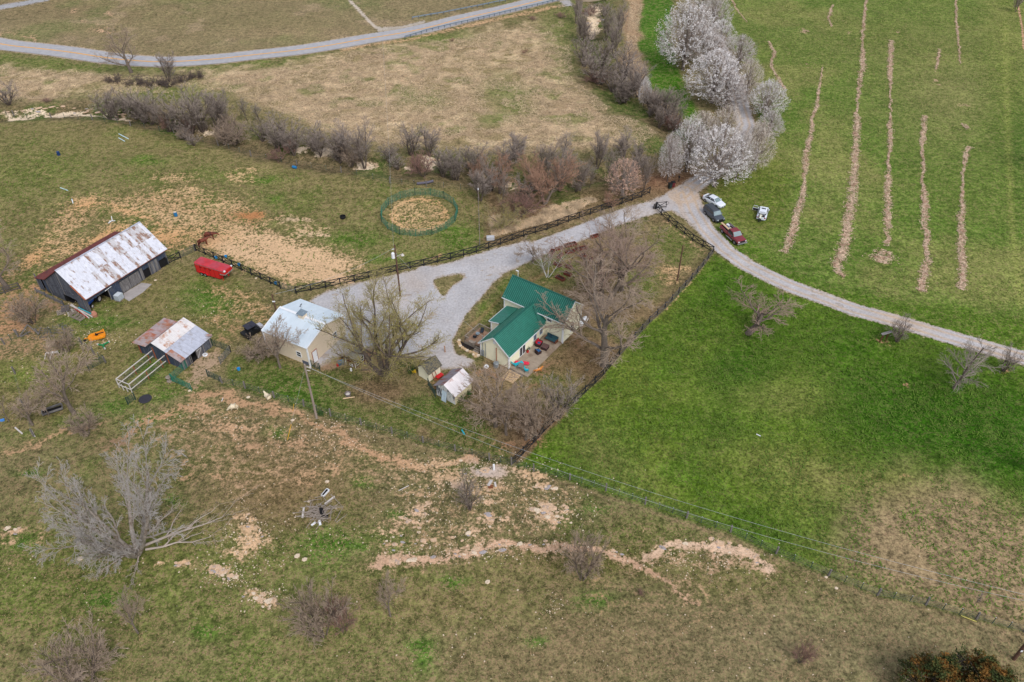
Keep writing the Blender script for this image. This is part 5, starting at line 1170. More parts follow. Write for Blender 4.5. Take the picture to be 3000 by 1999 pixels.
def barn():
    b = thing('tobacco_barn', 'large grey plank barn with a streaked white metal roof', 'barn', (-67.66, 100.31, 0), math.radians(60))
    L, D = 15.9, 9.6
    ze, zr, yr = 3.3, 6.75, 4.8
    # added dark sheets that paint the shade seen through the gaps
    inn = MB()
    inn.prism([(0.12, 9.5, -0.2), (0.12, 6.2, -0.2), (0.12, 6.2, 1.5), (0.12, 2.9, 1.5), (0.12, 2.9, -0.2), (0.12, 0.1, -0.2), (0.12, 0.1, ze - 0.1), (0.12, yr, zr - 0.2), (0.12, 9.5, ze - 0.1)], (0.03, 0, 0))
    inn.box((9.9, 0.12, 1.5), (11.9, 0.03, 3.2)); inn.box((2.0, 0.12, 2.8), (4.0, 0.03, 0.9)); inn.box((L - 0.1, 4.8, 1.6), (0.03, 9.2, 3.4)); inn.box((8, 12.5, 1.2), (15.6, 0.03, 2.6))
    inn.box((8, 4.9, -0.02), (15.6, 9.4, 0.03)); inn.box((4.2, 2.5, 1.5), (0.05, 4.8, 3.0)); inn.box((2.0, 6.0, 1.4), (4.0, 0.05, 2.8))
    part('shade_lining', inn, M_DARK, b)
    # front wall y=0
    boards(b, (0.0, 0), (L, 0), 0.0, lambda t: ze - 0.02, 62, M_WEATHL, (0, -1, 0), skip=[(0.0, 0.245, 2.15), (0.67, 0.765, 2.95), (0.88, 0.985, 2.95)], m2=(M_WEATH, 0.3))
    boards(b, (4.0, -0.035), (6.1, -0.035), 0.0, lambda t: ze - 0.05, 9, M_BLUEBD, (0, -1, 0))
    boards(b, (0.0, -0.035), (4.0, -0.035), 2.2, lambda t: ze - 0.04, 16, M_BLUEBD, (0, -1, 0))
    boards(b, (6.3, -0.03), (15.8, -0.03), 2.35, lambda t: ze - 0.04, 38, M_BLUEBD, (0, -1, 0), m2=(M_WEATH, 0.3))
    for x0, x1 in ((6.15, 7.85), (7.98, 9.7)):
        d = part('sliding_door', MB().box(((x0 + x1) / 2, -0.09, 1.15), (x1 - x0 + 0.02, 0.03, 2.2)), M_WEATHL, b)
        for k in range(7):
            x = x0 + (k + 0.5) * (x1 - x0) / 7; piece('board', M_WEATHL, (x, -0.125, 0.06), (x, -0.125, 2.25), (x1 - x0) / 7 - 0.02, 0.03, d, up=(0, 1, 0))
    part('door_track', MB().box((7.9, -0.16, 2.36), (4.0, 0.06, 0.07)), M_BLACKP, b)
    for x0, x1, z0, z1 in ((10.8, 12.1, 1.75, 2.45), (14.05, 15.6, 1.7, 2.4)):
        part('window_opening', MB().box(((x0 + x1) / 2, -0.07, (z0 + z1) / 2), (x1 - x0, 0.02, z1 - z0)), M_BLUEBD, b)
    piece('loose_board', M_WHITE, (3.3, -0.2, 2.35), (4.6, -0.22, 2.5), 0.12, 0.03, b)
    # left gable x=0
    gz = lambda t: (ze + (zr - ze) * ((t * 9.6) / yr) if t * 9.6 < yr else ze + (zr - ze) * ((9.6 - t * 9.6) / yr)) - 0.05
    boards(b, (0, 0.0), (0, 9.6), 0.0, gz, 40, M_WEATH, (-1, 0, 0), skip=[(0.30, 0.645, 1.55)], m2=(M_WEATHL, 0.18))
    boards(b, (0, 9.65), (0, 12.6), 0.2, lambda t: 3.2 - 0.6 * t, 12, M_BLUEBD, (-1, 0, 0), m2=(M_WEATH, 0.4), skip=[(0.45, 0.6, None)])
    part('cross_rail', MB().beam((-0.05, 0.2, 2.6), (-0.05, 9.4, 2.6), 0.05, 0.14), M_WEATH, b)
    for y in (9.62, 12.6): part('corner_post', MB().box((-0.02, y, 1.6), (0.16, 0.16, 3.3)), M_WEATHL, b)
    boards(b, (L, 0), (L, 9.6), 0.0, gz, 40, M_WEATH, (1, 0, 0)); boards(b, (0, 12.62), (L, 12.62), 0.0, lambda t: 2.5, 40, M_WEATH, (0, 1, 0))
    part('corner_post', MB().box((-0.03, -0.06, 1.55), (0.14, 0.14, 3.2)), M_WEATHL, b)
    # roofs
    sl = (zr - ze) / yr
    roof_plane(b, (-0.3, -0.4, ze - sl * 0.4), (L + 0.35, -0.4, ze - sl * 0.4), (L + 0.35, yr, zr), (-0.3, yr, zr), M_ZINC, 26, 2, jit=0.018, rib_h=0.03, lap=0.5, m2=(mat('streaked_metal', (186, 182, 184), 0.6, var=0.14, scale=3.0, col2=(140, 110, 94), thr=(0.47, 0.6), stretch=(1.0, 0.18, 1.0)), 0.3))
    roof_plane(b, (-0.3, 9.65, ze - 0.05), (L + 0.2, 9.65, ze - 0.05), (L + 0.35, yr, zr), (-0.3, yr, zr), M_RUSTRED, 22, 3, jit=0.008)
    roof_plane(b, (-0.3, 12.95, 2.42), (L + 0.1, 12.95, 2.42), (L + 0.1, 9.5, 3.32), (-0.3, 9.5, 3.32), M_RUSTRED, 22, 3, jit=0.008)
    part('ridge_cap', MB().beam((-0.32, yr, zr + 0.10), (L + 0.37, yr, zr + 0.10), 0.3, 0.03), M_ZINC2, b)
    part('rusty_edge', MB().beam((-0.33, -0.42, ze - sl * 0.4 + 0.07), (-0.33, 2.2, ze + sl * 2.2 + 0.07), 0.22, 0.03), M_RUST, b)
    part('eave_edge', MB().beam((-0.3, -0.42, ze - sl * 0.4 - 0.02), (L + 0.35, -0.42, ze - sl * 0.4 - 0.02), 0.05, 0.08), M_RUST, b)
    return b
barn()
BO, BA = (-67.66, 100.31), math.radians(60)
def BL(x, y, z=0.0): return Vector((BO[0] + x * math.cos(BA) - y * math.sin(BA), BO[1] + x * math.sin(BA) + y * math.cos(BA), z))
def small_barn():
    b = thing('small_barn', 'small leaning shed barn with dark blue boards and a patchy rusty roof', 'barn', (-48.31, 87.28, 0), math.radians(64))
    L = 5.4; ze, zr, yr = 2.05, 3.75, 4.75
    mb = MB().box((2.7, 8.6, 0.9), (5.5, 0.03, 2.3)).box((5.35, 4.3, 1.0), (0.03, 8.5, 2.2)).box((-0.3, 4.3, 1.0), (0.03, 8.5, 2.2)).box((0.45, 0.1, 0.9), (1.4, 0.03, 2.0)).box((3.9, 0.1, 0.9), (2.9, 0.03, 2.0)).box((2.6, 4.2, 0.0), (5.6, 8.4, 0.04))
    part('shade_lining', mb, M_DARK, b)  # dark sheets added to stand for the shade inside
    boards(b, (-0.35, 0), (L, 0), 0.0, lambda t: ze - 0.05, 24, M_WEATHL, (0, -1, 0), skip=[(0.26, 0.46, None)], m2=(M_WEATH, 0.5))
    gz = lambda t: (ze + (zr - ze) * (t * 8.6 / yr) if t * 8.6 < yr else (zr + (2.5 - zr) * ((t * 8.6 - yr) / 1.5) if t * 8.6 < yr + 1.5 else 2.45)) - 0.08
    boards(b, (-0.4, 0.0), (-0.4, 8.6), 0.0, gz, 38, M_BLUEBD, (-1, 0, 0), m2=(M_WEATH, 0.15))
    for y in (0.0, 2.9, 5.6, 8.6): part('post', MB().box((-0.46, y, 1.1), (0.14, 0.14, 2.3)), M_RUST if y else M_WEATHL, b)
    d = part('barn_door', MB().box((2.8, -0.12, 0.82), (1.05, 0.05, 1.65)), M_WEATHL, b, 'open plank door with pale cross braces')
    part('brace', MB().beam((2.3, -0.17, 1.5), (3.3, -0.17, 1.5), 0.03, 0.14).beam((2.3, -0.17, 0.2), (3.3, -0.17, 1.45), 0.03, 0.1), mat('pale_board', (176, 172, 170), 0.9), d)
    part('barn_door', MB().box((1.05, -0.3, 0.8), (0.65, 0.05, 1.6), 0.9), M_WEATHL, b, 'narrow door leaf folded back')
    sl = (zr - ze) / yr
    def rp(x0, x1, y0, z0, y1, z1, m, n, **k): roof_plane(b, (x0, y0, z0), (x1, y0, z0), (x1, y1, z1), (x0, y1, z1), m, n, 3, rib_h=0.02, jit=0.015, **k)
    rp(-0.95, 0.05, -0.35, ze - sl * 0.35, 2.1, ze + sl * 2.1, M_RUSTY, 2)
    rp(0.05, L + 0.35, -0.35, ze - sl * 0.35, 2.6, ze + sl * 2.6, M_ZINC2, 8)
    rp(-0.95, 0.05, 2.1, ze + sl * 2.1, yr, zr, M_ZINC2, 2); rp(-0.95, L + 0.35, 2.55, ze + sl * 2.6 + 0.03, yr, zr + 0.03, mat('whitened_metal', (212, 206, 204), 0.6, var=0.08, scale=1.3, col2=(172, 122, 92), thr=(0.50, 0.66)), 9)
    rp(-0.95, L + 0.2, 6.2, 2.55, yr, zr + 0.02, mat('dull_grey_metal', (112, 110, 118), 0.6, var=0.1), 9)
    rp(-1.1, L + 0.1, 8.95, 2.38, 6.15, 2.6, M_RUSTY, 9, m2=(mat('rusty_metal_b', (168, 150, 150), 0.7, var=0.12, scale=1.0, col2=(160, 96, 70), thr=(0.4, 0.6)), 0.5))
    part('loose_sheet', MB().box((5.4, -0.05, 2.25), (0.5, 0.9, 0.05), 0.5), M_RUSTY, b)
small_barn()
SO, SA = (-48.31, 87.28), math.radians(64)
def SL(x, y, z=0.0): return Vector((SO[0] + x * math.cos(SA) - y * math.sin(SA), SO[1] + x * math.sin(SA) + y * math.cos(SA), z))
# wooden run frame off the small barn
M_BLEACH = mat('bleached_timber', (198, 190, 184), 0.85, var=0.15)
cf = thing('pen_frame', 'long bleached timber frame of a wire pen off the small barn', 'pen', (SO[0], SO[1], 0), SA)
for y in (3.2, 5.7):
    piece('top_rail', M_BLEACH, (-7.5, y, 1.7), (-0.6, y, 1.7), 0.12, 0.1, cf); piece('lower_rail', M_BLEACH, (-7.6, y - 0.12, 0.8), (-0.8, y - 0.12, 0.8), 0.1, 0.09, cf)
    for x in (-7.5, -4.3, -1.5): piece('post', M_RUST if x > -7 else M_BLEACH, (x, y, 0), (x, y, 1.72), 0.1, 0.1, cf)
piece('end_rail', M_BLEACH, (-7.5, 3.2, 1.72), (-7.5, 5.7, 1.72), 0.1, 0.1, cf); piece('end_rail', M_BLEACH, (-7.6, 3.1, 0.82), (-7.6, 5.6, 0.82), 0.09, 0.09, cf)
for y in (3.9, 4.7): piece('stud', M_BLEACH, (-7.62, y, -0.1), (-7.6, y + 0.1, 1.1), 0.09, 0.09, cf)
M_WIRE = mat('wire', (120, 122, 122), 0.5, 0.4, var=0.1)
mb = MB()
for k in range(9):
    z = 0.1 + k * 0.19
    for y in (3.2, 5.7): mb.beam((-7.5, y, z), (-0.6, y, z), 0.012, 0.012)
for k in range(30):
    x = -7.4 + k * 0.23
    for y in (3.2, 5.7): mb.beam((x, y, 0.05), (x, y, 1.65), 0.010, 0.010)
o = part('wire_mesh', mb, M_WIRE, cf); o['kind'] = 'stuff'

# ---------------- garden sheds and playhouse
def gable_shed(name, label, O, A, L, W, ze, zr, wall, wall2, roofA, roofB, ov=0.25, shingle=False, nsh=4):
    s = thing(name, label, 'shed', (O[0], O[1], 0), A)
    mb = MB().prism([(0, 0, -0.3), (0, W, -0.3), (0, W, ze), (0, W / 2, zr), (0, 0, ze)], (L, 0, 0)); part('wall', mb, wall, s)
    mb = MB().box((L / 2, -0.015, ze / 2 - 0.1), (L - 0.04, 0.02, ze)); part('side_wall', mb, wall2, s)
    sl = (zr - ze) / (W / 2)
    a = ((-ov, -ov, ze - sl * ov + 0.03), (L + ov, -ov, ze - sl * ov + 0.03), (L + ov, W / 2, zr + 0.03), (-ov, W / 2, zr + 0.03))
    c = ((-ov, W + ov, ze - sl * ov + 0.03), (L + ov, W + ov, ze - sl * ov + 0.03), (L + ov, W / 2, zr + 0.03), (-ov, W / 2, zr + 0.03))
    if shingle:
        for pl, m in ((a, roofA), (c, roofB)):
            e0, e1, r1, r0 = map(Vector, pl); n = nsh
            for i in range(n):
                p = e0.lerp(r0, i / n); q = e1.lerp(r1, i / n); p2 = e0.lerp(r0, (i + 1.15) / n); q2 = e1.lerp(r1, (i + 1.15) / n)
                part('shingle_course', MB().prism([p + Z_ * 0.02, q + Z_ * 0.02, q2 - Z_ * 0.01, p2 - Z_ * 0.01], (0, 0, 0.035)), m, s)
    else:
        roof_plane(s, *a, roofA, nsh, 3, rib_h=0.02, jit=0.01); roof_plane(s, *c, roofB, nsh, 3, rib_h=0.02, jit=0.01)
    return s
sh1 = gable_shed('garden_shed', 'small cream shed with a mossy dark shingle roof', (-12.07, 84.26), math.radians(50), 2.4, 2.1, 1.75, 2.75, M_CREAM, M_CREAM, M_SHINGLE, M_SHINGLE, shingle=True, nsh=8)
piece('leaning_timber', M_RUST, (0.7, -0.5, 0), (0.6, -0.1, 1.5), 0.09, 0.07, sh1); piece('leaning_timber', M_RUST, (1.3, -0.5, 0), (1.2, -0.1, 1.4), 0.09, 0.07, sh1)
sh2 = gable_shed('white_shed', 'white peeling shed with a rusty white metal roof', (-8.01, 79.61), math.radians(54), 3.7, 3.4, 1.95, 3.05, M_PEEL, M_CREAMP,
                 mat('rust_bloomed_white', (222, 214, 214), 0.6, var=0.06, scale=1.2, col2=(168, 112, 92), thr=(0.54, 0.68)), mat('shed_back_roof', (142, 134, 140), 0.65, var=0.1, scale=1.0, col2=(140, 84, 68), thr=(0.46, 0.62)), ov=0.3, nsh=5)
part('leaning_door', MB().prism([(-0.45, 1.35, -0.15), (-0.45, 2.2, -0.15), (-0.08, 2.2, 1.7), (-0.08, 1.35, 1.7)], (-0.05, 0, 0.01)), mat('pale_door', (176, 190, 200), 0.5), sh2, 'pale blue grey door leaf leaning on the gable')
ph = gable_shed('playhouse', 'small barn red playhouse with white framed windows under the willow', (-23.2, 87.14), math.radians(59), 2.3, 1.75, 1.45, 2.1, M_BARNRED, M_BARNRED,
                mat('lichen_shingle', (158, 152, 138), 0.95, var=0.25, scale=6), mat('lichen_shingle_b', (150, 144, 130), 0.95, var=0.25, scale=6), ov=0.15, shingle=True, nsh=6)
window(ph, (0.6, -0.03, 0.85), 0.62, 0.95, X_, -Y_); window(ph, (1.6, -0.03, 0.85), 0.62, 0.95, X_, -Y_); window(ph, (-0.01, 0.75, 0.4), 0.6, 0.35, Y_, -X_, split=False)
for x, y in ((-0.02, -0.02), (2.32, -0.02), (-0.02, 1.77)): part('corner_board', MB().box((x, y, 0.65), (0.1, 0.1, 1.5)), M_WHITE, ph)
# concrete apron by the barn doors
ap = MB().prism([BL(6.1, -0.25, 0.02), BL(9.6, -0.4, 0.02), BL(10.2, -2.2, 0.02), BL(8.0, -2.7, 0.02), BL(5.1, -2.7, 0.02), BL(5.3, -1.2, 0.02)], (0, 0, 0.07))
tag(link('concrete_apron', ap.mesh('concrete_apron', mat('pale_concrete', (160, 152, 148), 0.9, var=0.12, scale=1.5))), kind='structure')
# road bridge over the creek at the top edge
br = thing('road_bridge', 'concrete road bridge end over the creek at the top edge', 'bridge', (*flatP(1700, -5), 0.0), math.radians(22))
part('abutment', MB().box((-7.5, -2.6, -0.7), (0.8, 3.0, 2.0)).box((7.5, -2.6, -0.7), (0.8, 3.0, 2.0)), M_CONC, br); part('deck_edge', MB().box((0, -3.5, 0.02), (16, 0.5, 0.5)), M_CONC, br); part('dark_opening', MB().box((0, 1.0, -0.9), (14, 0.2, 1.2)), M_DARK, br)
# ================================================================== FENCES, GATES, POLES
def resample(pts, step):
    P_ = [Vector(p) for p in pts]; L = sum((b - a).length for a, b in zip(P_[:-1], P_[1:])); n = max(1, round(L / step)); out = []
    for i in range(n + 1):
        d = L * i / n; acc = 0
        for a, b in zip(P_[:-1], P_[1:]):
            l = (b - a).length
            if d <= acc + l + 1e-6: q = a.lerp(b, (d - acc) / l); break
            acc += l
        out.append(Vector((q.x, q.y, hz(q.x, q.y))))
    return out
def board_fence(px_pts, label, m_rail=M_BLACKP, m_post=M_BLACKP, step=2.44, h=1.3, brace=True, group='black cross braced board fences'):
    P_ = resample([G(*p) for p in px_pts], step)
    t = thing('board_fence', label, 'fence', P_[0], 0, group); o = P_[0]
    for p in P_: q = p - o; piece('post', m_post, q - Z_ * 0.2, q + Z_ * (h + 0.14), 0.16, 0.16, t)
    for a, b in zip(P_[:-1], P_[1:]):
        a, b = a - o, b - o
        d = (b - a).normalized(); nn = Vector((-d.y, d.x, 0)) * 0.1
        piece('rail', m_rail, a + Z_ * h + nn, b + Z_ * h + nn, 0.04, 0.14, t); piece('rail', m_rail, a + Z_ * 0.22 + nn, b + Z_ * 0.22 + nn, 0.04, 0.14, t)
        if brace:
            piece('brace', m_rail, a + Z_ * 0.28 + nn * 1.4, b + Z_ * (h - 0.08) + nn * 1.4, 0.03, 0.12, t); piece('brace', m_rail, a + Z_ * (h - 0.08) + nn * 0.6, b + Z_ * 0.28 + nn * 0.6, 0.03, 0.12, t)
        else: piece('rail', m_rail, a + Z_ * 0.76 + nn, b + Z_ * 0.76 + nn, 0.04, 0.14, t)
    return t
board_fence([(575, 736), (626, 758), (680, 782), (737, 807), (822, 846)], 'black cross braced fence behind the red horse trailer')
board_fence([(493, 776), (530, 758)], 'short black braced panel joining the big barn corner')
board_fence([(868, 861), (951, 846), (1030, 829), (1110, 809), (1186, 792), (1262, 776), (1337, 757), (1410, 738), (1476, 715), (1543, 692), (1606, 674), (1669, 650), (1731, 630), (1785, 612), (1845, 592), (1875, 581), (1903, 567)], 'long black cross braced fence along the far side of the gravel drive')
board_fence([(1921, 612), (1940.5, 636), (1984, 671), (2030, 708), (2088, 742)], 'black cross braced fence running down from the open gate to the lane corner')
board_fence([(2088, 742), (2054, 788), (2020, 828), (1984, 867), (1948, 905), (1906, 943), (1814, 1043)], 'greyed cross braced fence between the yard trees and the green lawn', M_GREYB, M_BLACKP)
board_fence([(1814, 1043), (1761, 1107), (1710, 1155), (1656, 1203), (1599, 1259), (1540, 1323), (1499, 1363)], 'black cross braced fence ending at the lower wire fence corner')
# open gate at the lane
def gate_pipe(px0, px1, label, m, h=1.3, nr=5, npost=3, name='pipe_gate', group=None, endposts=True):
    a, b = G(*px0), G(*px1); t = thing(name, label, 'gate', a, 0, group); b = b - a; a = Vector((0, 0, 0))
    mb = MB()
    for k in range(nr): z = 0.18 + (h - 0.18) * k / (nr - 1); mb.tube([a + Z_ * z, b + Z_ * z], 0.028, 5)
    part('rails', mb, m, t); mb = MB()
    for k in range(npost): q = a.lerp(b, (k + 0.5) / npost); mb.beam(q + Z_ * 0.15, q + Z_ * h, 0.045, 0.045)
    part('uprights', mb, m, t)
    if endposts:
        for q in (a, b): part('post', MB().beam(q - Z_ * 0.1, q + Z_ * (h + 0.15), 0.1, 0.1), m, t)
    return t
a, b = G(1923, 612), G(1951, 610)
t = thing('farm_gate', 'small black wooden gate standing open at the drive junction', 'gate', a); b = b - a
piece('rail', M_BLACKP, Z_ * 1.3, b + Z_ * 1.35, 0.06, 0.1, t); piece('rail', M_BLACKP, Z_ * 0.25, b + Z_ * 0.3, 0.06, 0.1, t); piece('brace', M_BLACKP, Z_ * 0.3, b + Z_ * 1.3, 0.05, 0.09, t); piece('brace', M_BLACKP, Z_ * 1.25, b * 0.6 + Z_ * 0.3, 0.05, 0.09, t)
piece('stile', M_BLACKP, b + Z_ * 0.15, b + Z_ * 1.45, 0.1, 0.1, t)
part('wheel_arch', MB().tube([b + Vector((0.1 + 0.35 * math.sin(u), 0, 1.05 + 0.3 * math.cos(u))) for u in [k * 0.52 for k in range(9)]], 0.035, 6), M_BLACKP, t)
for i in range(5):
    piece('hinge_post', M_BLACKP if i < 3 else M_GREYB, Vector((-0.25 * i * 0.6, -0.2 * (i % 2), -0.1)), Vector((-0.2 * i * 0.6, -0.25 * (i % 2), 1.45 - 0.1 * i)), 0.14, 0.14, t)
gate_pipe((822, 846), (868, 861), 'thin grey pipe gate between the two board fences', mat('grey_pipe', (88, 88, 88), 0.6), nr=5, npost=2)
gate_pipe((530, 758), (572, 737), 'thin pipe gate between the barn panel and the trailer fence', mat('grey_pipe', (88, 88, 88), 0.6), nr=5, npost=2)
gate_pipe((908, 1072), (938, 1086), 'dark green pipe gate at the garage corner', M_DGPIPE, nr=6, npost=3)
gate_pipe((504, 1117), (548, 1079), 'green stock panel angled from the small barn corner', M_GRPIPE, nr=6, npost=2, name='stock_panel')
gate_pipe((508, 1119), (562, 1145), 'green stock panel ending at a pale post below the small barn', M_GRPIPE, nr=6, npost=4, name='stock_panel')
gate_pipe((624, 1014), (677, 1033), 'dark stock panel running right from the small barn', M_DGPIPE, nr=5, npost=3, name='stock_panel')
gate_pipe((610, 1104), (651, 1123), 'dark green stock panel where the lower wire fence begins', M_DGPIPE, nr=6, npost=3, name='stock_panel')
gate_pipe((677, 1033), (647, 1068), 'thin wire panel closing the small barn yard', M_WIRE, nr=6, npost=1, name='stock_panel')
gate_pipe((1255, 1130), (1276, 1165), 'dark green gate leaning between the garden sheds', M_DGPIPE, nr=6, npost=2)
gate_pipe((262, 1086), (308, 1062), 'green wire panel left of the pen frame', M_DGPIPE, nr=6, npost=2, name='stock_panel')
gate_pipe((376, 1186), (398, 1172), 'green mesh panel below the pen frame', M_DGPIPE, nr=6, npost=2, name='stock_panel')
# round pen
cpen = G(1229, 631)
t = thing('round_pen', 'round green pipe corral on worn ground in the paddock', 'corral', cpen)
N = 15; Rr = 7.25
for i in range(N):
    a0, a1 = 2 * math.pi * i / N + 0.1, 2 * math.pi * (i + 1) / N + 0.1
    p0, p1 = Vector((Rr * math.cos(a0), Rr * 1.02 * math.sin(a0), 0)), Vector((Rr * math.cos(a1), Rr * 1.02 * math.sin(a1), 0))
    mb = MB()
    p0 = p0.lerp(p1, 0.01); p1 = p1.lerp(p0, 0.01)
    for k in range(6): z = 0.15 + k * 0.27; mb.beam(p0 + Z_ * z, p1 + Z_ * z, 0.045, 0.045)
    for f in (0, 0.33, 0.66, 1.0): q = p0.lerp(p1, f); mb.beam(q + Z_ * 0.02, q + Z_ * (1.55 + (0.1 if f in (0, 1.0) else 0)), 0.045, 0.045)
    part('corral_panel', mb, M_GRPIPE, t)
for i in range(0, N, 2):
    a0 = 2 * math.pi * i / N + 0.1; p0 = Vector((Rr * math.cos(a0), Rr * 1.02 * math.sin(a0), 0)); piece('corral_post', M_DGPIPE, p0, p0 + Z_ * 1.75, 0.1, 0.1, t)
# wire fences
M_POSTW = mat('old_wood_post', (112, 106, 102), 0.95, var=0.25); M_TPOST = mat('steel_t_post', (60, 78, 70), 0.6, var=0.1)
def wire_fence(px_posts, label, steel_between=2, nw=4, h=1.15, hw=1.25, wood=M_POSTW, wr=0.016, cut=None):
    W = [G(*p) for p in px_posts]; o = W[0].copy(); t = thing('wire_fence', label, 'fence', o)
    allp = []
    for i, p in enumerate(W):
        lean = Vector((random.uniform(-0.08, 0.08), random.uniform(-0.08, 0.08), 0))
        q = p - o; piece('post', wood, q - Z_ * 0.2, q + lean + Z_ * hw * random.uniform(0.95, 1.2), 0.18, 0.18, t); allp.append(q)
        if i < len(W) - 1:
            k = steel_between if isinstance(steel_between, int) else steel_between[i]
            for s in range(k):
                r = p.lerp(W[i + 1], (s + 1) / (k + 1)); r.z = hz(r.x, r.y); r -= o
                piece('steel_post', M_TPOST, r - Z_ * 0.1, r + Z_ * h, 0.06, 0.06, t); piece('post_cap', M_WHITE, r + Z_ * (h - 0.02), r + Z_ * (h + 0.05), 0.05, 0.05, t); allp.append(r)
    for k in range(nw):
        mb = MB(); z = 0.2 + (h - 0.25) * k / max(1, nw - 1)
        for a, b in zip(allp[:-1], allp[1:]): mb.beam(a + Z_ * z, b + Z_ * z, wr, wr)
        part('wire', mb, M_WIRE, t)
    return t
wire_fence([(651, 1123), (719, 1139), (804, 1166), (890, 1191), (969, 1220), (1059, 1246), (1149, 1271), (1240, 1297), (1334, 1322), (1434, 1348), (1499, 1363)], 'wire fence curving below the garage and sheds to the black fence corner', 1, 4)
wire_fence([(1499, 1363), (1564, 1381), (1669, 1406), (1775, 1438), (1890, 1478), (2011, 1519), (2140, 1560), (2273, 1623), (2427, 1687), (2570, 1745), (2712, 1773), (2860, 1815), (3000, 1853)], 'post and wire fence along the lower edge of the green lawn', 2, 4)
wire_fence([(-20, 337), (42, 342), (150, 346), (272, 353), (383, 370), (510, 391), (640, 428), (736, 459), (870, 484), (1000, 506), (1142, 538), (1250, 548), (1400, 560)], 'thin wire fence between the paddock and the creek thicket', 2, 3, wr=0.009)
wire_fence([(1400, 560), (1405, 720)], 'short wire fence beside the thin white pole', 3, 3, wr=0.009)
wire_fence([(14, 1010), (54, 988), (112, 980), (190, 975), (240, 1010), (276, 1040), (310, 1063)], 'sagging wire fence on weathered posts left of the orange mower', 1, 3)
wire_fence([(45, 1095), (70, 1190), (100, 1280)], 'broken wire fence on pale posts at the far left', 0, 2)
board_fence([(-30, 870), (10, 862), (60, 848)], 'grey board fence at the left edge behind the bare tree', M_GREYB, M_GREYB, brace=False, h=1.2, group=None)
# brace corner left
t = thing('fence_brace', 'weathered timber brace corner of the old fence at the left', 'fence brace', G(54, 988)); o_ = G(54, 988)
for p, q in (((54, 988, 0), (38, 966, 1.3)), ((58, 986, 0.1), (80, 952, 1.2)), ((60, 988, 0.1), (88, 972, 0.2)), ((114, 980, 0.3), (80, 952, 1.2)), ((120, 960, 1.6), (112, 982, 0))):
    a = GZ(p[0], p[1], p[2]) if p[2] > 0.05 else G(p[0], p[1]); b = GZ(q[0], q[1], q[2]); piece('timber', M_POSTW, a - o_, b - o_, 0.14, 0.14, t)
# guardrails
def guardrail(px_pts, label):
    P_ = resample([G(*p) for p in px_pts], 1.9); o = P_[0].copy(); t = thing('guardrail', label, 'guardrail', o)
    for a in P_: piece('post', mat('guard_post', (86, 96, 108), 0.6), a - o - Z_ * 0.1, a - o + Z_ * 0.72, 0.15, 0.15, t)
    for k in range(0, len(P_) - 1, 3):
        seg = P_[k:k + 4]; mb = MB()
        for a, b in zip(seg[:-1], seg[1:]):
            a, b = a - o, b - o; d = (b - a).normalized(); n = Vector((-d.y, d.x, 0))
            for z, off in ((0.50, 0.10), (0.61, 0.14), (0.72, 0.10)): mb.beam(a + Z_ * z + n * off, b + Z_ * z + n * off, 0.04, 0.11)
        part('rail', mb, mat('guard_rail_steel', (136, 150, 164), 0.45, 0.3, var=0.1), t)
guardrail([(1187, 114), (1255, 93), (1374, 66), (1489, 38), (1595, 14), (1690, -8)], 'long steel guardrail on the near side of the road')
guardrail([(1208, 58), (1298, 43), (1383, 26), (1450, 12), (1530, -4)], 'steel guardrail on the far side of the road')
# ---------------- poles and wires
def mesh_line(name, parent, a, b, sag, r, m, n=16):
    pts = [a.lerp(b, i / n) - Z_ * sag * 4 * (i / n) * (1 - i / n) for i in range(n + 1)]
    return part(name, MB().tube(pts, r, 4), m, parent)
M_POLE = mat('pole_wood', (142, 128, 118), 0.9, var=0.2, scale=3, stretch=(1, 1, 0.1)); M_POLED = mat('pole_wood_dark', (96, 70, 58), 0.9, var=0.2, scale=3)
M_CABLE = mat('power_cable', (168, 170, 172), 0.5, 0.2)
p1 = G(928, 1226); P1 = thing('utility_pole', 'pale wooden utility pole standing below the garage corner', 'utility pole', p1)
part('shaft', MB().cyl((0, 0, -0.3), 0.17, 10.4, 10, 0.12), M_POLE, P1)
part('insulator_bracket', MB().beam((-0.1, 0, 9.7), (0.7, 0.3, 9.2), 0.08, 0.08).beam((-0.1, 0, 9.1), (0.5, 0.25, 8.7), 0.07, 0.07).box((0.6, 0.25, 9.35), (0.18, 0.18, 0.3)), M_BLEACH, P1)
p6 = G(2970, 1932); P6 = thing('utility_pole', 'thick leaning wooden utility pole cut by the lower right edge', 'utility pole', p6)
part('shaft', MB().cyl((0, 0, -0.3), 0.2, 10.6, 12, 0.14), M_POLED, P6); part('tag_plate', MB().box((-0.1, -0.2, 2.0), (0.2, 0.05, 0.25)), M_WHITE, P6)
d = p6 - p1
mesh_line('power_wire', P1, Vector((0, 0, 9.95)), d + Vector((0, 0, 10.0)), 4.2, 0.015, M_CABLE, 30)
mesh_line('power_wire', P1, Vector((0.35, 0.2, 9.3)), d + Vector((0.6, 0.5, 10.0)), 2.9, 0.015, M_CABLE, 30)
g2 = G(842, 1290) - p1
mesh_line('guy_wire', P1, Vector((0, 0, 9.6)), g2, 0.0, 0.012, M_CABLE, 2)
part('guy_guard', MB().tube([g2, g2.lerp(Vector((0, 0, 9.6)), 0.22)], 0.04, 6), mat('yellow_guard', (214, 158, 40), 0.5), P1, 'yellow guy wire guard')
g3 = G(858, 1205) - p1
part('guy_guard', MB().tube([g3, g3 + Vector((0.3, 0.2, 1.2))], 0.03, 6), mat('yellow_guard', (214, 158, 40), 0.5), P1)
p2 = G(1173, 868); P2 = thing('utility_pole', 'brown pole carrying a grey transformer behind the willow', 'utility pole', p2)
part('shaft', MB().cyl((0, 0, -0.3), 0.15, 10.4, 10, 0.11), M_POLED, P2)
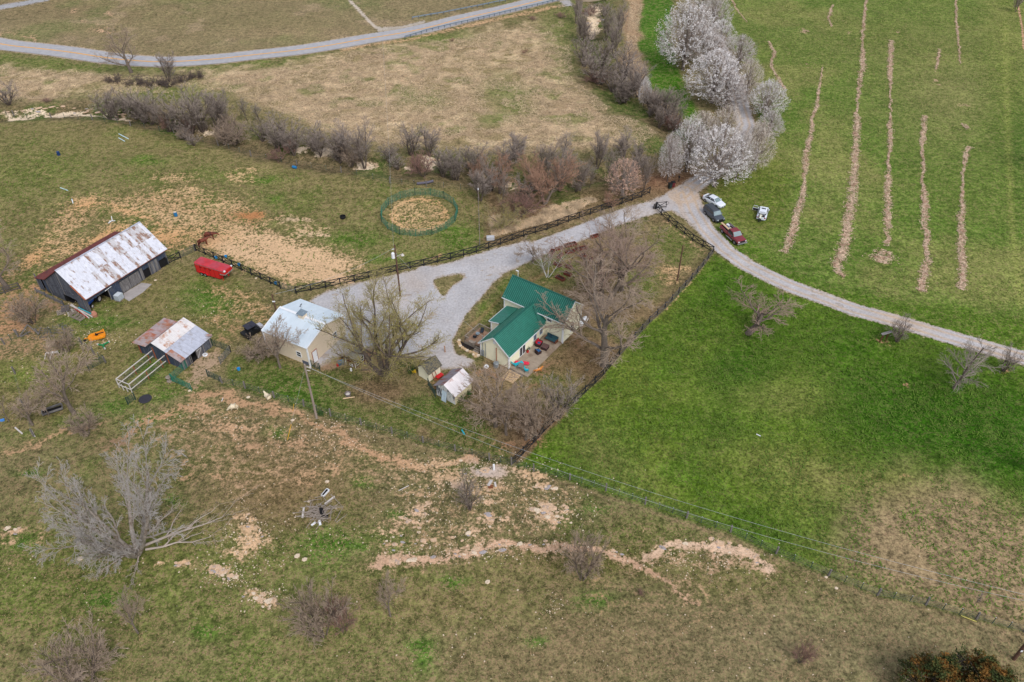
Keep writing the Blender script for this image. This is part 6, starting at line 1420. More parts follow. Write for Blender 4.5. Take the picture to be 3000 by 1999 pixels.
part('transformer', MB().lathe((-0.42, 0, 7.6), [(0, 0), (0.28, 0), (0.28, 0.85), (0.2, 0.98), (0, 1.0)], 14), M_WHITE, P2)
part('yard_lamp', MB().beam((0.1, 0, 7.9), (1.0, 0.2, 8.2), 0.06, 0.06).lathe((1.05, 0.2, 7.95), [(0.0, 0.3), (0.1, 0.3), (0.28, 0), (0, 0)], 10), M_BLEACH, P2); part('insulator_bracket', MB().beam((-0.5, 0, 9.2), (0.1, 0, 9.4), 0.09, 0.07), M_WHITE, P2)
e = G(818, 945); e3 = Vector((HL(-0.12, 4.7, 4.1)))
mesh_line('service_wire', P2, Vector((0, 0, 9.6)), GZ(805, 862, 5.6) - p2, 1.0, 0.014, M_CABLE, 14)
mesh_line('service_wire', P2, Vector((0, 0, 8.6)), e3 - p2, 0.8, 0.014, M_CABLE, 14)
mesh_line('guy_wire', P2, Vector((0, 0, 9.0)), G(1190, 800) - p2, 0, 0.010, M_CABLE, 2)
p3 = G(818, 950); P3 = thing('utility_pole', 'short brown pole rising behind the garage roof', 'utility pole', p3); part('shaft', MB().cyl((0, 0, -0.3), 0.13, 6.2, 10, 0.1), M_POLED, P3); part('insulator', MB().box((0.05, -0.15, 4.6), (0.45, 0.12, 0.14)), M_WHITE, P3)
p4 = G(1984, 823); P4 = thing('utility_pole', 'dark lone pole in the yard corner by the lane', 'utility pole', p4); part('shaft', MB().cyl((0, 0, -0.3), 0.13, 7.4, 10, 0.1), M_POLED, P4)
mesh_line('guy_wire', P4, Vector((0, 0, 0.4)), G(1971, 862) - p4 + Z_ * 0.1, 0, 0.02, M_POLED, 2)
p5 = G(1406, 720); P5 = thing('flag_pole', 'thin whitish pole at the paddock edge by the round pen', 'pole', p5); part('shaft', MB().cyl((0, 0, -0.2), 0.05, 11.6, 8, 0.035), M_POLE, P5); part('finial', MB().box((0, 0, 11.45), (0.14, 0.14, 0.3)), M_WHITE, P5)
mesh_line('power_wire', P2, Vector((-0.2, 0, 9.9)), GZ(1120, 110, 9.0) - p2, 3.0, 0.012, M_CABLE, 20)
# ================================================================== VEHICLES
M_TYRE = mat('tyre_rubber', (32, 32, 34), 0.85, var=0.15); M_RIM = mat('wheel_rim', (150, 152, 156), 0.35, 0.6, var=0.05)
M_CARW = mat('car_paint_white', (218, 222, 230), 0.25, 0.0, var=0.01, spec=0.7); M_CARG = mat('car_paint_grey', (74, 80, 88), 0.28, 0.2, var=0.02, spec=0.7)
M_CARM = mat('car_paint_maroon', (126, 40, 48), 0.28, 0.1, var=0.03, spec=0.7); M_CGLASS = mat('car_glass', (38, 44, 48), 0.06, var=0.1, spec=1.0); M_WSCREEN = mat('windscreen', (118, 134, 136), 0.08, var=0.2, scale=1.2, spec=1.0)
M_LAMP = mat('lamp_clear', (214, 220, 224), 0.15, spec=0.8); M_LAMPR = mat('lamp_red', (150, 24, 28), 0.25, spec=0.7); M_CHROME = mat('chrome', (190, 194, 200), 0.2, 0.7, var=0.03); M_TRIM = mat('black_trim', (28, 28, 30), 0.6, var=0.1)
M_INT = mat('car_interior', (46, 44, 46), 0.9)
def wheel(parent, x, y, r=0.34, w=0.22, rim=M_RIM):
    s = 1 if y > 0 else -1
    o = part('wheel', MB().lathe((0, 0, -w / 2), [(r * 0.6, 0), (r * 0.94, 0), (r, w * 0.2), (r, w * 0.8), (r * 0.94, w), (r * 0.6, w)], 18), M_TYRE, parent, smooth=False)
    o.location = (x, y, r); o.rotation_euler = (math.pi / 2, 0, 0)
    part('rim', MB().lathe((0, 0, -w * 0.46), [(0, 0), (r * 0.62, 0), (r * 0.62, w * 0.92), (0, w * 0.92)], 12), rim, o)
def loft(sections, closed=True):
    n = len(sections[0]); vs = [p for s in sections for p in s]; fs = []
    for i in range(len(sections) - 1):
        for k in range(n - (0 if closed else 1)):
            k2 = (k + 1) % n; fs.append((i * n + k, i * n + k2, (i + 1) * n + k2, (i + 1) * n + k))
    fs.append(tuple(range(n - 1, -1, -1))); fs.append(tuple((len(sections) - 1) * n + k for k in range(n)))
    return vs, fs
def body_sections(st):
    """st: (x, half_width, z_low, z_waist, z_top) -> rounded hull sections"""
    out = []
    for x, w, zl, zw, zt in st:
        out.append([(x, -w * 0.90, zl), (x, w * 0.90, zl), (x, w, zl + (zw - zl) * 0.45), (x, w * 0.98, zw), (x, w * 0.86, zt), (x, 0, zt + 0.03), (x, -w * 0.86, zt), (x, -w * 0.98, zw), (x, -w, zl + (zw - zl) * 0.45)])
    return out
def place_side(rear_px, front_px, near_left, half_w):
    """centre position and heading from where the two near wheels touch the ground"""
    a, b = G(*rear_px), G(*front_px); d = (b - a); ang = math.atan2(d.y, d.x); n = Vector((-math.sin(ang), math.cos(ang), 0))
    c = (a + b) / 2 + n * (half_w if not near_left else -half_w)
    return Vector((c.x, c.y, hz(c.x, c.y))), ang
def greenhouse(parent, xf0, xf1, xr1, xr0, zb, zt, wb, wt, paint, ws=M_WSCREEN, nside=2, roof_extra=None):
    """cabin: base from xr0..xf0 at zb, roof from xr1..xf1 at zt"""
    mb = MB().add([(xf0, -wb, zb), (xf0, wb, zb), (xr0, wb, zb), (xr0, -wb, zb), (xf1, -wt, zt), (xf1, wt, zt), (xr1, wt, zt), (xr1, -wt, zt)], [(0, 1, 2, 3), (7, 6, 5, 4), (0, 4, 5, 1), (1, 5, 6, 2), (2, 6, 7, 3), (3, 7, 4, 0)])
    g = part('cabin', mb, paint, parent)
    part('roof', MB().add(*loft([[(xf1 + 0.02, -wt, zt), (xf1 + 0.02, wt, zt), (xf1 - 0.1, wt * 0.9, zt + 0.05), (xf1 - 0.1, -wt * 0.9, zt + 0.05)], [(xr1 - 0.02, -wt, zt), (xr1 - 0.02, wt, zt), (xr1 + 0.1, wt * 0.9, zt + 0.05), (xr1 + 0.1, -wt * 0.9, zt + 0.05)]])), paint, g)
    def pane(name, a, b, c, d, m, k=0.1, off=0.015):
        a, b, c, d = map(Vector, (a, b, c, d)); ce = (a + b + c + d) / 4; n = (b - a).cross(d - a).normalized()
        if n.dot(ce - Vector((0.5 * (xf0 + xr0), 0, (zb + zt) / 2 - 0.3))) < 0: n = -n
        q = [p.lerp(ce, k) + n * 0.004 for p in (a, b, c, d)]
        part(name, MB().prism(q, n * off), m, g)
    pane('windscreen', (xf0, -wb, zb), (xf0, wb, zb), (xf1, wt, zt), (xf1, -wt, zt), ws, 0.09)
    pane('rear_window', (xr0, -wb, zb), (xr0, wb, zb), (xr1, wt, zt), (xr1, -wt, zt), M_CGLASS, 0.12)
    for s in (-1, 1):
        for i in range(nside):
            t0, t1 = i / nside, (i + 1) / nside
            bx0, bx1 = xr0 + (xf0 - xr0) * (t0 * 0.92 + 0.04), xr0 + (xf0 - xr0) * (t1 * 0.92 + 0.04); tx0, tx1 = xr1 + (xf1 - xr1) * t0, xr1 + (xf1 - xr1) * t1
            pane('side_window', (bx0, s * wb, zb), (bx1, s * wb, zb), (tx1, s * wt, zt), (tx0, s * wt, zt), M_CGLASS, 0.08)
    return g
def lamps(parent, xf, xr, w, z, m=M_LAMP, rear=True, rz=None):
    for s in (-1, 1):
        part('headlight', MB().box((xf, s * (w - 0.22), z), (0.14, 0.34, 0.15), s * 0.35), m, parent)
        if rear: part('tail_light', MB().box((xr, s * (w - 0.2), (rz or z) + 0.1), (0.1, 0.3, 0.16)), M_LAMPR, parent)
def mirrors(parent, x, w, z, m):
    for s in (-1, 1): part('mirror', MB().box((x, s * (w + 0.1), z), (0.14, 0.22, 0.14)), m, parent)
# white sedan
c, a = place_side((2065, 592), (2098, 611), False, 0.88)
v = thing('parked_car', 'white sedan nearest the blossoming trees at the lane bend', 'car', c, a, 'vehicles parked by the lane')
part('body', MB().add(*loft(body_sections([(-2.42, 0.62, 0.45, 0.72, 0.88), (-2.25, 0.80, 0.3, 0.85, 1.02), (-1.5, 0.92, 0.22, 0.92, 1.06), (0, 0.94, 0.2, 0.92, 1.0), (1.2, 0.93, 0.22, 0.86, 0.95), (2.0, 0.86, 0.26, 0.74, 0.82), (2.36, 0.66, 0.34, 0.6, 0.68)]))), M_CARW, v, smooth=False)
greenhouse(v, 1.15, 0.35, -1.0, -2.0, 0.96, 1.42, 0.84, 0.62, M_CARW); lamps(v, 2.2, -2.32, 0.86, 0.66, rz=0.75); mirrors(v, 0.75, 0.92, 1.0, M_CARW)
part('grille', MB().box((2.35, 0, 0.46), (0.08, 1.05, 0.16)), M_TRIM, v); part('number_plate', MB().box((2.4, 0, 0.42), (0.03, 0.34, 0.1)), M_LAMP, v)
for x in (-1.42, 1.42):
    for s in (-0.86, 0.86): wheel(v, x, s)
# dark grey suv
c, a = place_side((2064, 628), (2091, 652), False, 0.92)
v = thing('parked_car', 'dark grey boxy suv between the white sedan and the maroon pickup', 'car', c, a, 'vehicles parked by the lane')
part('body', MB().add(*loft(body_sections([(-2.42, 0.84, 0.45, 0.95, 1.12), (-2.2, 0.95, 0.34, 1.0, 1.16), (0, 0.98, 0.3, 1.02, 1.16), (1.1, 0.98, 0.32, 1.0, 1.14), (2.1, 0.94, 0.36, 0.94, 1.04), (2.36, 0.84, 0.42, 0.84, 0.94)]))), M_CARG, v)
greenhouse(v, 1.25, 0.72, -2.15, -2.36, 1.14, 1.78, 0.9, 0.76, M_CARG, nside=3); lamps(v, 2.3, -2.4, 0.9, 0.84, rz=0.9); mirrors(v, 0.95, 0.96, 1.2, M_CARG)
part('grille', MB().box((2.36, 0, 0.72), (0.08, 0.95, 0.22)), M_TRIM, v); part('bumper', MB().box((2.38, 0, 0.48), (0.16, 1.7, 0.22)), M_TRIM, v)
for s in (-1, 1): part('roof_rail', MB().beam((-1.9, s * 0.66, 1.86), (0.4, s * 0.66, 1.86), 0.05, 0.05), M_TRIM, v)
for x in (-1.42, 1.42):
    for s in (-0.9, 0.9): wheel(v, x, s, 0.38, 0.25)
# maroon pickup
c, a = place_side((2115.4, 684.3), (2151, 716.5), False, 0.95)
v = thing('pickup_truck', 'maroon pickup with lumber and gear piled in its bed', 'pickup truck', c, a, 'vehicles parked by the lane')
part('body', MB().add(*loft(body_sections([(-0.65, 0.98, 0.55, 1.05, 1.18), (0.6, 1.0, 0.55, 1.05, 1.2), (1.3, 1.0, 0.55, 1.08, 1.2), (2.6, 0.96, 0.58, 1.04, 1.14), (2.85, 0.88, 0.62, 0.95, 1.06)]))), M_CARM, v)
bed = MB().box((-1.75, 0, 0.72), (2.2, 1.9, 0.1))
for s in (-1, 1): bed.box((-1.75, s * 0.96, 0.95), (2.3, 0.12, 0.56))
bed.box((-2.9, 0, 0.95), (0.08, 2.0, 0.56)).box((-0.68, 0, 1.0), (0.08, 1.9, 0.5)); part('bed', bed, M_CARM, v); part('bed_liner', MB().box((-1.78, 0, 0.80), (2.1, 1.78, 0.04)), M_TRIM, v)
greenhouse(v, 1.42, 0.75, -0.45, -0.7, 1.18, 1.82, 0.93, 0.78, M_CARM); lamps(v, 2.82, -2.92, 0.92, 0.95, rz=0.85); mirrors(v, 1.2, 1.02, 1.3, M_TRIM)
part('grille', MB().box((2.88, 0, 0.92), (0.06, 1.05, 0.26)), M_TRIM, v); part('bumper', MB().box((2.98, 0, 0.62), (0.2, 1.95, 0.2)), M_CHROME, v); part('bumper', MB().box((-3.02, 0, 0.6), (0.18, 1.9, 0.18)), M_CHROME, v)
for s in (-1, 1): part('running_board', MB().box((0.3, s * 1.05, 0.45), (1.9, 0.16, 0.08)), M_CHROME, v)
for s in (-0.94, 0.94):
    wheel(v, -1.98, s, 0.42, 0.28); wheel(v, 1.98, s, 0.42, 0.28)
TR, TA = c, a
def TL(x, y, z): return Vector((TR.x + x * math.cos(TA) - y * math.sin(TA), TR.y + x * math.sin(TA) + y * math.cos(TA), TR.z + z))
M_LUM = mat('fresh_lumber', (206, 176, 140), 0.85, var=0.12)
t = thing('lumber_bundle', 'pale boards lying over the pickup bed side and cab', 'lumber', TL(-1.6, -0.5, 0), TA)
for k in range(3): piece('board', M_LUM, (-1.9, 0.02 + k * 0.13, 1.28), (1.1, -0.1 + k * 0.13, 1.42), 0.12, 0.06, t)
t = thing('ladder', 'dark ladder lying along the left side of the pickup bed', 'ladder', TL(-1.5, 0.62, 0), TA)
for s in (0, 0.32): piece('ladder_side', M_CHROME, (-1.4, s, 1.32), (1.5, s, 1.42), 0.05, 0.07, t)
for k in range(9): piece('rung', M_TRIM, (-1.3 + k * 0.33, 0.0, 1.34 + k * 0.01), (-1.3 + k * 0.33, 0.32, 1.34 + k * 0.01), 0.04, 0.04, t)
solo('sack', MB().box((0, 0, 0.2), (0.9, 0.5, 0.28), 0.2).box((0.1, 0.05, 0.4), (0.7, 0.4, 0.14), 0.1), mat('sack_cloth', (190, 178, 160), 0.95, var=0.15), 'pale cloth sack riding in the pickup bed', 'sack', TL(-1.35, 0.1, 0.78), TA)
solo('tool_bag', MB().box((0, 0, 0.15), (0.5, 0.4, 0.3), 0.5), mat('blue_bag', (58, 64, 120), 0.8), 'blue bag beside the sack in the pickup bed', 'bag', TL(-2.0, 0.1, 0.82), TA)
solo('cooler', MB().box((0, 0, 0.2), (0.6, 0.45, 0.4), 0.3).box((0, 0, 0.42), (0.62, 0.47, 0.06), 0.3), M_WHITE, 'white cooler at the tail of the pickup bed', 'cooler', TL(-2.5, 0.45, 0.82), TA)
# white hatchback facing away, boot and left door open, person at the boot
g0, g1 = G(2228, 648), G(2240, 606); a = math.atan2(g1.y - g0.y, g1.x - g0.x); cc = G(2232.5, 633); c = Vector((cc.x, cc.y, hz(cc.x, cc.y)))
v = thing('parked_car', 'white car on the grass with its boot and left door open', 'car', c, a, 'vehicles parked by the lane')
part('body', MB().add(*loft(body_sections([(-2.2, 0.80, 0.4, 0.72, 0.80), (-2.0, 0.88, 0.3, 0.8, 0.90), (-1.35, 0.92, 0.24, 0.86, 0.92), (0, 0.92, 0.22, 0.9, 1.0), (1.2, 0.92, 0.22, 0.86, 0.98), (1.95, 0.86, 0.26, 0.74, 0.84), (2.2, 0.66, 0.34, 0.6, 0.7)]))), M_CARW, v)
greenhouse(v, 1.25, 0.5, -0.85, -1.3, 0.96, 1.45, 0.84, 0.66, M_CARW)
part('sunroof', MB().box((0.12, 0, 1.505), (0.42, 0.8, 0.02)), M_CGLASS, v)
part('boot_opening', MB().box((-1.72, 0, 0.945), (0.75, 1.15, 0.06)), M_INT, v)
bl = part('boot_lid', MB().beam((-1.02, -0.55, 1.42), (-1.95, -0.5, 1.62), 0.12, 0.06).beam((-1.02, 0.55, 1.42), (-1.95, 0.5, 1.62), 0.12, 0.06).beam((-1.05, -0.58, 1.44), (-1.05, 0.58, 1.44), 0.16, 0.06).beam((-1.42, -0.55, 1.53), (-1.42, 0.55, 1.53), 0.1, 0.06).beam((-1.95, -0.56, 1.63), (-1.95, 0.56, 1.63), 0.10, 0.12), M_CARW, v)
part('boot_glass', MB().prism([(-1.12, -0.5, 1.455), (-1.12, 0.5, 1.455), (-1.4, 0.5, 1.52), (-1.4, -0.5, 1.52)], (0, 0, 0.02)), M_CGLASS, bl)
lamps(v, 2.05, -2.16, 0.86, 0.68, rear=True, rz=0.72); mirrors(v, 0.85, 0.9, 1.0, M_CARW)
dd = part('open_door', MB().beam((0.9, 0.93, 0.62), (0.98, 2.0, 0.62), 0.08, 0.55).beam((0.96, 0.98, 0.9), (0.9, 1.15, 1.36), 0.05, 0.05).beam((0.9, 1.15, 1.36), (0.96, 1.85, 1.36), 0.05, 0.05).beam((0.96, 1.85, 1.36), (1.0, 2.0, 0.9), 0.05, 0.05), M_CARW, v, 'left front door standing wide open')
part('door_lining', MB().beam((0.85, 1.0, 0.62), (0.92, 1.93, 0.62), 0.03, 0.45), M_INT, dd)
for x in (-1.35, 1.35):
    for s in (-0.86, 0.86): wheel(v, x, s)
HC, HAg = c, a
def CL_(x, y, z): return Vector((HC.x + x * math.cos(HAg) - y * math.sin(HAg), HC.y + x * math.sin(HAg) + y * math.cos(HAg), HC.z + z))
# the person leaning into the boot
M_TROUS = mat('dark_trousers', (36, 34, 44), 0.9, var=0.1); M_SHIRT = mat('pale_shirt', (206, 206, 188), 0.9, var=0.08); M_SKIN = mat('skin', (196, 140, 116), 0.6, var=0.05); M_HAIR = mat('brown_hair', (110, 74, 46), 0.8, var=0.2)
pp = thing('person', 'person in dark trousers and pale top bending into the open boot of the white car', 'person', CL_(-2.62, 0.2, 0.0), HAg)
legs = [(0.05, 0, 0.92, .15, .13), (0.0, 0.11, 0.88, .11), (-0.06, 0.13, 0.5, .075), (-0.04, 0.14, 0.1, .05), (0.1, 0.15, 0.05, .045), (0.0, -0.11, 0.88, .11), (-0.06, -0.13, 0.5, .075), (-0.04, -0.14, 0.1, .05), (0.1, -0.15, 0.05, .045),
        (0.2, 0, 1.08, .14, .12), (0.45, 0, 1.26, .16, .12), (0.55, 0, 1.30, .15, .1), (0.66, 0, 1.32, .055), (0.78, 0, 1.36, .105), (0.86, 0, 1.33, .09),
        (0.55, 0.2, 1.26, .055), (0.62, 0.3, 1.05, .045), (0.85, 0.32, 0.98, .036), (0.95, 0.32, 0.98, .035), (0.55, -0.2, 1.26, .055), (0.62, -0.3, 1.05, .045), (0.85, -0.32, 0.98, .036), (0.95, -0.32, 0.98, .035)]
legs = [(q[0], q[1], q[2]) + tuple(r * 1.3 for r in q[3:]) for q in legs]
body = skinned('body', legs, [(0, 1), (1, 2), (2, 3), (3, 4), (0, 5), (5, 6), (6, 7), (7, 8), (0, 9), (9, 10), (10, 11), (11, 12), (12, 13), (13, 14), (11, 15), (15, 16), (16, 17), (17, 18), (11, 19), (19, 20), (20, 21), (21, 22)], M_SKIN, pp)
for m_ in (M_TROUS, M_SHIRT, M_HAIR): body.data.materials.append(m_)
for pl in body.data.polygons:
    q = pl.center; 
    if q.z < 0.98 and q.x < 0.3: pl.material_index = 1
    elif q.x < 0.62 and abs(q.y) < 0.3: pl.material_index = 2
    elif q.z > 1.36 and q.x > 0.66: pl.material_index = 3
mb = MB()
for s in (-1, 1):
    for k in range(5):
        b0 = Vector((0.98, s * 0.32 + (k - 2) * 0.018, 0.98)); l = (0.05, 0.075, 0.085, 0.078, 0.06)[k]
        mb.tube([b0, b0 + Vector((l * 0.6, (k - 2) * 0.006 + (0.03 * -s if k == 0 else 0), -0.01)), b0 + Vector((l, (k - 2) * 0.008, -0.035))], [0.010, 0.009, 0.007], 5)
part('fingers', mb, M_SKIN, pp); 
part('shoe', MB().box((0.06, 0.145, 0.04), (0.27, 0.1, 0.09)), M_TRIM, pp); part('shoe', MB().box((0.06, -0.145, 0.04), (0.27, 0.1, 0.09)), M_TRIM, pp)
# red gooseneck horse trailer
ta = math.radians(-23.5); o0 = Vector((-53.9, 111.1, 0)); o0.z = hz(o0.x, o0.y)
v = thing('horse_trailer', 'bright red gooseneck horse trailer by the black fence', 'trailer', o0, ta)
part('body', MB().prism([(0, 0, 0.42), (5.0, 0, 0.35), (5.0, 0, 1.35), (6.3, 0, 1.5), (6.35, 0, 2.25), (0, 0, 2.35)], (0, 1.95, 0)), M_RED, v)
part('roof', MB().add(*loft([[(0, -0.02, 2.33), (0, 1.97, 2.33), (0, 1.75, 2.45), (0, 0.2, 2.45)], [(6.3, -0.02, 2.24), (6.3, 1.97, 2.24), (6.25, 1.75, 2.35), (6.25, 0.2, 2.35)]])), mat('sun_faded_red', (176, 62, 74), 0.55, var=0.15, scale=1.2, col2=(188, 48, 56), thr=(0.45, 0.6)), v)
part('nose_band', MB().beam((5.2, -0.03, 1.42), (6.35, -0.03, 1.56), 0.05, 0.16).beam((6.38, -0.03, 1.56), (6.38, 1.98, 1.56), 0.16, 0.05, (1, 0, 0)), M_CHROME, v)
part('drip_rail', MB().beam((0, -0.03, 2.2), (6.3, -0.03, 2.12), 0.04, 0.05), M_CHROME, v)
for y in (0.1, 1.85): part('corner_lamp', MB().box((6.3, y, 2.25), (0.25, 0.25, 0.2)), M_WHITE, v)
part('fender', MB().prism([(0.5, -0.14, 0.45), (0.75, -0.14, 0.82), (2.25, -0.14, 0.82), (2.5, -0.14, 0.45), (2.3, -0.14, 0.45), (2.15, -0.14, 0.72), (0.85, -0.14, 0.72), (0.7, -0.14, 0.45)], (0, 0.16, 0)), M_RED, v)
for x in (1.1, 1.9):
    wheel(v, x, -0.02, 0.34, 0.2, M_CHROME); wheel(v, x, 1.97, 0.34, 0.2, M_CHROME)
for y in (0.25, 1.7): part('landing_leg', MB().beam((5.35, y, 0.05), (5.35, y, 1.45), 0.1, 0.1), M_RED, v)
part('coupler', MB().beam((6.0, 0.97, 1.5), (6.05, 0.97, 0.75), 0.12, 0.12), M_RED, v)
for k in range(3): part('side_vent', MB().box((1.2 + k * 1.0, -0.02, 1.75), (0.5, 0.03, 0.16)), mat('trailer_dark_red', (120, 18, 24), 0.6), v)
for k in range(6): part('panel_seam', MB().box((0.1 + k * 0.98, -0.012, 1.3), (0.04, 0.02, 1.7)), mat('trailer_dark_red', (120, 18, 24), 0.6), v)
# black side by side buggy
ua, ub = G(725, 992), G(752, 978)
uc = G(744, 979); ang = math.atan2(ub.y - ua.y, ub.x - ua.x) * 0.0 + math.radians(48)
v = thing('utility_buggy', 'black roofed four seat utility buggy behind the garage corner', 'buggy', uc, ang)
part('chassis', MB().box((0, 0, 0.55), (3.2, 1.2, 0.4)).box((-0.2, 0, 0.85), (1.9, 1.3, 0.25)), M_TRIM, v)
for x in (-0.75, 0.25):
    for y in (-0.33, 0.33): part('seat', MB().box((x, y, 1.05), (0.5, 0.5, 0.15)).box((x - 0.25, y, 1.3), (0.12, 0.5, 0.5)), M_TRIM, v)
part('hood', MB().prism([(1.0, -0.55, 0.7), (1.75, -0.45, 0.65), (1.7, -0.4, 0.95), (1.0, -0.5, 1.15)], (0, 1.0, 0)), mat('buggy_panel', (176, 174, 180), 0.5), v); part('cargo_box', MB().box((-1.45, 0, 0.95), (0.8, 1.3, 0.35)), M_TRIM, v)
fr = MB()
for y in (-0.68, 0.68):
    fr.tube([(1.0, y, 0.8), (0.55, y, 1.85), (-1.15, y, 1.85), (-1.3, y, 0.8)], 0.035, 6); fr.tube([(-0.25, y, 0.8), (-0.25, y, 1.85)], 0.035, 6)
part('roll_cage', fr, M_TRIM, v); M_UROOF = mat('buggy_roof', (46, 46, 58), 0.5, var=0.1)
part('roof', MB().box((0.15, 0, 1.92), (0.82, 1.5, 0.07)), M_UROOF, v); part('roof', MB().box((-0.75, 0, 1.92), (0.86, 1.5, 0.07)), M_UROOF, v)
for x in (-1.2, 1.25):
    for y in (-0.68, 0.68): wheel(v, x, y, 0.34, 0.26, M_TRIM)
# tractor inside the barn mouth
v = thing('tractor', 'small blue tractor parked inside the open bay of the big barn', 'tractor', BL(1.9, 1.9, 0.02), BA + math.radians(200))
M_BLUET = mat('tractor_blue', (40, 84, 168), 0.45)
part('hood', MB().box((0.75, 0, 0.95), (1.3, 0.6, 0.5)), M_BLUET, v); part('frame', MB().box((0.2, 0, 0.6), (2.2, 0.4, 0.3)), M_TRIM, v); part('seat', MB().box((-0.45, 0, 1.05), (0.45, 0.45, 0.12)).box((-0.68, 0, 1.3), (0.1, 0.45, 0.45)), M_RED, v)
for s in (-1, 1): part('fender', MB().box((-0.55, s * 0.55, 1.12), (1.0, 0.32, 0.08)), M_BLUET, v); wheel(v, -0.6, s * 0.72, 0.6, 0.34, M_BLEACH); wheel(v, 1.15, s * 0.5, 0.34, 0.2, M_BLEACH)
part('steering_wheel', MB().lathe((0, 0, 1.35), [(0.16, 0), (0.19, 0.02), (0.16, 0.03)], 10).cyl((0.02, 0, 1.0), 0.02, 0.36, 6), M_TRIM, v)
# orange rotary mower and green implement
M_OR = mat('mower_orange', (226, 140, 28), 0.5, var=0.1, col2=(206, 128, 44), thr=(0.55, 0.7)); g = G(285, 990)
v = thing('rotary_mower', 'orange yellow rotary mower deck lying on stony grass', 'mower', g, math.radians(28))
part('deck', MB().prism([(-1.0, -0.75, 0.2), (1.1, -0.85, 0.2), (1.3, -0.3, 0.2), (1.3, 0.3, 0.2), (1.1, 0.85, 0.2), (-0.8, 0.8, 0.2), (-1.2, 0.3, 0.2), (-1.2, -0.4, 0.2)], (0, 0, 0.28)), M_OR, v)
part('deck_rib', MB().beam((-1.1, -0.4, 0.52), (1.2, -0.45, 0.52), 0.1, 0.08).beam((-1.1, 0.35, 0.52), (1.2, 0.4, 0.52), 0.1, 0.08), M_OR, v); part('gearbox', MB().box((0.1, 0, 0.65), (0.4, 0.35, 0.3)).cyl((0.3, 0, 0.68), 0.06, 0.9, 8, axis='x'), M_TRIM, v)
part('hitch_frame', MB().beam((1.2, -0.4, 0.5), (1.25, 0.0, 1.25), 0.09, 0.09).beam((1.2, 0.4, 0.5), (1.25, 0.0, 1.25), 0.09, 0.09).beam((1.25, 0, 1.25), (-0.6, 0, 0.5), 0.07, 0.07), M_OR, v); part('tail_arm', MB().beam((-1.2, 0, 0.4), (-1.75, 0, 0.45), 0.12, 0.1), M_OR, v)
part('tail_wheel', MB().lathe((-1.75, 0, 0.05), [(0.0, 0), (0.22, 0), (0.22, 0.16), (0, 0.16)], 12), M_TYRE, v)
M_GI = mat('implement_green', (26, 122, 70), 0.5, var=0.1); g = G(303, 1016)
v = thing('green_implement', 'small green three armed farm implement beside the orange mower', 'farm implement', g, math.radians(10))
part('arm', MB().tube([(0, 0, 0.3), (0.75, 0.55, 0.35)], 0.13, 8), M_GI, v); part('arm', MB().tube([(0, 0, 0.3), (-0.7, 0.25, 0.3)], 0.12, 8), M_GI, v); part('arm', MB().tube([(0, 0, 0.3), (0.4, -0.8, 0.28)], 0.14, 8), M_GI, v)
for q in ((0.8, 0.6, 0.35), (-0.75, 0.27, 0.3), (0.45, -0.85, 0.28)): part('hub', MB().box(q, (0.22, 0.22, 0.24), 0.6), M_BLEACH, v)
# ================================================================== SMALL THINGS
M_WICK = mat('dark_wicker', (62, 44, 42), 0.9, var=0.2, scale=12); M_TEAL = mat('teal_plastic', (28, 172, 190), 0.5); M_CUR = mat('red_cushion', (190, 30, 46), 0.8); M_CUB = mat('blue_cushion', (38, 90, 136), 0.8)
M_PINK = mat('coral_plastic', (226, 52, 78), 0.5); M_FUT = mat('futon_blue', (52, 92, 98), 0.9, var=0.15, scale=3, col2=(40, 64, 82), thr=(0.5, 0.6)); M_BRN = mat('brown_wood', (120, 72, 48), 0.8); M_MET = mat('table_metal', (132, 134, 130), 0.4, 0.4, var=0.15)
ZP = 0.17
def fthing(name, label, cat, x, y, rz=0.0, group=None, z=ZP): return thing(name, label, cat, HL(x, y, z), HA + rz, group)
# wicker set
t = fthing('wicker_loveseat', 'wide wicker chair with red cushions and a blue pillow against the patio wall', 'armchair', 6.85, -0.75, 0.1)
part('frame', MB().box((0, 0, 0.22), (1.15, 0.8, 0.4)).box((0, 0.38, 0.55), (1.15, 0.12, 0.6)).box((-0.55, 0, 0.42), (0.1, 0.8, 0.3)).box((0.55, 0, 0.42), (0.1, 0.8, 0.3)), M_WICK, t)
part('cushion', MB().box((0, -0.03, 0.47), (0.95, 0.65, 0.12)), M_CUR, t); part('cushion', MB().box((0, 0.28, 0.68), (0.95, 0.12, 0.42)), M_CUR, t); part('pillow', MB().box((-0.12, -0.1, 0.56), (0.42, 0.4, 0.1), 0.3), M_CUB, t)
t = fthing('wicker_table', 'square dark wicker coffee table in the middle of the patio', 'coffee table', 6.7, -2.0, 0.1)
part('base', MB().box((0, 0, 0.25), (0.95, 0.95, 0.48)), M_WICK, t); part('top', MB().box((0, 0, 0.52), (1.02, 1.02, 0.06)), mat('wicker_top', (96, 72, 68), 0.6, var=0.2), t)
t = fthing('wicker_armchair', 'dark wicker armchair with blue cushions facing the patio table', 'armchair', 5.2, -1.75, math.radians(70))
part('frame', MB().box((0, 0, 0.22), (0.75, 0.75, 0.4)).box((0, 0.36, 0.52), (0.75, 0.1, 0.55)).box((-0.36, 0, 0.42), (0.09, 0.75, 0.28)).box((0.36, 0, 0.42), (0.09, 0.75, 0.28)), M_WICK, t)
part('cushion', MB().box((0, -0.02, 0.46), (0.6, 0.62, 0.12)), M_CUB, t); part('cushion', MB().box((0, 0.28, 0.66), (0.6, 0.1, 0.36)), M_CUB, t)
t = fthing('daybed', 'worn blue cushioned daybed on a wooden base at the far end of the patio', 'daybed', 8.85, -1.75, math.radians(-90))
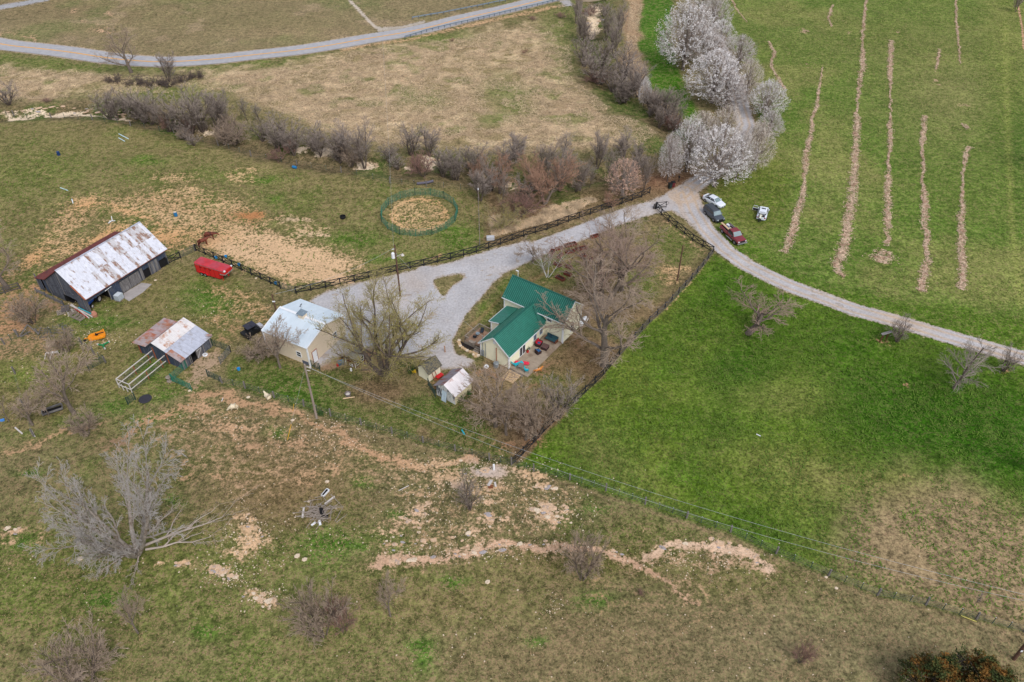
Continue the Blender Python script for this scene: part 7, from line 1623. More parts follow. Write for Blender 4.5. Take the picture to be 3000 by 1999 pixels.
part('frame', MB().box((0, 0, 0.2), (2.0, 0.85, 0.14)).box((-0.95, 0, 0.25), (0.1, 0.85, 0.5)).box((0.95, 0, 0.25), (0.1, 0.85, 0.5)), M_BRN, t)
part('mattress', MB().box((0, -0.05, 0.36), (1.95, 0.78, 0.18)), M_FUT, t); part('back_cushion', MB().box((0, 0.36, 0.6), (1.95, 0.16, 0.5)), M_FUT, t)
# plastic chairs and table
def chaise(name, label, x, y, rz, m, flat=False):
    t = fthing(name, label, 'lounge chair', x, y, rz)
    prof = [(-0.95, 0.3), (-0.35, 0.36), (0.1, 0.26), (0.45, 0.34), (0.95, 0.95 if not flat else 0.34)]
    mb = MB()
    for (x0, z0), (x1, z1) in zip(prof[:-1], prof[1:]): mb.beam((x0, 0, z0), (x1, 0, z1), 0.56, 0.05)
    part('shell', mb, m, t)
    for lx in (-0.6, 0.4):
        for ly in (-0.22, 0.22): part('leg', MB().box((lx, ly, 0.14), (0.06, 0.06, 0.3)), m, t)
    return t
chaise('chaise_longue', 'turquoise curved chaise by the near corner of the farmhouse', 1.15, -0.75, math.radians(150), M_TEAL)
t = fthing('beach_lounger', 'coral red kayak shaped lounger lying on the patio', 'lounge chair', 2.0, -1.3, math.radians(115))
pts = [(-0.85, 0.10), (-0.7, 0.26), (-0.2, 0.33), (0.35, 0.30), (0.8, 0.2), (0.95, 0.08)]
part('shell', MB().prism([(x, -w, 0.1) for x, w in pts] + [(x, w, 0.1) for x, w in reversed(pts)], (0, 0, 0.12)), M_PINK, t)
part('headrest', MB().lathe((1.05, 0.08, 0.1), [(0, 0), (0.24, 0.02), (0.26, 0.2), (0.16, 0.24), (0.12, 0.14), (0, 0.12)], 14), M_PINK, t)
t = fthing('patio_table', 'small grey metal table between the turquoise chairs', 'table', 0.85, -1.6, 0.3)
part('top', MB().box((0, 0, 0.7), (0.95, 0.7, 0.04)), M_MET, t)
for sx in (-0.42, 0.42):
    for sy in (-0.3, 0.3): part('leg', MB().box((sx, sy, 0.35), (0.04, 0.04, 0.7)), M_MET, t)
t = fthing('patio_chair', 'turquoise sling chair at the outer corner of the patio', 'chair', 0.75, -2.75, math.radians(25))
part('seat', MB().box((0, 0, 0.42), (0.52, 0.5, 0.04)), M_TEAL, t); part('backrest', MB().beam((0, 0.24, 0.42), (0, 0.42, 0.98), 0.52, 0.04, (0, 1, 0)), M_TEAL, t)
part('frame', MB().beam((-0.28, -0.26, 0.0), (-0.28, -0.26, 0.6), 0.03, 0.03).beam((0.28, -0.26, 0), (0.28, -0.26, 0.6), 0.03, 0.03).beam((-0.28, -0.28, 0.6), (-0.28, 0.35, 0.62), 0.04, 0.03).beam((0.28, -0.28, 0.6), (0.28, 0.35, 0.62), 0.04, 0.03).beam((-0.28, 0.3, 0), (-0.28, 0.3, 0.6), 0.03, 0.03).beam((0.28, 0.3, 0), (0.28, 0.3, 0.6), 0.03, 0.03), M_TRIM, t)
def pot(x, y, label, m, plant=True, z=ZP, s=1.0):
    t = thing('plant_pot', label, 'plant pot', HL(x, y, z), 0); part('pot', MB().lathe((0, 0, 0), [(0, 0), (0.15 * s, 0), (0.21 * s, 0.34 * s), (0.17 * s, 0.34 * s), (0.16 * s, 0.28 * s), (0, 0.28 * s)], 12), m, t)
    if plant:
        V_, F_ = leaf_arrays([Vector((random.gauss(0, .12), random.gauss(0, .12), .42 + random.random() * .25)) for _ in range(40)], 0.06, 3, 1, 0.03); link('plant', np_mesh('pot_plant', V_, F_, LEAFG), t)
pot(4.45, -0.35, 'bright red pot with a small plant beside the sliding door', M_RED); pot(4.9, -0.3, 'pale pot with a leafy plant next to the red pot', M_WHITE)
solo('tyre_planter', MB().lathe((0, 0, 0), [(0.2, 0.0), (0.36, 0.02), (0.4, 0.15), (0.34, 0.28), (0.2, 0.26), (0.16, 0.1)], 18), M_WHITE, 'white painted tyre ring on the ground near the service gable', 'planter', HL(-1.75, 2.85, 0.0))
# deck furniture
def deck_chair(x, y, rz, label):
    t = fthing('deck_chair', label, 'chair', x, y, rz, z=0.64); part('seat', MB().box((0, 0, 0.42), (0.52, 0.5, 0.04)), mat('dark_sling', (44, 52, 62), 0.8), t); part('backrest', MB().beam((0, 0.24, 0.42), (0, 0.4, 0.95), 0.5, 0.03, (0, 1, 0)), mat('dark_sling', (44, 52, 62), 0.8), t)
    part('frame', MB().beam((-0.27, -0.26, 0.0), (-0.27, -0.26, 0.62), 0.03, 0.03).beam((0.27, -0.26, 0), (0.27, -0.26, 0.62), 0.03, 0.03).beam((-0.27, -0.28, 0.62), (-0.27, 0.3, 0.62), 0.04, 0.03).beam((0.27, -0.28, 0.62), (0.27, 0.3, 0.62), 0.04, 0.03), M_TRIM, t)
deck_chair(3.5, 7.6, math.radians(-70), 'dark sling chair at the back of the deck'); deck_chair(1.9, 7.7, math.radians(110), 'dark sling chair at the front of the deck')
t = fthing('deck_table', 'small glass topped table between the two deck chairs', 'table', 2.7, 7.8, 0, z=0.64); part('top', MB().lathe((0, 0, 0.5), [(0, 0), (0.35, 0), (0.35, 0.03), (0, 0.03)], 14), mat('table_glass', (120, 132, 140), 0.15), t)
for k in range(3): part('leg', MB().beam((0, 0, 0.5), (0.28 * math.cos(k * 2.1), 0.28 * math.sin(k * 2.1), 0), 0.03, 0.03), M_TRIM, t)
# propane tank
t = thing('propane_tank', 'white propane tank behind the right end of the farmhouse', 'gas tank', HL(15.0, -3.6, 0), HA + math.radians(90))
part('cylinder', MB().lathe((0, 0, 0), [(0, -1.2), (0.25, -1.15), (0.42, -1.0), (0.46, -0.8), (0.46, 0.8), (0.42, 1.0), (0.25, 1.15), (0, 1.2)], 16), M_WHITE, t).rotation_euler = (math.pi / 2, 0, 0)
t.children[0].location = (0, 0, 0.75); part('dome', MB().lathe((0, 0, 1.18), [(0.16, 0), (0.16, 0.15), (0.1, 0.22), (0, 0.24)], 10), M_WHITE, t)
for y in (-0.6, 0.6): part('support', MB().box((0, y, 0.18), (0.6, 0.15, 0.38)), M_CONC, t)
# stone mats and step stones near patio corner
t = thing('paver_pad', 'square pad of pale stepping stones below the patio corner', 'stone pad', HL(-1.1, -1.3, 0.0), HA)
for i in range(5):
    for j in range(5):
        part('stone', MB().box((-1.0 + i * 0.42, -0.9 + j * 0.42, 0.03), (0.38, 0.38, 0.08), random.uniform(-0.1, 0.1)), mat('sandstone', (190, 160, 124), 0.95, var=0.15), t)
# raised beds: (px centre, length m, width, angle deg)
M_BEDW = mat('bed_timber', (112, 58, 46), 0.85, var=0.2); M_BEDS = mat('bed_soil', (58, 44, 38), 0.95, var=0.4, scale=6)
beds = [((1641, 818), 2.3, 1.0, -42, 'nearest brown raised bed behind the farmhouse'), ((1663, 806), 1.7, 0.9, -36, 'brown raised bed just above the nearest one'), ((1666, 785), 1.6, 0.9, -36, 'brown raised bed third from the farmhouse'), ((1633, 778), 1.9, 0.9, -42, 'grey edged raised bed beside the birch'),
        ((1641, 752), 2.0, 0.8, 62, 'upended narrow raised bed with a grey cover'), ((1616, 744), 2.6, 1.0, 70, 'long grey slatted raised bed above the birch'), ((1638, 731), 1.8, 0.8, 28, 'small raised bed nearest the drive'), ((1670, 741), 2.2, 0.9, 22, 'raised bed in the middle of the garden group'),
        ((1671, 720), 3.0, 1.1, 24, 'longest raised bed at the top of the garden group'), ((1703, 731), 2.8, 1.0, 20, 'bleached raised bed to the right of the garden group'), ((1708, 752), 1.5, 1.0, 30, 'weedy raised bed at the right of the garden group'), ((1742, 695), 2.2, 0.8, 26, 'reddish raised bed alone near the drive edge'), ((1731, 764), 1.3, 0.7, 70, 'small raised bed lost in the dead leaves')]
for (x, y), L, W, A_, lb in beds:
    L *= 0.72; W *= 0.68
    t = thing('raised_bed', lb, 'garden bed', G(x, y), math.radians(A_), 'timber raised beds behind the farmhouse')
    for s in (-1, 1):
        part('side_board', MB().box((0, s * W / 2, 0.2), (L, 0.09, 0.42)), M_BEDW, t); part('end_board', MB().box((s * L / 2, 0, 0.2), (0.09, W + 0.085, 0.425)), M_BEDW, t)
    part('soil', MB().box((0, 0, 0.12), (L - 0.1, W - 0.1, 0.24)), M_BEDS, t)
# barrels and drums
M_BLU = mat('drum_blue', (34, 110, 160), 0.5, var=0.1, col2=(60, 130, 170), thr=(0.6, 0.7)); M_DBLU = mat('drum_dark_blue', (20, 52, 100), 0.5, var=0.1)
def barrel(px, label, m, lying=False, s=1.0, top=None):
    prof = [(0, 0), (0.27 * s, 0), (0.30 * s, 0.05), (0.31 * s, 0.3 * s), (0.29 * s, 0.32 * s), (0.31 * s, 0.36 * s), (0.31 * s, 0.6 * s), (0.29 * s, 0.62 * s), (0.30 * s, 0.86 * s), (0.27 * s, 0.9 * s), (0, 0.9 * s)]
    t = thing('barrel', label, 'barrel', G(*px), random.uniform(0, 3)); d = part('drum', MB().lathe((0, 0, 0), prof, 14), m, t)
    if lying: d.rotation_euler = (math.pi / 2, 0, 0.3); d.location = (0, 0.45, 0.31)
    elif top: part('lid', MB().lathe((0, 0, 0.88 * s), [(0, 0.04), (0.28 * s, 0.04), (0.28 * s, 0)], 12), top, t)
barrel((173, 456), 'dark blue barrel standing alone in the left paddock', M_DBLU); barrel((862, 495), 'blue barrel lying on its side below the creek fence', M_BLU, True, top=None); barrel((516, 634), 'faded blue barrel standing on bare dirt above the horses', M_BLU, top=M_STONEP)
for px, lb in (((662, 755), 'blue feed tub behind the trailer fence'), ((635, 761), 'blue bucket hung at the trailer fence'), ((702, 782), 'small blue bucket on the fence post by the trailer nose'), ((808, 833), 'blue bucket at the pipe gate end of the trailer fence'), ((700, 1085), 'pale blue ball in the grass left of the garage')):
    solo('bucket', MB().lathe((0, 0, 0), [(0, 0), (0.2, 0), (0.26, 0.38), (0.22, 0.38), (0.18, 0.1), (0, 0.1)], 12), mat('bucket_blue', (44, 140, 196), 0.5), lb, 'bucket', G(*px) + Vector((0, 0, 0.25 if '702' in str(px) or '635' in str(px) else 0)))
solo('trough', MB().lathe((0, 0, 0), [(0, 0), (0.5, 0), (0.55, 0.12), (0.55, 0.5), (0.48, 0.5), (0.46, 0.15), (0, 0.15)], 18), M_TRIM, 'black rubber water tub in the paddock left of the round pen', 'water tub', G(1005, 640))
solo('trough', MB().box((0, 0, 0.3), (1.4, 0.8, 0.6), 0.1).box((0, 0, 0.45), (1.1, 0.5, 0.5), 0.1), mat('white_tank', (186, 186, 190), 0.6, var=0.08), 'whitish square trough beside the yellow green shrub', 'water trough', G(1437, 702))
# old bath and brush pile
g = G(953, 1447); t = thing('bathtub', 'white old bathtub lying beside the brush pile', 'bathtub', g, math.radians(62))
part('shell', MB().prism([(-0.8, -0.28, 0), (0.8, -0.3, 0), (0.85, -0.2, 0), (0.85, 0.2, 0), (0.8, 0.3, 0), (-0.8, 0.28, 0)], (0, 0, 0.35)), M_WHITE, t); t.scale = (0.75, 0.75, 0.75); part('basin', MB().prism([(-0.65, -0.17, 0.352), (0.7, -0.2, 0.352), (0.7, 0.2, 0.352), (-0.65, 0.17, 0.352)], (0, 0, 0.01)), M_DARK, t)
t = thing('brush_pile', 'heap of cut branches round a charred stump in the near pasture', 'brush pile', G(938, 1505)); mb = MB(); R = random.Random(9)
for i in range(90):
    a = R.gauss(0.5, 0.7); L = R.uniform(0.8, 2.0); c = Vector((R.gauss(0, 0.9), R.gauss(0, 0.55), R.uniform(0.05, 0.55))); d = Vector((math.cos(a), math.sin(a), R.gauss(0, 0.12))) * L / 2
    mb.tube([c - d, c + Vector((0, 0, 0.05)), c + d], [0.035, 0.028, 0.014], 5)
part('branches', mb, TW['grey'], t)['kind'] = 'stuff'; t.scale = (1.25, 1.25, 1.25)
part('charred_stump', MB().tube([(0.1, 0.5, 0.1), (0.15, 0.1, 0.6), (0.35, -0.4, 0.25), (0.9, -0.5, 0.15)], [0.12, 0.2, 0.24, 0.14], 7), mat('charcoal_wood', (20, 18, 20), 0.9), t)
piece('log', M_BLEACH, (-1.7, 0.6, 0.12), (-1.6, -0.6, 0.1), 0.18, 0.18, t); piece('log', M_BLEACH, (0.3, 1.0, 0.2), (1.1, 2.0, 0.1), 0.13, 0.13, t); part('white_scrap', MB().box((0.2, -1.2, 0.1), (0.22, 0.5, 0.15), 0.4).box((-0.4, -1.3, 0.06), (0.5, 0.2, 0.1), 0.8), M_WHITE, t)
# IBC tote and clutter by the big barn
t = thing('caged_tote', 'white caged water tote by the big barn doors', 'water tote', BL(4.7, -0.95, 0.0), BA + 0.2)
part('tank', MB().box((0, 0, 0.6), (1.15, 0.95, 0.95)), mat('tote_white', (196, 202, 206), 0.5, var=0.05), t); mb = MB()
for k in range(6): z = 0.2 + k * 0.18; mb.beam((-0.6, -0.5, z), (0.6, -0.5, z), 0.03, 0.03).beam((-0.6, 0.5, z), (0.6, 0.5, z), 0.03, 0.03).beam((-0.6, -0.5, z), (-0.6, 0.5, z), 0.03, 0.03).beam((0.6, -0.5, z), (0.6, 0.5, z), 0.03, 0.03)
part('cage', mb, M_GREY, t); part('pallet', MB().box((0, 0, 0.07), (1.2, 1.0, 0.14)), M_DECKG, t)
def pallet(loc, rz, tilt, label, m=M_DECKG):
    t = thing('pallet', label, 'pallet', loc, rz, 'pallets by the big barn'); t.rotation_euler = (tilt, 0, rz)
    for k in range(6): piece('slat', m, (-0.55 + k * 0.22, -0.55, 0.11), (-0.55 + k * 0.22, 0.55, 0.11), 0.13, 0.03, t)
    for y in (-0.45, 0, 0.45): piece('runner', m, (-0.62, y, 0.05), (0.62, y, 0.05), 0.1, 0.09, t)
pallet(G(195, 912) + Z_ * 0.5, 0.3, 0.5, 'dark wooden pallet propped against the junk by the barn corner', mat('dark_pallet', (90, 84, 84), 0.9)); pallet(G(180, 918) + Z_ * 0.1, 0.5, 0.15, 'brown pallet lying left of the scrap lumber'); pallet(G(215, 914), 0.0, 0.1, 'pale pallet under the propped dark one')
t = thing('scrap_lumber', 'pile of grey beams and a turquoise pipe lying against the barn corner', 'lumber', G(240, 925), 0)
o0 = G(240, 925)
for a, b, m, w in (((208, 900), (272, 932), M_BLEACH, 0.16), ((212, 898), (262, 935), M_BLEACH, 0.14), ((225, 905), (270, 928), M_DECKG, 0.12), ((232, 908), (273, 925), M_TEAL, 0.12), ((222, 912), (258, 934), M_RED, 0.08)):
    piece('beam', m, G(*a) - o0 + Z_ * random.uniform(0.3, 0.5), G(*b) - o0 + Z_ * 0.15, w, w, t)
t = thing('crate_frame', 'broken pale timber crate frame in front of the big barn', 'crate', G(228, 932), math.radians(-28))
for y in (-0.5, 0.5): piece('side', M_DECKG, (-1.2, y, 0.3), (1.2, y, 0.3), 0.06, 0.4, t)
for x in (-1.2, -0.3, 0.5, 1.2): piece('divider', M_DECKG, (x, -0.5, 0.3), (x, 0.5, 0.3), 0.06, 0.4, t)
for x in (-1.6, -1.3):
    piece('stake', M_BLEACH, (x, -0.4, 0), (x, -0.4, 1.0), 0.06, 0.06, t); piece('stake', M_BLEACH, (x, 0.4, 0), (x, 0.4, 1.0), 0.06, 0.06, t)
solo('clay_pot', MB().lathe((0, 0, 0), [(0, 0), (0.35, 0), (0.45, 0.5), (0.3, 0.95), (0.22, 1.0), (0, 0.95)], 12), mat('terracotta', (178, 122, 100), 0.9, var=0.15), 'terracotta coloured barrel at the near corner of the big barn', 'barrel', G(279, 928))
t = thing('ramp_fence', 'long grey boarded rail slanting down left of the big barn', 'fence', BL(-0.9, 12.4, 0), 0); o0 = BL(-0.9, 12.4, 0)
for k in range(3): piece('board', M_WEATHL, Vector((0, 0, 0.35 + k * 0.24)), BL(-1.0, 5.6, 0.3 + k * 0.24) - o0, 0.05, 0.21, t)
for y in (12.4, 10, 7.8, 5.6): q = BL(-0.95, y, 0) - o0; piece('post', M_WEATH, q, q + Z_ * 1.1, 0.12, 0.12, t)
R = random.Random(3)
def rock_mb(sx, sy, h, R, n=7):
    top = []; bot = []; mid = []
    a0 = R.random() * 6
    for k in range(n):
        a = a0 + 2 * math.pi * k / n; r = R.uniform(0.75, 1.15)
        bot.append((sx * r * math.cos(a), sy * r * math.sin(a), -0.12)); mid.append((sx * r * 1.02 * math.cos(a), sy * r * 1.02 * math.sin(a), h * R.uniform(0.35, 0.7))); top.append((sx * r * 0.72 * math.cos(a), sy * r * 0.72 * math.sin(a), h * R.uniform(0.8, 1.15)))
    mb = MB(); vs = bot + mid + top + [(0, 0, h)]; fs = []
    for k in range(n):
        k2 = (k + 1) % n; fs += [(k, k2, n + k2, n + k), (n + k, n + k2, 2 * n + k2, 2 * n + k), (2 * n + k, 2 * n + k2, 3 * n)]
    return mb.add(vs, fs)
RK = [rock_mb(1, 0.75, 0.35, R).mesh('stone_a', M_STONE), rock_mb(1, 0.6, 0.25, R, 8).mesh('stone_b', M_STONE), rock_mb(1, 0.85, 0.45, R, 6).mesh('stone_c', M_STONEP), rock_mb(1, 0.7, 0.5, R, 7).mesh('stone_d', M_STONEP), rock_mb(1, 0.55, 0.3, R, 9).mesh('stone_e', mat('grey_limestone', (158, 150, 150), 0.95, var=0.2, scale=3, bump=0.5))]
def stone(px, py, size, label, group, k=None, flat=1.0, cat='rock'):
    g = G(px, py); size *= 1.0 if group else 0.7; o = link('stone', RK[(0, 1, 1, 0, 3, 4)[R.randrange(6)] if k is None else k], None, g, (0, 0, R.uniform(-0.6, 0.6)), (size, size, size * flat)); tag(o, label, cat, group); return o
# rock ledges and outcrops in the near pasture
def scatter_line(pts, n, jit, smin, smax, label, group, flat=0.45):
    for i in range(n):
        t = R.random() * (len(pts) - 1); k = int(t); f = t - k; x = pts[k][0] * (1 - f) + pts[k + 1][0] * f + R.gauss(0, jit * 1.4); y = pts[k][1] * (1 - f) + pts[k + 1][1] * f + R.gauss(0, jit)
        s = (smin + (smax - smin) * R.random() ** 2) * 0.62; stone(x, y, s, label, group, None, flat)
g1 = 'stones of the long rock ledge'
scatter_line([(1130, 1650), (1270, 1632), (1350, 1625), (1440, 1605), (1560, 1598)], 34, 7, 0.25, 0.8, 'tan limestone rock in the left half of the long ledge', g1)
scatter_line([(1560, 1598), (1640, 1588), (1750, 1605), (1850, 1630)], 20, 7, 0.2, 0.6, 'small tan rock in the middle of the long ledge', g1)
scatter_line([(1895, 1622), (1980, 1590), (2080, 1595), (2180, 1615), (2245, 1650)], 22, 9, 0.3, 0.95, 'pale limestone slab in the bare right end of the ledge', g1)
g2 = 'stones scattered on the rocky slope'
for pts, n, j, s0, s1, lb in (([(1200, 1520), (1240, 1470), (1260, 1490)], 20, 9, 0.2, 0.7, 'tan slab in the outcrop left of the small slope tree'), ([(1140, 1570), (1150, 1600), (1230, 1540)], 14, 8, 0.2, 0.6, 'tan stone in the outcrop at the left of the slope'),
                          ([(1120, 1625), (1220, 1600), (1330, 1585), (1400, 1560)], 16, 10, 0.25, 0.7, 'loose grey tan rock just above the long ledge'), ([(1400, 1520), (1480, 1510), (1430, 1550)], 16, 9, 0.2, 0.7, 'tan rock below the small slope tree'),
                          ([(1570, 1490), (1620, 1490)], 12, 7, 0.4, 1.0, 'broad flat slab of the large right outcrop'), ([(1600, 1510), (1660, 1530)], 18, 9, 0.2, 0.7, 'broken rock at the foot of the large right outcrop'), ([(1560, 1420), (1620, 1430)], 16, 6, 0.3, 0.7, 'pale slab below the black fence corner'),
                          ([(1650, 1485), (1670, 1490)], 5, 4, 0.3, 0.6, 'small slab right of the large outcrop'), ([(1320, 1380), (1420, 1440), (1520, 1400)], 30, 14, 0.12, 0.35, 'rubble stone round the grey gravel spill')):
    scatter_line(pts, n, j, s0, s1, lb, g2)
for pts, n, j, s0, s1, lb, gp in (([(620, 1665), (690, 1690)], 22, 9, 0.3, 0.8, 'tan slab in the outcrop right of the dead tree', 'stones of the dead tree outcrops'), ([(740, 1730), (800, 1775)], 18, 9, 0.3, 0.8, 'tan slab in the outcrop farthest below the dead tree', 'stones of the dead tree outcrops'),
                          ([(700, 1620), (740, 1560), (720, 1520)], 26, 16, 0.15, 0.45, 'loose stone on the bare patch right of the dead tree', 'stones of the dead tree outcrops'), ([(470, 1655), (560, 1660)], 10, 6, 0.2, 0.6, 'flat stone at the roots of the dead tree', 'stones of the dead tree outcrops'),
                          ([(10, 1555), (55, 1555)], 8, 5, 0.25, 0.6, 'pale slab at the left edge of the pasture', 'stones at the left edge')):
    scatter_line(pts, n, j, s0, s1, lb, gp)
for x, y, s, lb in ((905, 1470, .35, 'whitish stone left of the bathtub'), (958, 1412, .4, 'whitish boulder above the bathtub'), (870, 1630, .5, 'white stone pair below the brush pile'), (892, 1640, .45, 'white flat stone near the stone pair'), (235, 1638, .5, 'grey stone pile left of the dead tree'), (1428, 1706, .45, 'upright pale stone alone in the pasture'),
                    (1517, 1730, .2, 'small white stone in the open pasture'), (727, 1165, .4, 'pale stone between the sheep and the fence'), (857, 1232, .4, 'flat pale stone near the guy wire'), (670, 1195, .2, 'small pale stone left of the standing sheep'), (455, 822, .35, 'white block by the barn apron'), (308, 1006, .3, 'pale square stone by the green implement'),
                    (1350, 1350, .35, 'white stone on the lower fence line'), (2420, 1692, .28, 'white block at the foot of the wire fence post'), (2450, 1724, .3, 'flat white block below the wire fence'), (750, 816, .3, 'stone under the trailer fence'), (733, 1050, .2, 'stone left of the garage')):
    stone(x, y, s, lb, None, 2, 0.7)
g3 = 'stones of the creek bed'
scatter_line([(20, 330), (160, 322), (300, 330), (380, 340)], 26, 5, 0.5, 1.5, 'pale rock shelf slab in the creek bed at the left', g3, 0.25)
scatter_line([(1738, 30), (1740, 60), (1730, 95)], 20, 10, 0.5, 1.4, 'pale boulder slab in the creek bed under the bridge', g3, 0.4)
scatter_line([(1050, 480), (1110, 485)], 7, 3, 0.4, 1.0, 'pale rock shelf beside the creek trees above the paddock', g3, 0.3); scatter_line([(1240, 465), (1280, 475)], 7, 4, 0.4, 1.0, 'pale rock shelf behind the reddish brush', g3, 0.3)
# pebbles everywhere in the stony ground: one mass of tiny stones
def pebbles(regions, m, name, label, seed):
    g = np.random.default_rng(seed); C = []
    for cx, cy, rx, ry, n in regions:
        for _ in range(n):
            x, y = cx + g.normal() * rx, cy + g.normal() * ry
            p = G(x, y); C.append((p.x, p.y, p.z + 0.02, 0.03 + 0.07 * g.random() ** 3))
    C = np.array(C); n = len(C); base = np.array([(-1, -.8, 0), (1, -.7, 0), (.9, .8, 0), (-.8, .9, 0), (-.5, -.4, .8), (.6, -.3, .7), (.4, .5, .85), (-.5, .4, .7)])
    an = g.uniform(0, 6.28, n); ca, sa = np.cos(an)[:, None], np.sin(an)[:, None]
    B = base[None] * g.uniform(0.75, 1.25, (n, 8, 3)); Xr = B[..., 0] * ca - B[..., 1] * sa; Yr = B[..., 0] * sa + B[..., 1] * ca
    V_ = np.stack([C[:, None, 0] + Xr * C[:, 3:4], C[:, None, 1] + Yr * C[:, 3:4], C[:, None, 2] + B[..., 2] * C[:, 3:4]], -1).reshape(-1, 3)
    F_ = ((np.arange(n) * 8)[:, None, None] + np.array([[4, 5, 6, 7], [0, 1, 5, 4], [1, 2, 6, 5], [2, 3, 7, 6], [3, 0, 4, 7]])[None]).reshape(-1, 4)
    o = link(name, np_mesh(name, V_, F_, m)); tag(o, label, 'pebbles', kind='stuff')
pebbles([(1400, 1420, 160, 40, 480), (1250, 1520, 90, 40, 250), (1600, 1500, 70, 30, 260), (1400, 1610, 200, 16, 420), (2050, 1640, 110, 30, 260), (720, 1580, 60, 70, 420), (660, 1680, 50, 24, 160), (780, 1750, 40, 20, 120), (1500, 1860, 260, 80, 150), (900, 1300, 160, 50, 260), (600, 1230, 120, 40, 160),
         (300, 1700, 240, 140, 120), (980, 1270, 60, 30, 200), (280, 990, 50, 16, 160), (640, 920, 90, 40, 120), (140, 1080, 90, 30, 90), (2300, 1850, 320, 90, 130), (1612, 1777, 24, 16, 40), (230, 890, 50, 30, 160), (1380, 1360, 110, 14, 160), (930, 1560, 60, 30, 50)], M_STONEP, 'pebbles', 'small pale stones strewn over the worn pasture and slopes', 5)
# white pipe, slabs and timber at the spill
solo('standpipe', MB().cyl((0, 0, -0.1), 0.14, 1.1, 12), M_WHITE, 'short white standing pipe in the grey gravel spill', 'pipe', G(1447, 1377))
t = thing('timber_slabs', 'two pale timber slabs leaning on a block below the gravel spill', 'timber slabs', G(1438, 1420)); piece('slab', M_BLEACH, (-0.3, -0.5, 0.4), (0.1, 0.6, 0.1), 0.35, 0.08, t); piece('slab', M_BLEACH, (0.5, 0.3, 0.1), (0.65, -0.5, 0.15), 0.25, 0.08, t); piece('block', M_BRN, (-0.3, -0.5, 0.15), (0.3, -0.5, 0.15), 0.35, 0.3, t)
for k in range(7):
    stone(1420 + 10 * math.cos(k), 1378 + 6 * math.sin(k), 0.3, 'tan ring stone on the grey gravel spill', 'ring stones on the spill', 1, 0.6)
# white rails / pvc pipes on the grass
def rod(pa, pb, label, m=None, w=0.12, name='plastic_pipe', cat='pipe'):
    a, b = G(*pa), G(*pb); mb = MB().beam(Vector((0, 0, 0.1)), b - a + Z_ * 0.1, w, w); solo(name, mb, m or mat('pvc_pale_blue', (196, 220, 226), 0.5), label, cat, a)
rod((348, 394), (377, 409), 'upper long pale blue pipe lying in the left paddock'); rod((348, 406), (366, 416), 'shorter pale blue pipe below the long one in the left paddock'); rod((177, 552), (201, 561), 'single pale pipe lying left of the bare dirt'); rod((1353, 1262), (1361, 1275), 'turquoise pipe end standing in the yard grass', M_TEAL, 0.14)
rod((211, 586), (215, 598), 'short white post lying on the tan dirt patch', M_WHITE, 0.16, 'white_post', 'post'); rod((2, 1235), (14, 1232), 'blue tarp scrap at the far left edge', mat('scrap_blue', (70, 130, 200), 0.6), 0.3, 'tarp_scrap', 'tarp'); rod((650, 1178), (654, 1168), 'short white stick on the dirt above the grazing sheep', M_WHITE, 0.06, 'stick', 'stick')
rod((2815, 1806), (2860, 1824), 'thin yellow pole lying along the lower wire fence', mat('yellow_stick', (214, 200, 110), 0.6), 0.06, 'yellow_pole', 'pole'); rod((2215, 1274), (2228, 1280), 'white scrap lying on the green lawn', M_WHITE, 0.1, 'scrap', 'scrap'); rod((1168, 1440), (1198, 1425), 'bleached stick in the near pasture', M_BLEACH, 0.07, 'stick', 'stick')
rod((45, 1255), (66, 1273), 'fallen pale fence post near the left track', M_BLEACH, 0.16, 'fallen_post', 'post'); rod((93, 1262), (104, 1282), 'leaning pale stake near the left track', M_BLEACH, 0.1, 'fallen_post', 'post')
t = thing('windmill_frame', 'small fallen white timber trestle on dirt above the big barn', 'trestle', G(327, 652)); piece('leg', M_WHITE, (-0.5, 0.2, 0.1), (0.6, 0.3, 0.15), 0.1, 0.1, t); piece('leg', M_WHITE, (-0.4, -0.5, 0.1), (0.2, 0.3, 0.3), 0.1, 0.1, t); piece('leg', M_WHITE, (0.1, 0.2, 0.1), (0.1, 0.5, 1.0), 0.1, 0.1, t)
t = thing('old_trough', 'broken timber trough in the green hollow under the leaning trees', 'trough', G(155, 1205), 0.5); piece('side', M_WEATHL, (-1.3, -0.5, 0.3), (1.3, -0.5, 0.35), 0.08, 0.3, t); piece('side', M_WEATHL, (-1.3, 0.5, 0.3), (1.3, 0.6, 0.35), 0.08, 0.3, t); piece('end', M_WEATHL, (-1.3, -0.5, 0.3), (-1.3, 0.5, 0.3), 0.08, 0.3, t); piece('end', M_WEATHL, (1.3, -0.5, 0.3), (1.3, 0.6, 0.3), 0.08, 0.3, t); part('inside', MB().box((0, 0, 0.1), (2.5, 0.95, 0.1)), M_DARK, t)
t = thing('timber_bench', 'rough pale plank bench standing in the left orchard grass', 'bench', G(155, 1045), 0.1); piece('seat', M_BLEACH, (-0.8, 0, 0.7), (0.9, 0.2, 0.7), 0.4, 0.08, t); piece('leg', M_BLEACH, (-0.8, 0, 0.7), (-1.0, -0.6, 0), 0.09, 0.09, t); piece('leg', M_BLEACH, (0.1, -0.1, 0.7), (-0.2, -0.7, 0.0), 0.12, 0.09, t); piece('leg', M_BLEACH, (0.9, 0.2, 0.7), (0.9, 0.2, 0.0), 0.09, 0.09, t)
t = thing('netting_heap', 'dark crumpled netting heap on the old fence by the brush', 'netting', G(165, 980)); mb = MB()
for i in range(120):
    c = Vector((R.gauss(0, 1.6), R.gauss(0, 1.2), abs(R.gauss(0.25, 0.25)))); d = Vector((R.gauss(0, 1), R.gauss(0, 1), R.gauss(0, 0.4))).normalized() * R.uniform(0.3, 0.8); mb.beam(c, c + d, 0.03, 0.03)
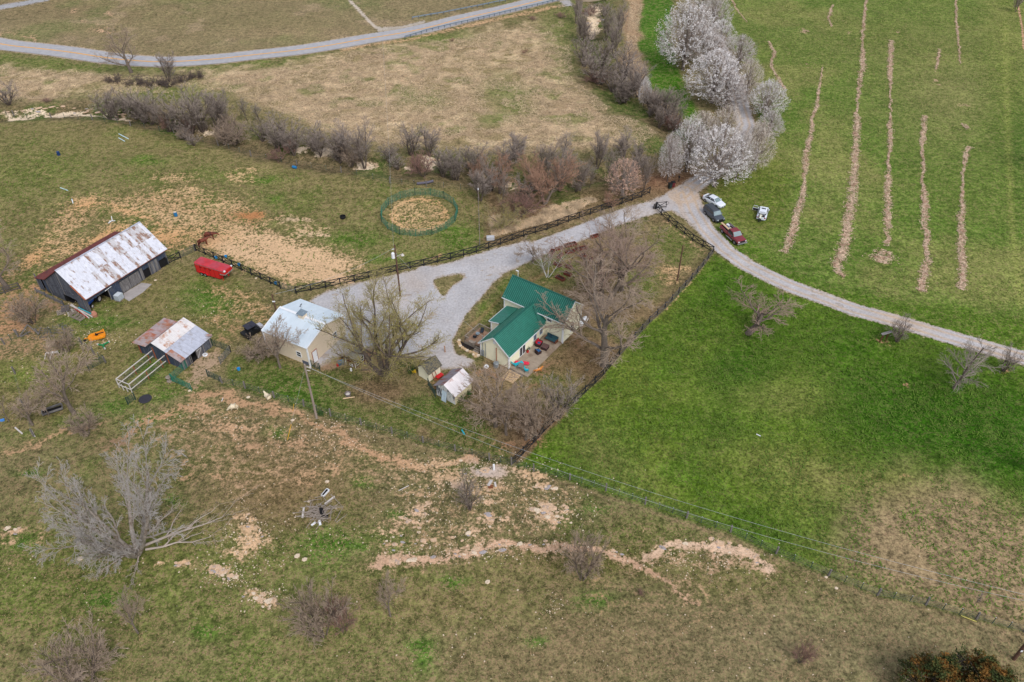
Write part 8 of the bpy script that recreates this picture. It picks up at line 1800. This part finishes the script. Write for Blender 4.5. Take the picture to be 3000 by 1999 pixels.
part('netting', mb, mat('netting', (92, 92, 104), 0.8), t)['kind'] = 'stuff'
# leaning board by the lane
t = thing('leaning_sign_board', 'slanting board on two dark posts with leaf litter beside the lane bush', 'board', G(2580, 1005)); piece('post', M_BARNRED, (-0.3, -0.1, 0), (0.1, 0.2, 1.5), 0.14, 0.14, t); piece('post', M_BARNRED, (0.8, 0.3, 0), (0.9, 0.4, 1.5), 0.1, 0.1, t); piece('board', M_WEATHL, (-0.2, 0.2, 1.5), (1.4, 0.6, 1.8), 0.5, 0.05, t)
# trash bins at drive
t = thing('rubbish_bin', 'dark green wheeled rubbish bin at the drive junction', 'rubbish bin', G(1962, 552), 0.4); part('body', MB().add(*loft([[(-.25, -.25, 0), (.25, -.25, 0), (.25, .25, 0), (-.25, .25, 0)], [(-.32, -.34, 1.0), (.32, -.34, 1.0), (.32, .34, 1.0), (-.32, .34, 1.0)]])), mat('bin_green', (32, 48, 46), 0.6), t); part('lid', MB().box((0, 0, 1.04), (0.72, 0.76, 0.09)), M_TRIM, t)
t = thing('rubbish_bin', 'dark red rubbish bin with a black lid next to the green bin', 'rubbish bin', G(1971, 548), 0.3); part('body', MB().add(*loft([[(-.25, -.25, 0), (.25, -.25, 0), (.25, .25, 0), (-.25, .25, 0)], [(-.32, -.34, 1.05), (.32, -.34, 1.05), (.32, .34, 1.05), (-.32, .34, 1.05)]])), mat('bin_red', (96, 36, 40), 0.6), t); part('lid', MB().box((0, 0, 1.09), (0.72, 0.76, 0.09)), M_TRIM, t)
solo('mailbox', MB().box((0, 0, 0.5), (0.1, 0.1, 1.0)).box((0, 0, 1.1), (0.3, 0.5, 0.25)), M_TRIM, 'black post box beside the drive under the pears', 'mailbox', G(1988, 533))
# by the garage and playhouse
t = thing('storage_tub', 'blue grey lidded tub beside the red playhouse', 'storage tub', G(999, 1068), 0.5); part('body', MB().box((0, 0, 0.25), (0.9, 0.6, 0.5)), mat('tub_blue', (62, 84, 104), 0.6), t); part('lid', MB().box((0, 0, 0.53), (1.0, 0.7, 0.08)), mat('tub_lid', (104, 128, 150), 0.6), t)
solo('bucket', MB().lathe((0, 0, 0), [(0, 0), (0.17, 0), (0.2, 0.36), (0.16, 0.36), (0, 0.3)], 12), M_RED, 'red bucket next to the blue grey tub', 'bucket', G(990, 1073)); t = thing('wood_box', 'open brown box behind the blue grey tub', 'box', G(1004, 1055), 0.5); part('box', MB().box((0, 0, 0.25), (0.9, 0.45, 0.5)), M_BRN, t); part('opening', MB().box((0, 0, 0.52), (0.5, 0.3, 0.04)), M_DARK, t)
solo('gas_bottle', MB().lathe((0, 0, 0), [(0, 0), (0.15, 0), (0.17, 0.1), (0.17, 0.4), (0.1, 0.52), (0, 0.55)], 12), M_WHITE, 'small white gas bottle in front of the playhouse', 'gas bottle', G(1029, 1087))
solo('wheelbarrow', MB().prism([(-0.45, -0.3, 0.35), (0.45, -0.25, 0.35), (0.6, -0.33, 0.65), (-0.6, -0.38, 0.65)], (0, 0.66, 0)).beam((0.4, 0, 0.4), (0.75, 0, 0.15), 0.1, 0.1).beam((-0.4, -0.25, 0.4), (-1.0, -0.3, 0.55), 0.05, 0.05).beam((-0.4, 0.25, 0.4), (-1.0, 0.3, 0.55), 0.05, 0.05), M_RED, 'red wheelbarrow between the two garden sheds', 'wheelbarrow', G(1288, 1110) , 0.8)
solo('toy_truck', MB().box((0, 0, 0.2), (0.6, 0.35, 0.22)).box((0.12, 0, 0.36), (0.28, 0.3, 0.16)).cyl((-0.18, -0.2, 0.1), 0.1, 0.4, 8, axis='y').cyl((0.2, -0.2, 0.1), 0.1, 0.4, 8, axis='y'), mat('toy_yellow', (210, 170, 40), 0.5), 'yellow toy truck left of the shingled shed', 'toy', G(1213, 1092), 0.3)
t = thing('fire_pit', 'round metal fire pit in the lower yard grass', 'fire pit', G(1020, 1160)); part('ring', MB().lathe((0, 0, 0), [(0.38, 0), (0.4, 0.42), (0.46, 0.5), (0.4, 0.5), (0.34, 0.3), (0, 0.3)], 16), mat('pit_metal', (112, 102, 98), 0.7, var=0.2), t); part('ash', MB().lathe((0, 0, 0.3), [(0, 0.12), (0.3, 0.05), (0.34, 0)], 12), M_BLEACH, t)
solo('log', MB().tube([(-0.8, 0, 0.1), (0.8, 0.3, 0.12)], [0.09, 0.07], 8), M_LUM, 'pale log lying below the fire pit', 'log', G(1022, 1170)); solo('post', MB().box((0, 0, 0.6), (0.13, 0.13, 1.3)), mat('stub_wood', (160, 110, 64), 0.9), 'short tan post in the gravel beside the willow', 'post', G(1304, 1033))
solo('tyre', MB().lathe((0, 0, 0), [(0.0, 0.04), (0.5, 0.04), (0.85, 0.0), (0.9, 0.14), (0.8, 0.2), (0.3, 0.16), (0.0, 0.16)], 20), mat('lid_black', (52, 50, 58), 0.7), 'round dark lid lying in the grass below the pen frame', 'lid', G(426, 1171)); solo('tyre', MB().lathe((0, 0, 0.02), [(0.22, 0), (0.38, 0.02), (0.4, 0.12), (0.36, 0.2), (0.22, 0.2)], 16), M_WHITE, 'white painted tyre by the small barn door', 'tyre', SL(3.35, -0.5, 0.0))
solo('reel', MB().lathe((0, 0, 0), [(0.1, 0), (0.4, 0), (0.4, 0.08), (0.15, 0.1), (0.15, 0.7), (0.4, 0.72), (0.4, 0.8), (0.1, 0.8)], 12), M_DECKG, 'short grey wooden stump beside the green stock panels', 'stump', G(497, 1117)); stone(555, 1146, 0.35, 'pale block at the foot of the stock panel', None, 2)
solo('culvert_pipe', MB().tube([(-1.6, 0, 0.25), (0.4, 0.3, 0.3), (1.6, 0.9, 0.35)], 0.25, 10), mat('culvert_plastic', (96, 92, 104), 0.6), 'grey corrugated pipe lying on the creek bank above the round pen', 'pipe', G(1245, 542))
# ---------------- animals
M_HORSE = mat('horse_chestnut', (112, 58, 42), 0.7, var=0.2, scale=3, col2=(66, 30, 28), thr=(0.5, 0.65)); M_MANE = mat('horse_dark_hair', (42, 26, 26), 0.8); M_WOOL = mat('wool', (216, 200, 172), 0.95, var=0.12, scale=8, bump=0.4); M_DOG = mat('dog_orange', (206, 130, 62), 0.9, var=0.1, scale=3, col2=(226, 210, 192), thr=(0.50, 0.56))
def quadruped(name, label, cat, loc, rz, L, Hh, m, head, belly=0.30, mane=None, leg_r=0.055, group=None, steps=(0.12, -0.1, 0.05, -0.12), tail=None):
    """L trunk length, Hh back height; head = list of (x,z,r) nodes from the withers"""
    t = thing(name, label, cat, loc, rz, group); w = belly * 0.55; zb = Hh - belly; leg_r *= 1.55; bk = 1.35; head = [(x, z, r * 1.35) for x, z, r in head]
    N = [(0, 0, zb, belly * 0.95 * bk, belly * bk), (-L * 0.28, 0, zb + 0.02, belly * 0.9 * bk, belly * 0.95 * bk), (-L * 0.5, 0, zb + belly * 0.1, belly * 0.8 * bk, belly * 0.85 * bk), (L * 0.28, 0, zb, belly * 0.88 * bk, belly * bk), (L * 0.46, 0, zb + belly * 0.12, belly * 0.68 * bk, belly * 0.9 * bk)]
    E = [(0, 1), (1, 2), (0, 3), (3, 4)]; prev = 4
    for x, z, r in head: N.append((x, 0, z, r)); E.append((prev, len(N) - 1)); prev = len(N) - 1
    k = 0
    for s in (-1, 1):
        dx = steps[k]; k += 1; i = len(N)      # front leg
        N += [(L * 0.40, s * w, zb - belly * 0.35, leg_r * 1.9), (L * 0.40 + dx * 0.5, s * w, zb * 0.52, leg_r * 1.05), (L * 0.40 + dx, s * w, 0.12, leg_r * 0.75), (L * 0.40 + dx + 0.04, s * w, 0.03, leg_r * 0.95)]; E += [(4, i), (i, i + 1), (i + 1, i + 2), (i + 2, i + 3)]
        dx = steps[k]; k += 1; i = len(N)      # hind leg: thigh, stifle, hock, hoof
        N += [(-L * 0.42, s * w, zb - belly * 0.2, leg_r * 2.5), (-L * 0.36 + dx, s * w, zb * 0.70, leg_r * 1.7), (-L * 0.52 + dx, s * w, zb * 0.42, leg_r * 1.0), (-L * 0.48 + dx, s * w, 0.12, leg_r * 0.75), (-L * 0.45 + dx, s * w, 0.03, leg_r * 0.95)]; E += [(2, i), (i, i + 1), (i + 1, i + 2), (i + 2, i + 3), (i + 3, i + 4)]
    skinned('body', N, E, m, t)
    hx, hz_, hr = head[-2]
    part('ears', MB().tube([(hx - 0.02, hr * 0.6, hz_ + hr * 0.5), (hx - 0.04, hr * 0.9, hz_ + hr * 1.9)], [hr * 0.35, 0.005], 5).tube([(hx - 0.02, -hr * 0.6, hz_ + hr * 0.5), (hx - 0.04, -hr * 0.9, hz_ + hr * 1.9)], [hr * 0.35, 0.005], 5), m, t)
    if tail: part('tail', MB().tube([Vector((-L * 0.5 - belly * 0.55, 0, Hh - 0.1))] + [Vector(q) for q in tail], [0.05, 0.06, 0.02][:1 + len(tail)] if len(tail) < 3 else 0.05, 6), mane or m, t)
    if mane:
        pts = [Vector((L * 0.4, 0, Hh + 0.02))] + [Vector((x - 0.05, 0, z + r * 0.9)) for x, z, r in head[:-1]]
        part('mane', MB().tube(pts, [0.06] * len(pts), 5), mane, t)
    return t
quadruped('horse', 'chestnut horse standing nearer the black fence corner', 'horse', G(597, 722), math.radians(38), 1.45, 1.5, M_HORSE, [(0.95, 1.45, 0.17), (1.25, 1.50, 0.12), (1.42, 1.45, 0.11), (1.6, 1.25, 0.075), (1.7, 1.12, 0.06)], belly=0.29, mane=M_MANE, tail=[(-1.1, 0, 0.9), (-1.08, 0, 0.5)])
quadruped('horse', 'darker chestnut horse stretching its neck on the dirt behind the first horse', 'horse', G(615, 703), math.radians(2), 1.6, 1.55, M_HORSE, [(1.05, 1.38, 0.17), (1.45, 1.35, 0.12), (1.62, 1.3, 0.11), (1.85, 1.05, 0.075), (1.95, 0.92, 0.06)], belly=0.31, mane=M_MANE, steps=(0.2, -0.15, -0.05, 0.1), tail=[(-1.15, 0, 0.95), (-1.12, 0, 0.55)])
t = quadruped('sheep', 'cream sheep grazing head down on the dirt track', 'sheep', G(687, 1201), math.radians(192), 0.95, 0.9, M_WOOL, [(0.62, 0.5, 0.14), (0.8, 0.27, 0.11), (0.9, 0.18, 0.09), (1.05, 0.07, 0.06)], belly=0.25, leg_r=0.035, steps=(0.03, -0.02, 0.02, 0.0))
t = thing('sheep', 'cream sheep lying with its head up beside the wire fence', 'sheep', G(785, 1166), math.radians(140))
skinned('body', [(0, 0, 0.3, .38, .36), (-0.35, 0, 0.28, .37, .35), (-0.6, 0, 0.24, .24, .24), (0.3, 0, 0.34, .32, .34), (0.5, 0, 0.55, .19), (0.6, 0, 0.78, .14), (0.72, 0, 0.82, .12), (0.88, 0, 0.75, .08), (0.35, 0.2, 0.08, .06), (0.6, 0.2, 0.05, .045), (-0.3, 0.24, 0.08, .07), (-0.05, 0.3, 0.05, .045)], [(0, 1), (1, 2), (0, 3), (3, 4), (4, 5), (5, 6), (6, 7), (3, 8), (8, 9), (1, 10), (10, 11)], M_WOOL, t)
part('ears', MB().tube([(0.62, 0.07, 0.78), (0.6, 0.18, 0.76)], [0.03, 0.01], 5).tube([(0.62, -0.07, 0.78), (0.6, -0.18, 0.76)], [0.03, 0.01], 5), M_WOOL, t)
dg = HL(1.9, -4.0, 0.0)
quadruped('dog', 'orange and white dog walking off the outer corner of the patio', 'dog', (dg.x, dg.y, 0.0), math.radians(22), 0.85, 0.68, M_DOG, [(0.5, 0.72, 0.10), (0.62, 0.82, 0.085), (0.7, 0.84, 0.085), (0.86, 0.79, 0.045)], belly=0.17, leg_r=0.035, steps=(0.1, -0.08, -0.06, 0.1), tail=[(-0.72, 0, 0.55), (-0.85, 0.05, 0.4)])
# ---------------- straw windrows in the hay field
M_STRAW = mat('windrow_straw', (206, 180, 154), 0.95, var=0.3, scale=2.5, col2=(180, 146, 122), thr=(0.45, 0.6))
def windrow(px_pts, width, label, dens=75, seed=1):
    """px_pts: (x, y, relative width)"""
    g = np.random.default_rng(seed); P_ = [(G(x, y), w) for x, y, w in px_pts]; C = []
    for (a, wa), (b, wb) in zip(P_[:-1], P_[1:]):
        L = (b - a).length; n = int(L * dens * max(0.15, (wa + wb) / 2) * 1.5); d = (b - a).normalized(); nn = Vector((-d.y, d.x, 0))
        for _ in range(n):
            f = g.random(); w = (wa * (1 - f) + wb * f) * width; s = f * L
            q_ = a + d * s; wob = 1.0 * (float(vnoise(np.float64(q_.y * 0.5 + 300), np.float64(q_.x + 300))) - 0.5); thick = 1.7 * float(vnoise(np.float64(q_.y * 0.8 + 50), np.float64(q_.x * 0.8 + 90)))
            if g.random() > 0.35 + thick * 0.6: continue
            p = a + d * s + nn * (wob * 0.6 + g.normal() * w * 0.40); C.append((p.x, p.y, hz(p.x, p.y) + 0.05 + 0.07 * g.random()))
    P2 = np.array(C); n = len(P2); a = g.uniform(0, 6.28, n); el = g.normal(0, 0.25, n); ln = g.uniform(0.07, 0.24, n)
    U = np.stack([np.cos(a) * np.cos(el), np.sin(a) * np.cos(el), np.sin(el)], 1) * ln[:, None]; W = np.stack([-np.sin(a), np.cos(a), g.normal(0, 0.4, n)], 1) * g.uniform(0.015, 0.05, n)[:, None]
    V_ = np.stack([P2 - U - W, P2 + U - W, P2 + U + W, P2 - U + W], 1).reshape(-1, 3); V_[:, 2] = np.maximum(V_[:, 2], hfun(V_[:, 0], V_[:, 1]) + 0.02)
    o = link('straw_windrow', np_mesh('straw', V_, np.arange(4 * n).reshape(n, 4), M_STRAW)); tag(o, label, 'straw row', 'rows of old straw in the hay field')
for i, (r_, w_2, lb) in enumerate(rows): windrow(r_, w_2, lb, seed=60 + i)
# ---------------- dead grass blades over the meadow and green tufts over the fields
def blades(n, regions, m, name, label, seed, ln=(0.25, 0.6), wd=0.03, lift=0.1, flat=0.25, direction=None):
    g = np.random.default_rng(seed); out = []
    for poly, share in regions:
        P_ = np.array([flatP(*p) for p in poly]); lo, hi = P_.min(0), P_.max(0); k = int(n * share); got = 0; acc = []
        while got < k:
            X = g.uniform(lo[0], hi[0], k * 2); Y = g.uniform(lo[1], hi[1], k * 2); px, py = proj_np(X, Y); ins = poly_mask(px, py, poly, 4) > 0.6; ins &= fbm(X, Y, 5.0, 3) > 0.42
            ins &= seg_dist(X, Y, RD_) > 4.2
            px, py = px[ins], py[ins]; X, Y = X[ins], Y[ins]; ok = gravel_mask(px, py, X, Y) < 0.2; acc.append(np.stack([X[ok], Y[ok]], 1)); got += ok.sum()
        out.append(np.concatenate(acc)[:k])
    C = np.concatenate(out); n = len(C); Z0 = hfun(C[:, 0], C[:, 1]) + 0.04 + lift * g.random(n)
    a = g.uniform(0, 6.28, n) if direction is None else g.normal(direction, 0.5, n) + 1.5 * fbm(C[:, 0], C[:, 1], 12, 2)
    el = np.abs(g.normal(0, flat, n)); L_ = g.uniform(*ln, n) / 2
    U = np.stack([np.cos(a) * np.cos(el), np.sin(a) * np.cos(el), np.sin(el)], 1) * L_[:, None]; W = np.stack([-np.sin(a), np.cos(a), np.zeros(n)], 1) * (wd * g.uniform(0.6, 1.4, n))[:, None]
    P2 = np.stack([C[:, 0], C[:, 1], Z0], 1) + np.stack([np.zeros(n), np.zeros(n), np.abs(U[:, 2])], 1)
    V_ = np.stack([P2 - U - W, P2 - U + W, P2 + U + W * 0.2, P2 + U - W * 0.2], 1).reshape(-1, 3)
    o = link(name, np_mesh(name, V_, np.arange(4 * n).reshape(n, 4), m)); tag(o, label, 'grass', kind='stuff')
RD_ = [tuple(flatP(*p)) for p in ROAD_PX]
MEAD = [(-40, 190), (420, 225), (820, 210), (1000, 165), (1200, 135), (1500, 82), (1650, 62), (1690, 240), (1800, 320), (1930, 385), (1880, 425), (1450, 445), (1230, 430), (1000, 410), (820, 330), (650, 265), (300, 280), (-40, 300)]
blades(52000, [(MEAD, 0.8), ([(1845, 0), (1885, 0), (1865, 130), (1900, 250), (1985, 340), (1960, 360), (1870, 260), (1830, 180)], 0.08), ([(1430, 640), (1700, 590), (1850, 560), (1700, 630), (1440, 700)], 0.12)], mat('dry_blade', (206, 180, 146), 0.95, var=0.35, scale=0.6), 'dry_grass', 'flattened dead straw coloured grass of the creek meadow', 71, ln=(0.4, 1.1), wd=0.035)
blades(52000, [([(2120, -20), (3000, -20), (3000, 1020), (2640, 925), (2300, 815), (2120, 700), (2260, 430), (2200, 240)], 0.45), ([(2095, 760), (2640, 975), (3000, 1090), (3000, 1830), (2570, 1730), (2270, 1605), (1890, 1460), (1515, 1350), (1830, 1050)], 0.35), ([(0, 370), (1000, 520), (1420, 570), (1420, 720), (860, 850), (570, 730), (0, 900)], 0.1)],
       mat('green_blade', (88, 112, 38), 0.9, var=0.4, scale=0.5), 'grass_tufts', 'taller green grass tufts of the fields', 72, ln=(0.2, 0.5), wd=0.06, flat=0.7, lift=0.05)
blades(34000, [([(0, 1300), (560, 1170), (1000, 1250), (1500, 1385), (1890, 1500), (2270, 1645), (3000, 1880), (3000, 1999), (0, 1999)], 0.7), ([(1510, 1340), (1820, 1040), (2060, 780), (1930, 640), (1600, 730), (1380, 1080), (1340, 1300)], 0.3)], mat('brown_blade', (150, 126, 92), 0.95, var=0.35, scale=0.5), 'withered_grass', 'withered brown grass scattered over the near pasture and yard', 73, ln=(0.12, 0.32), wd=0.03, flat=0.5, lift=0.04)
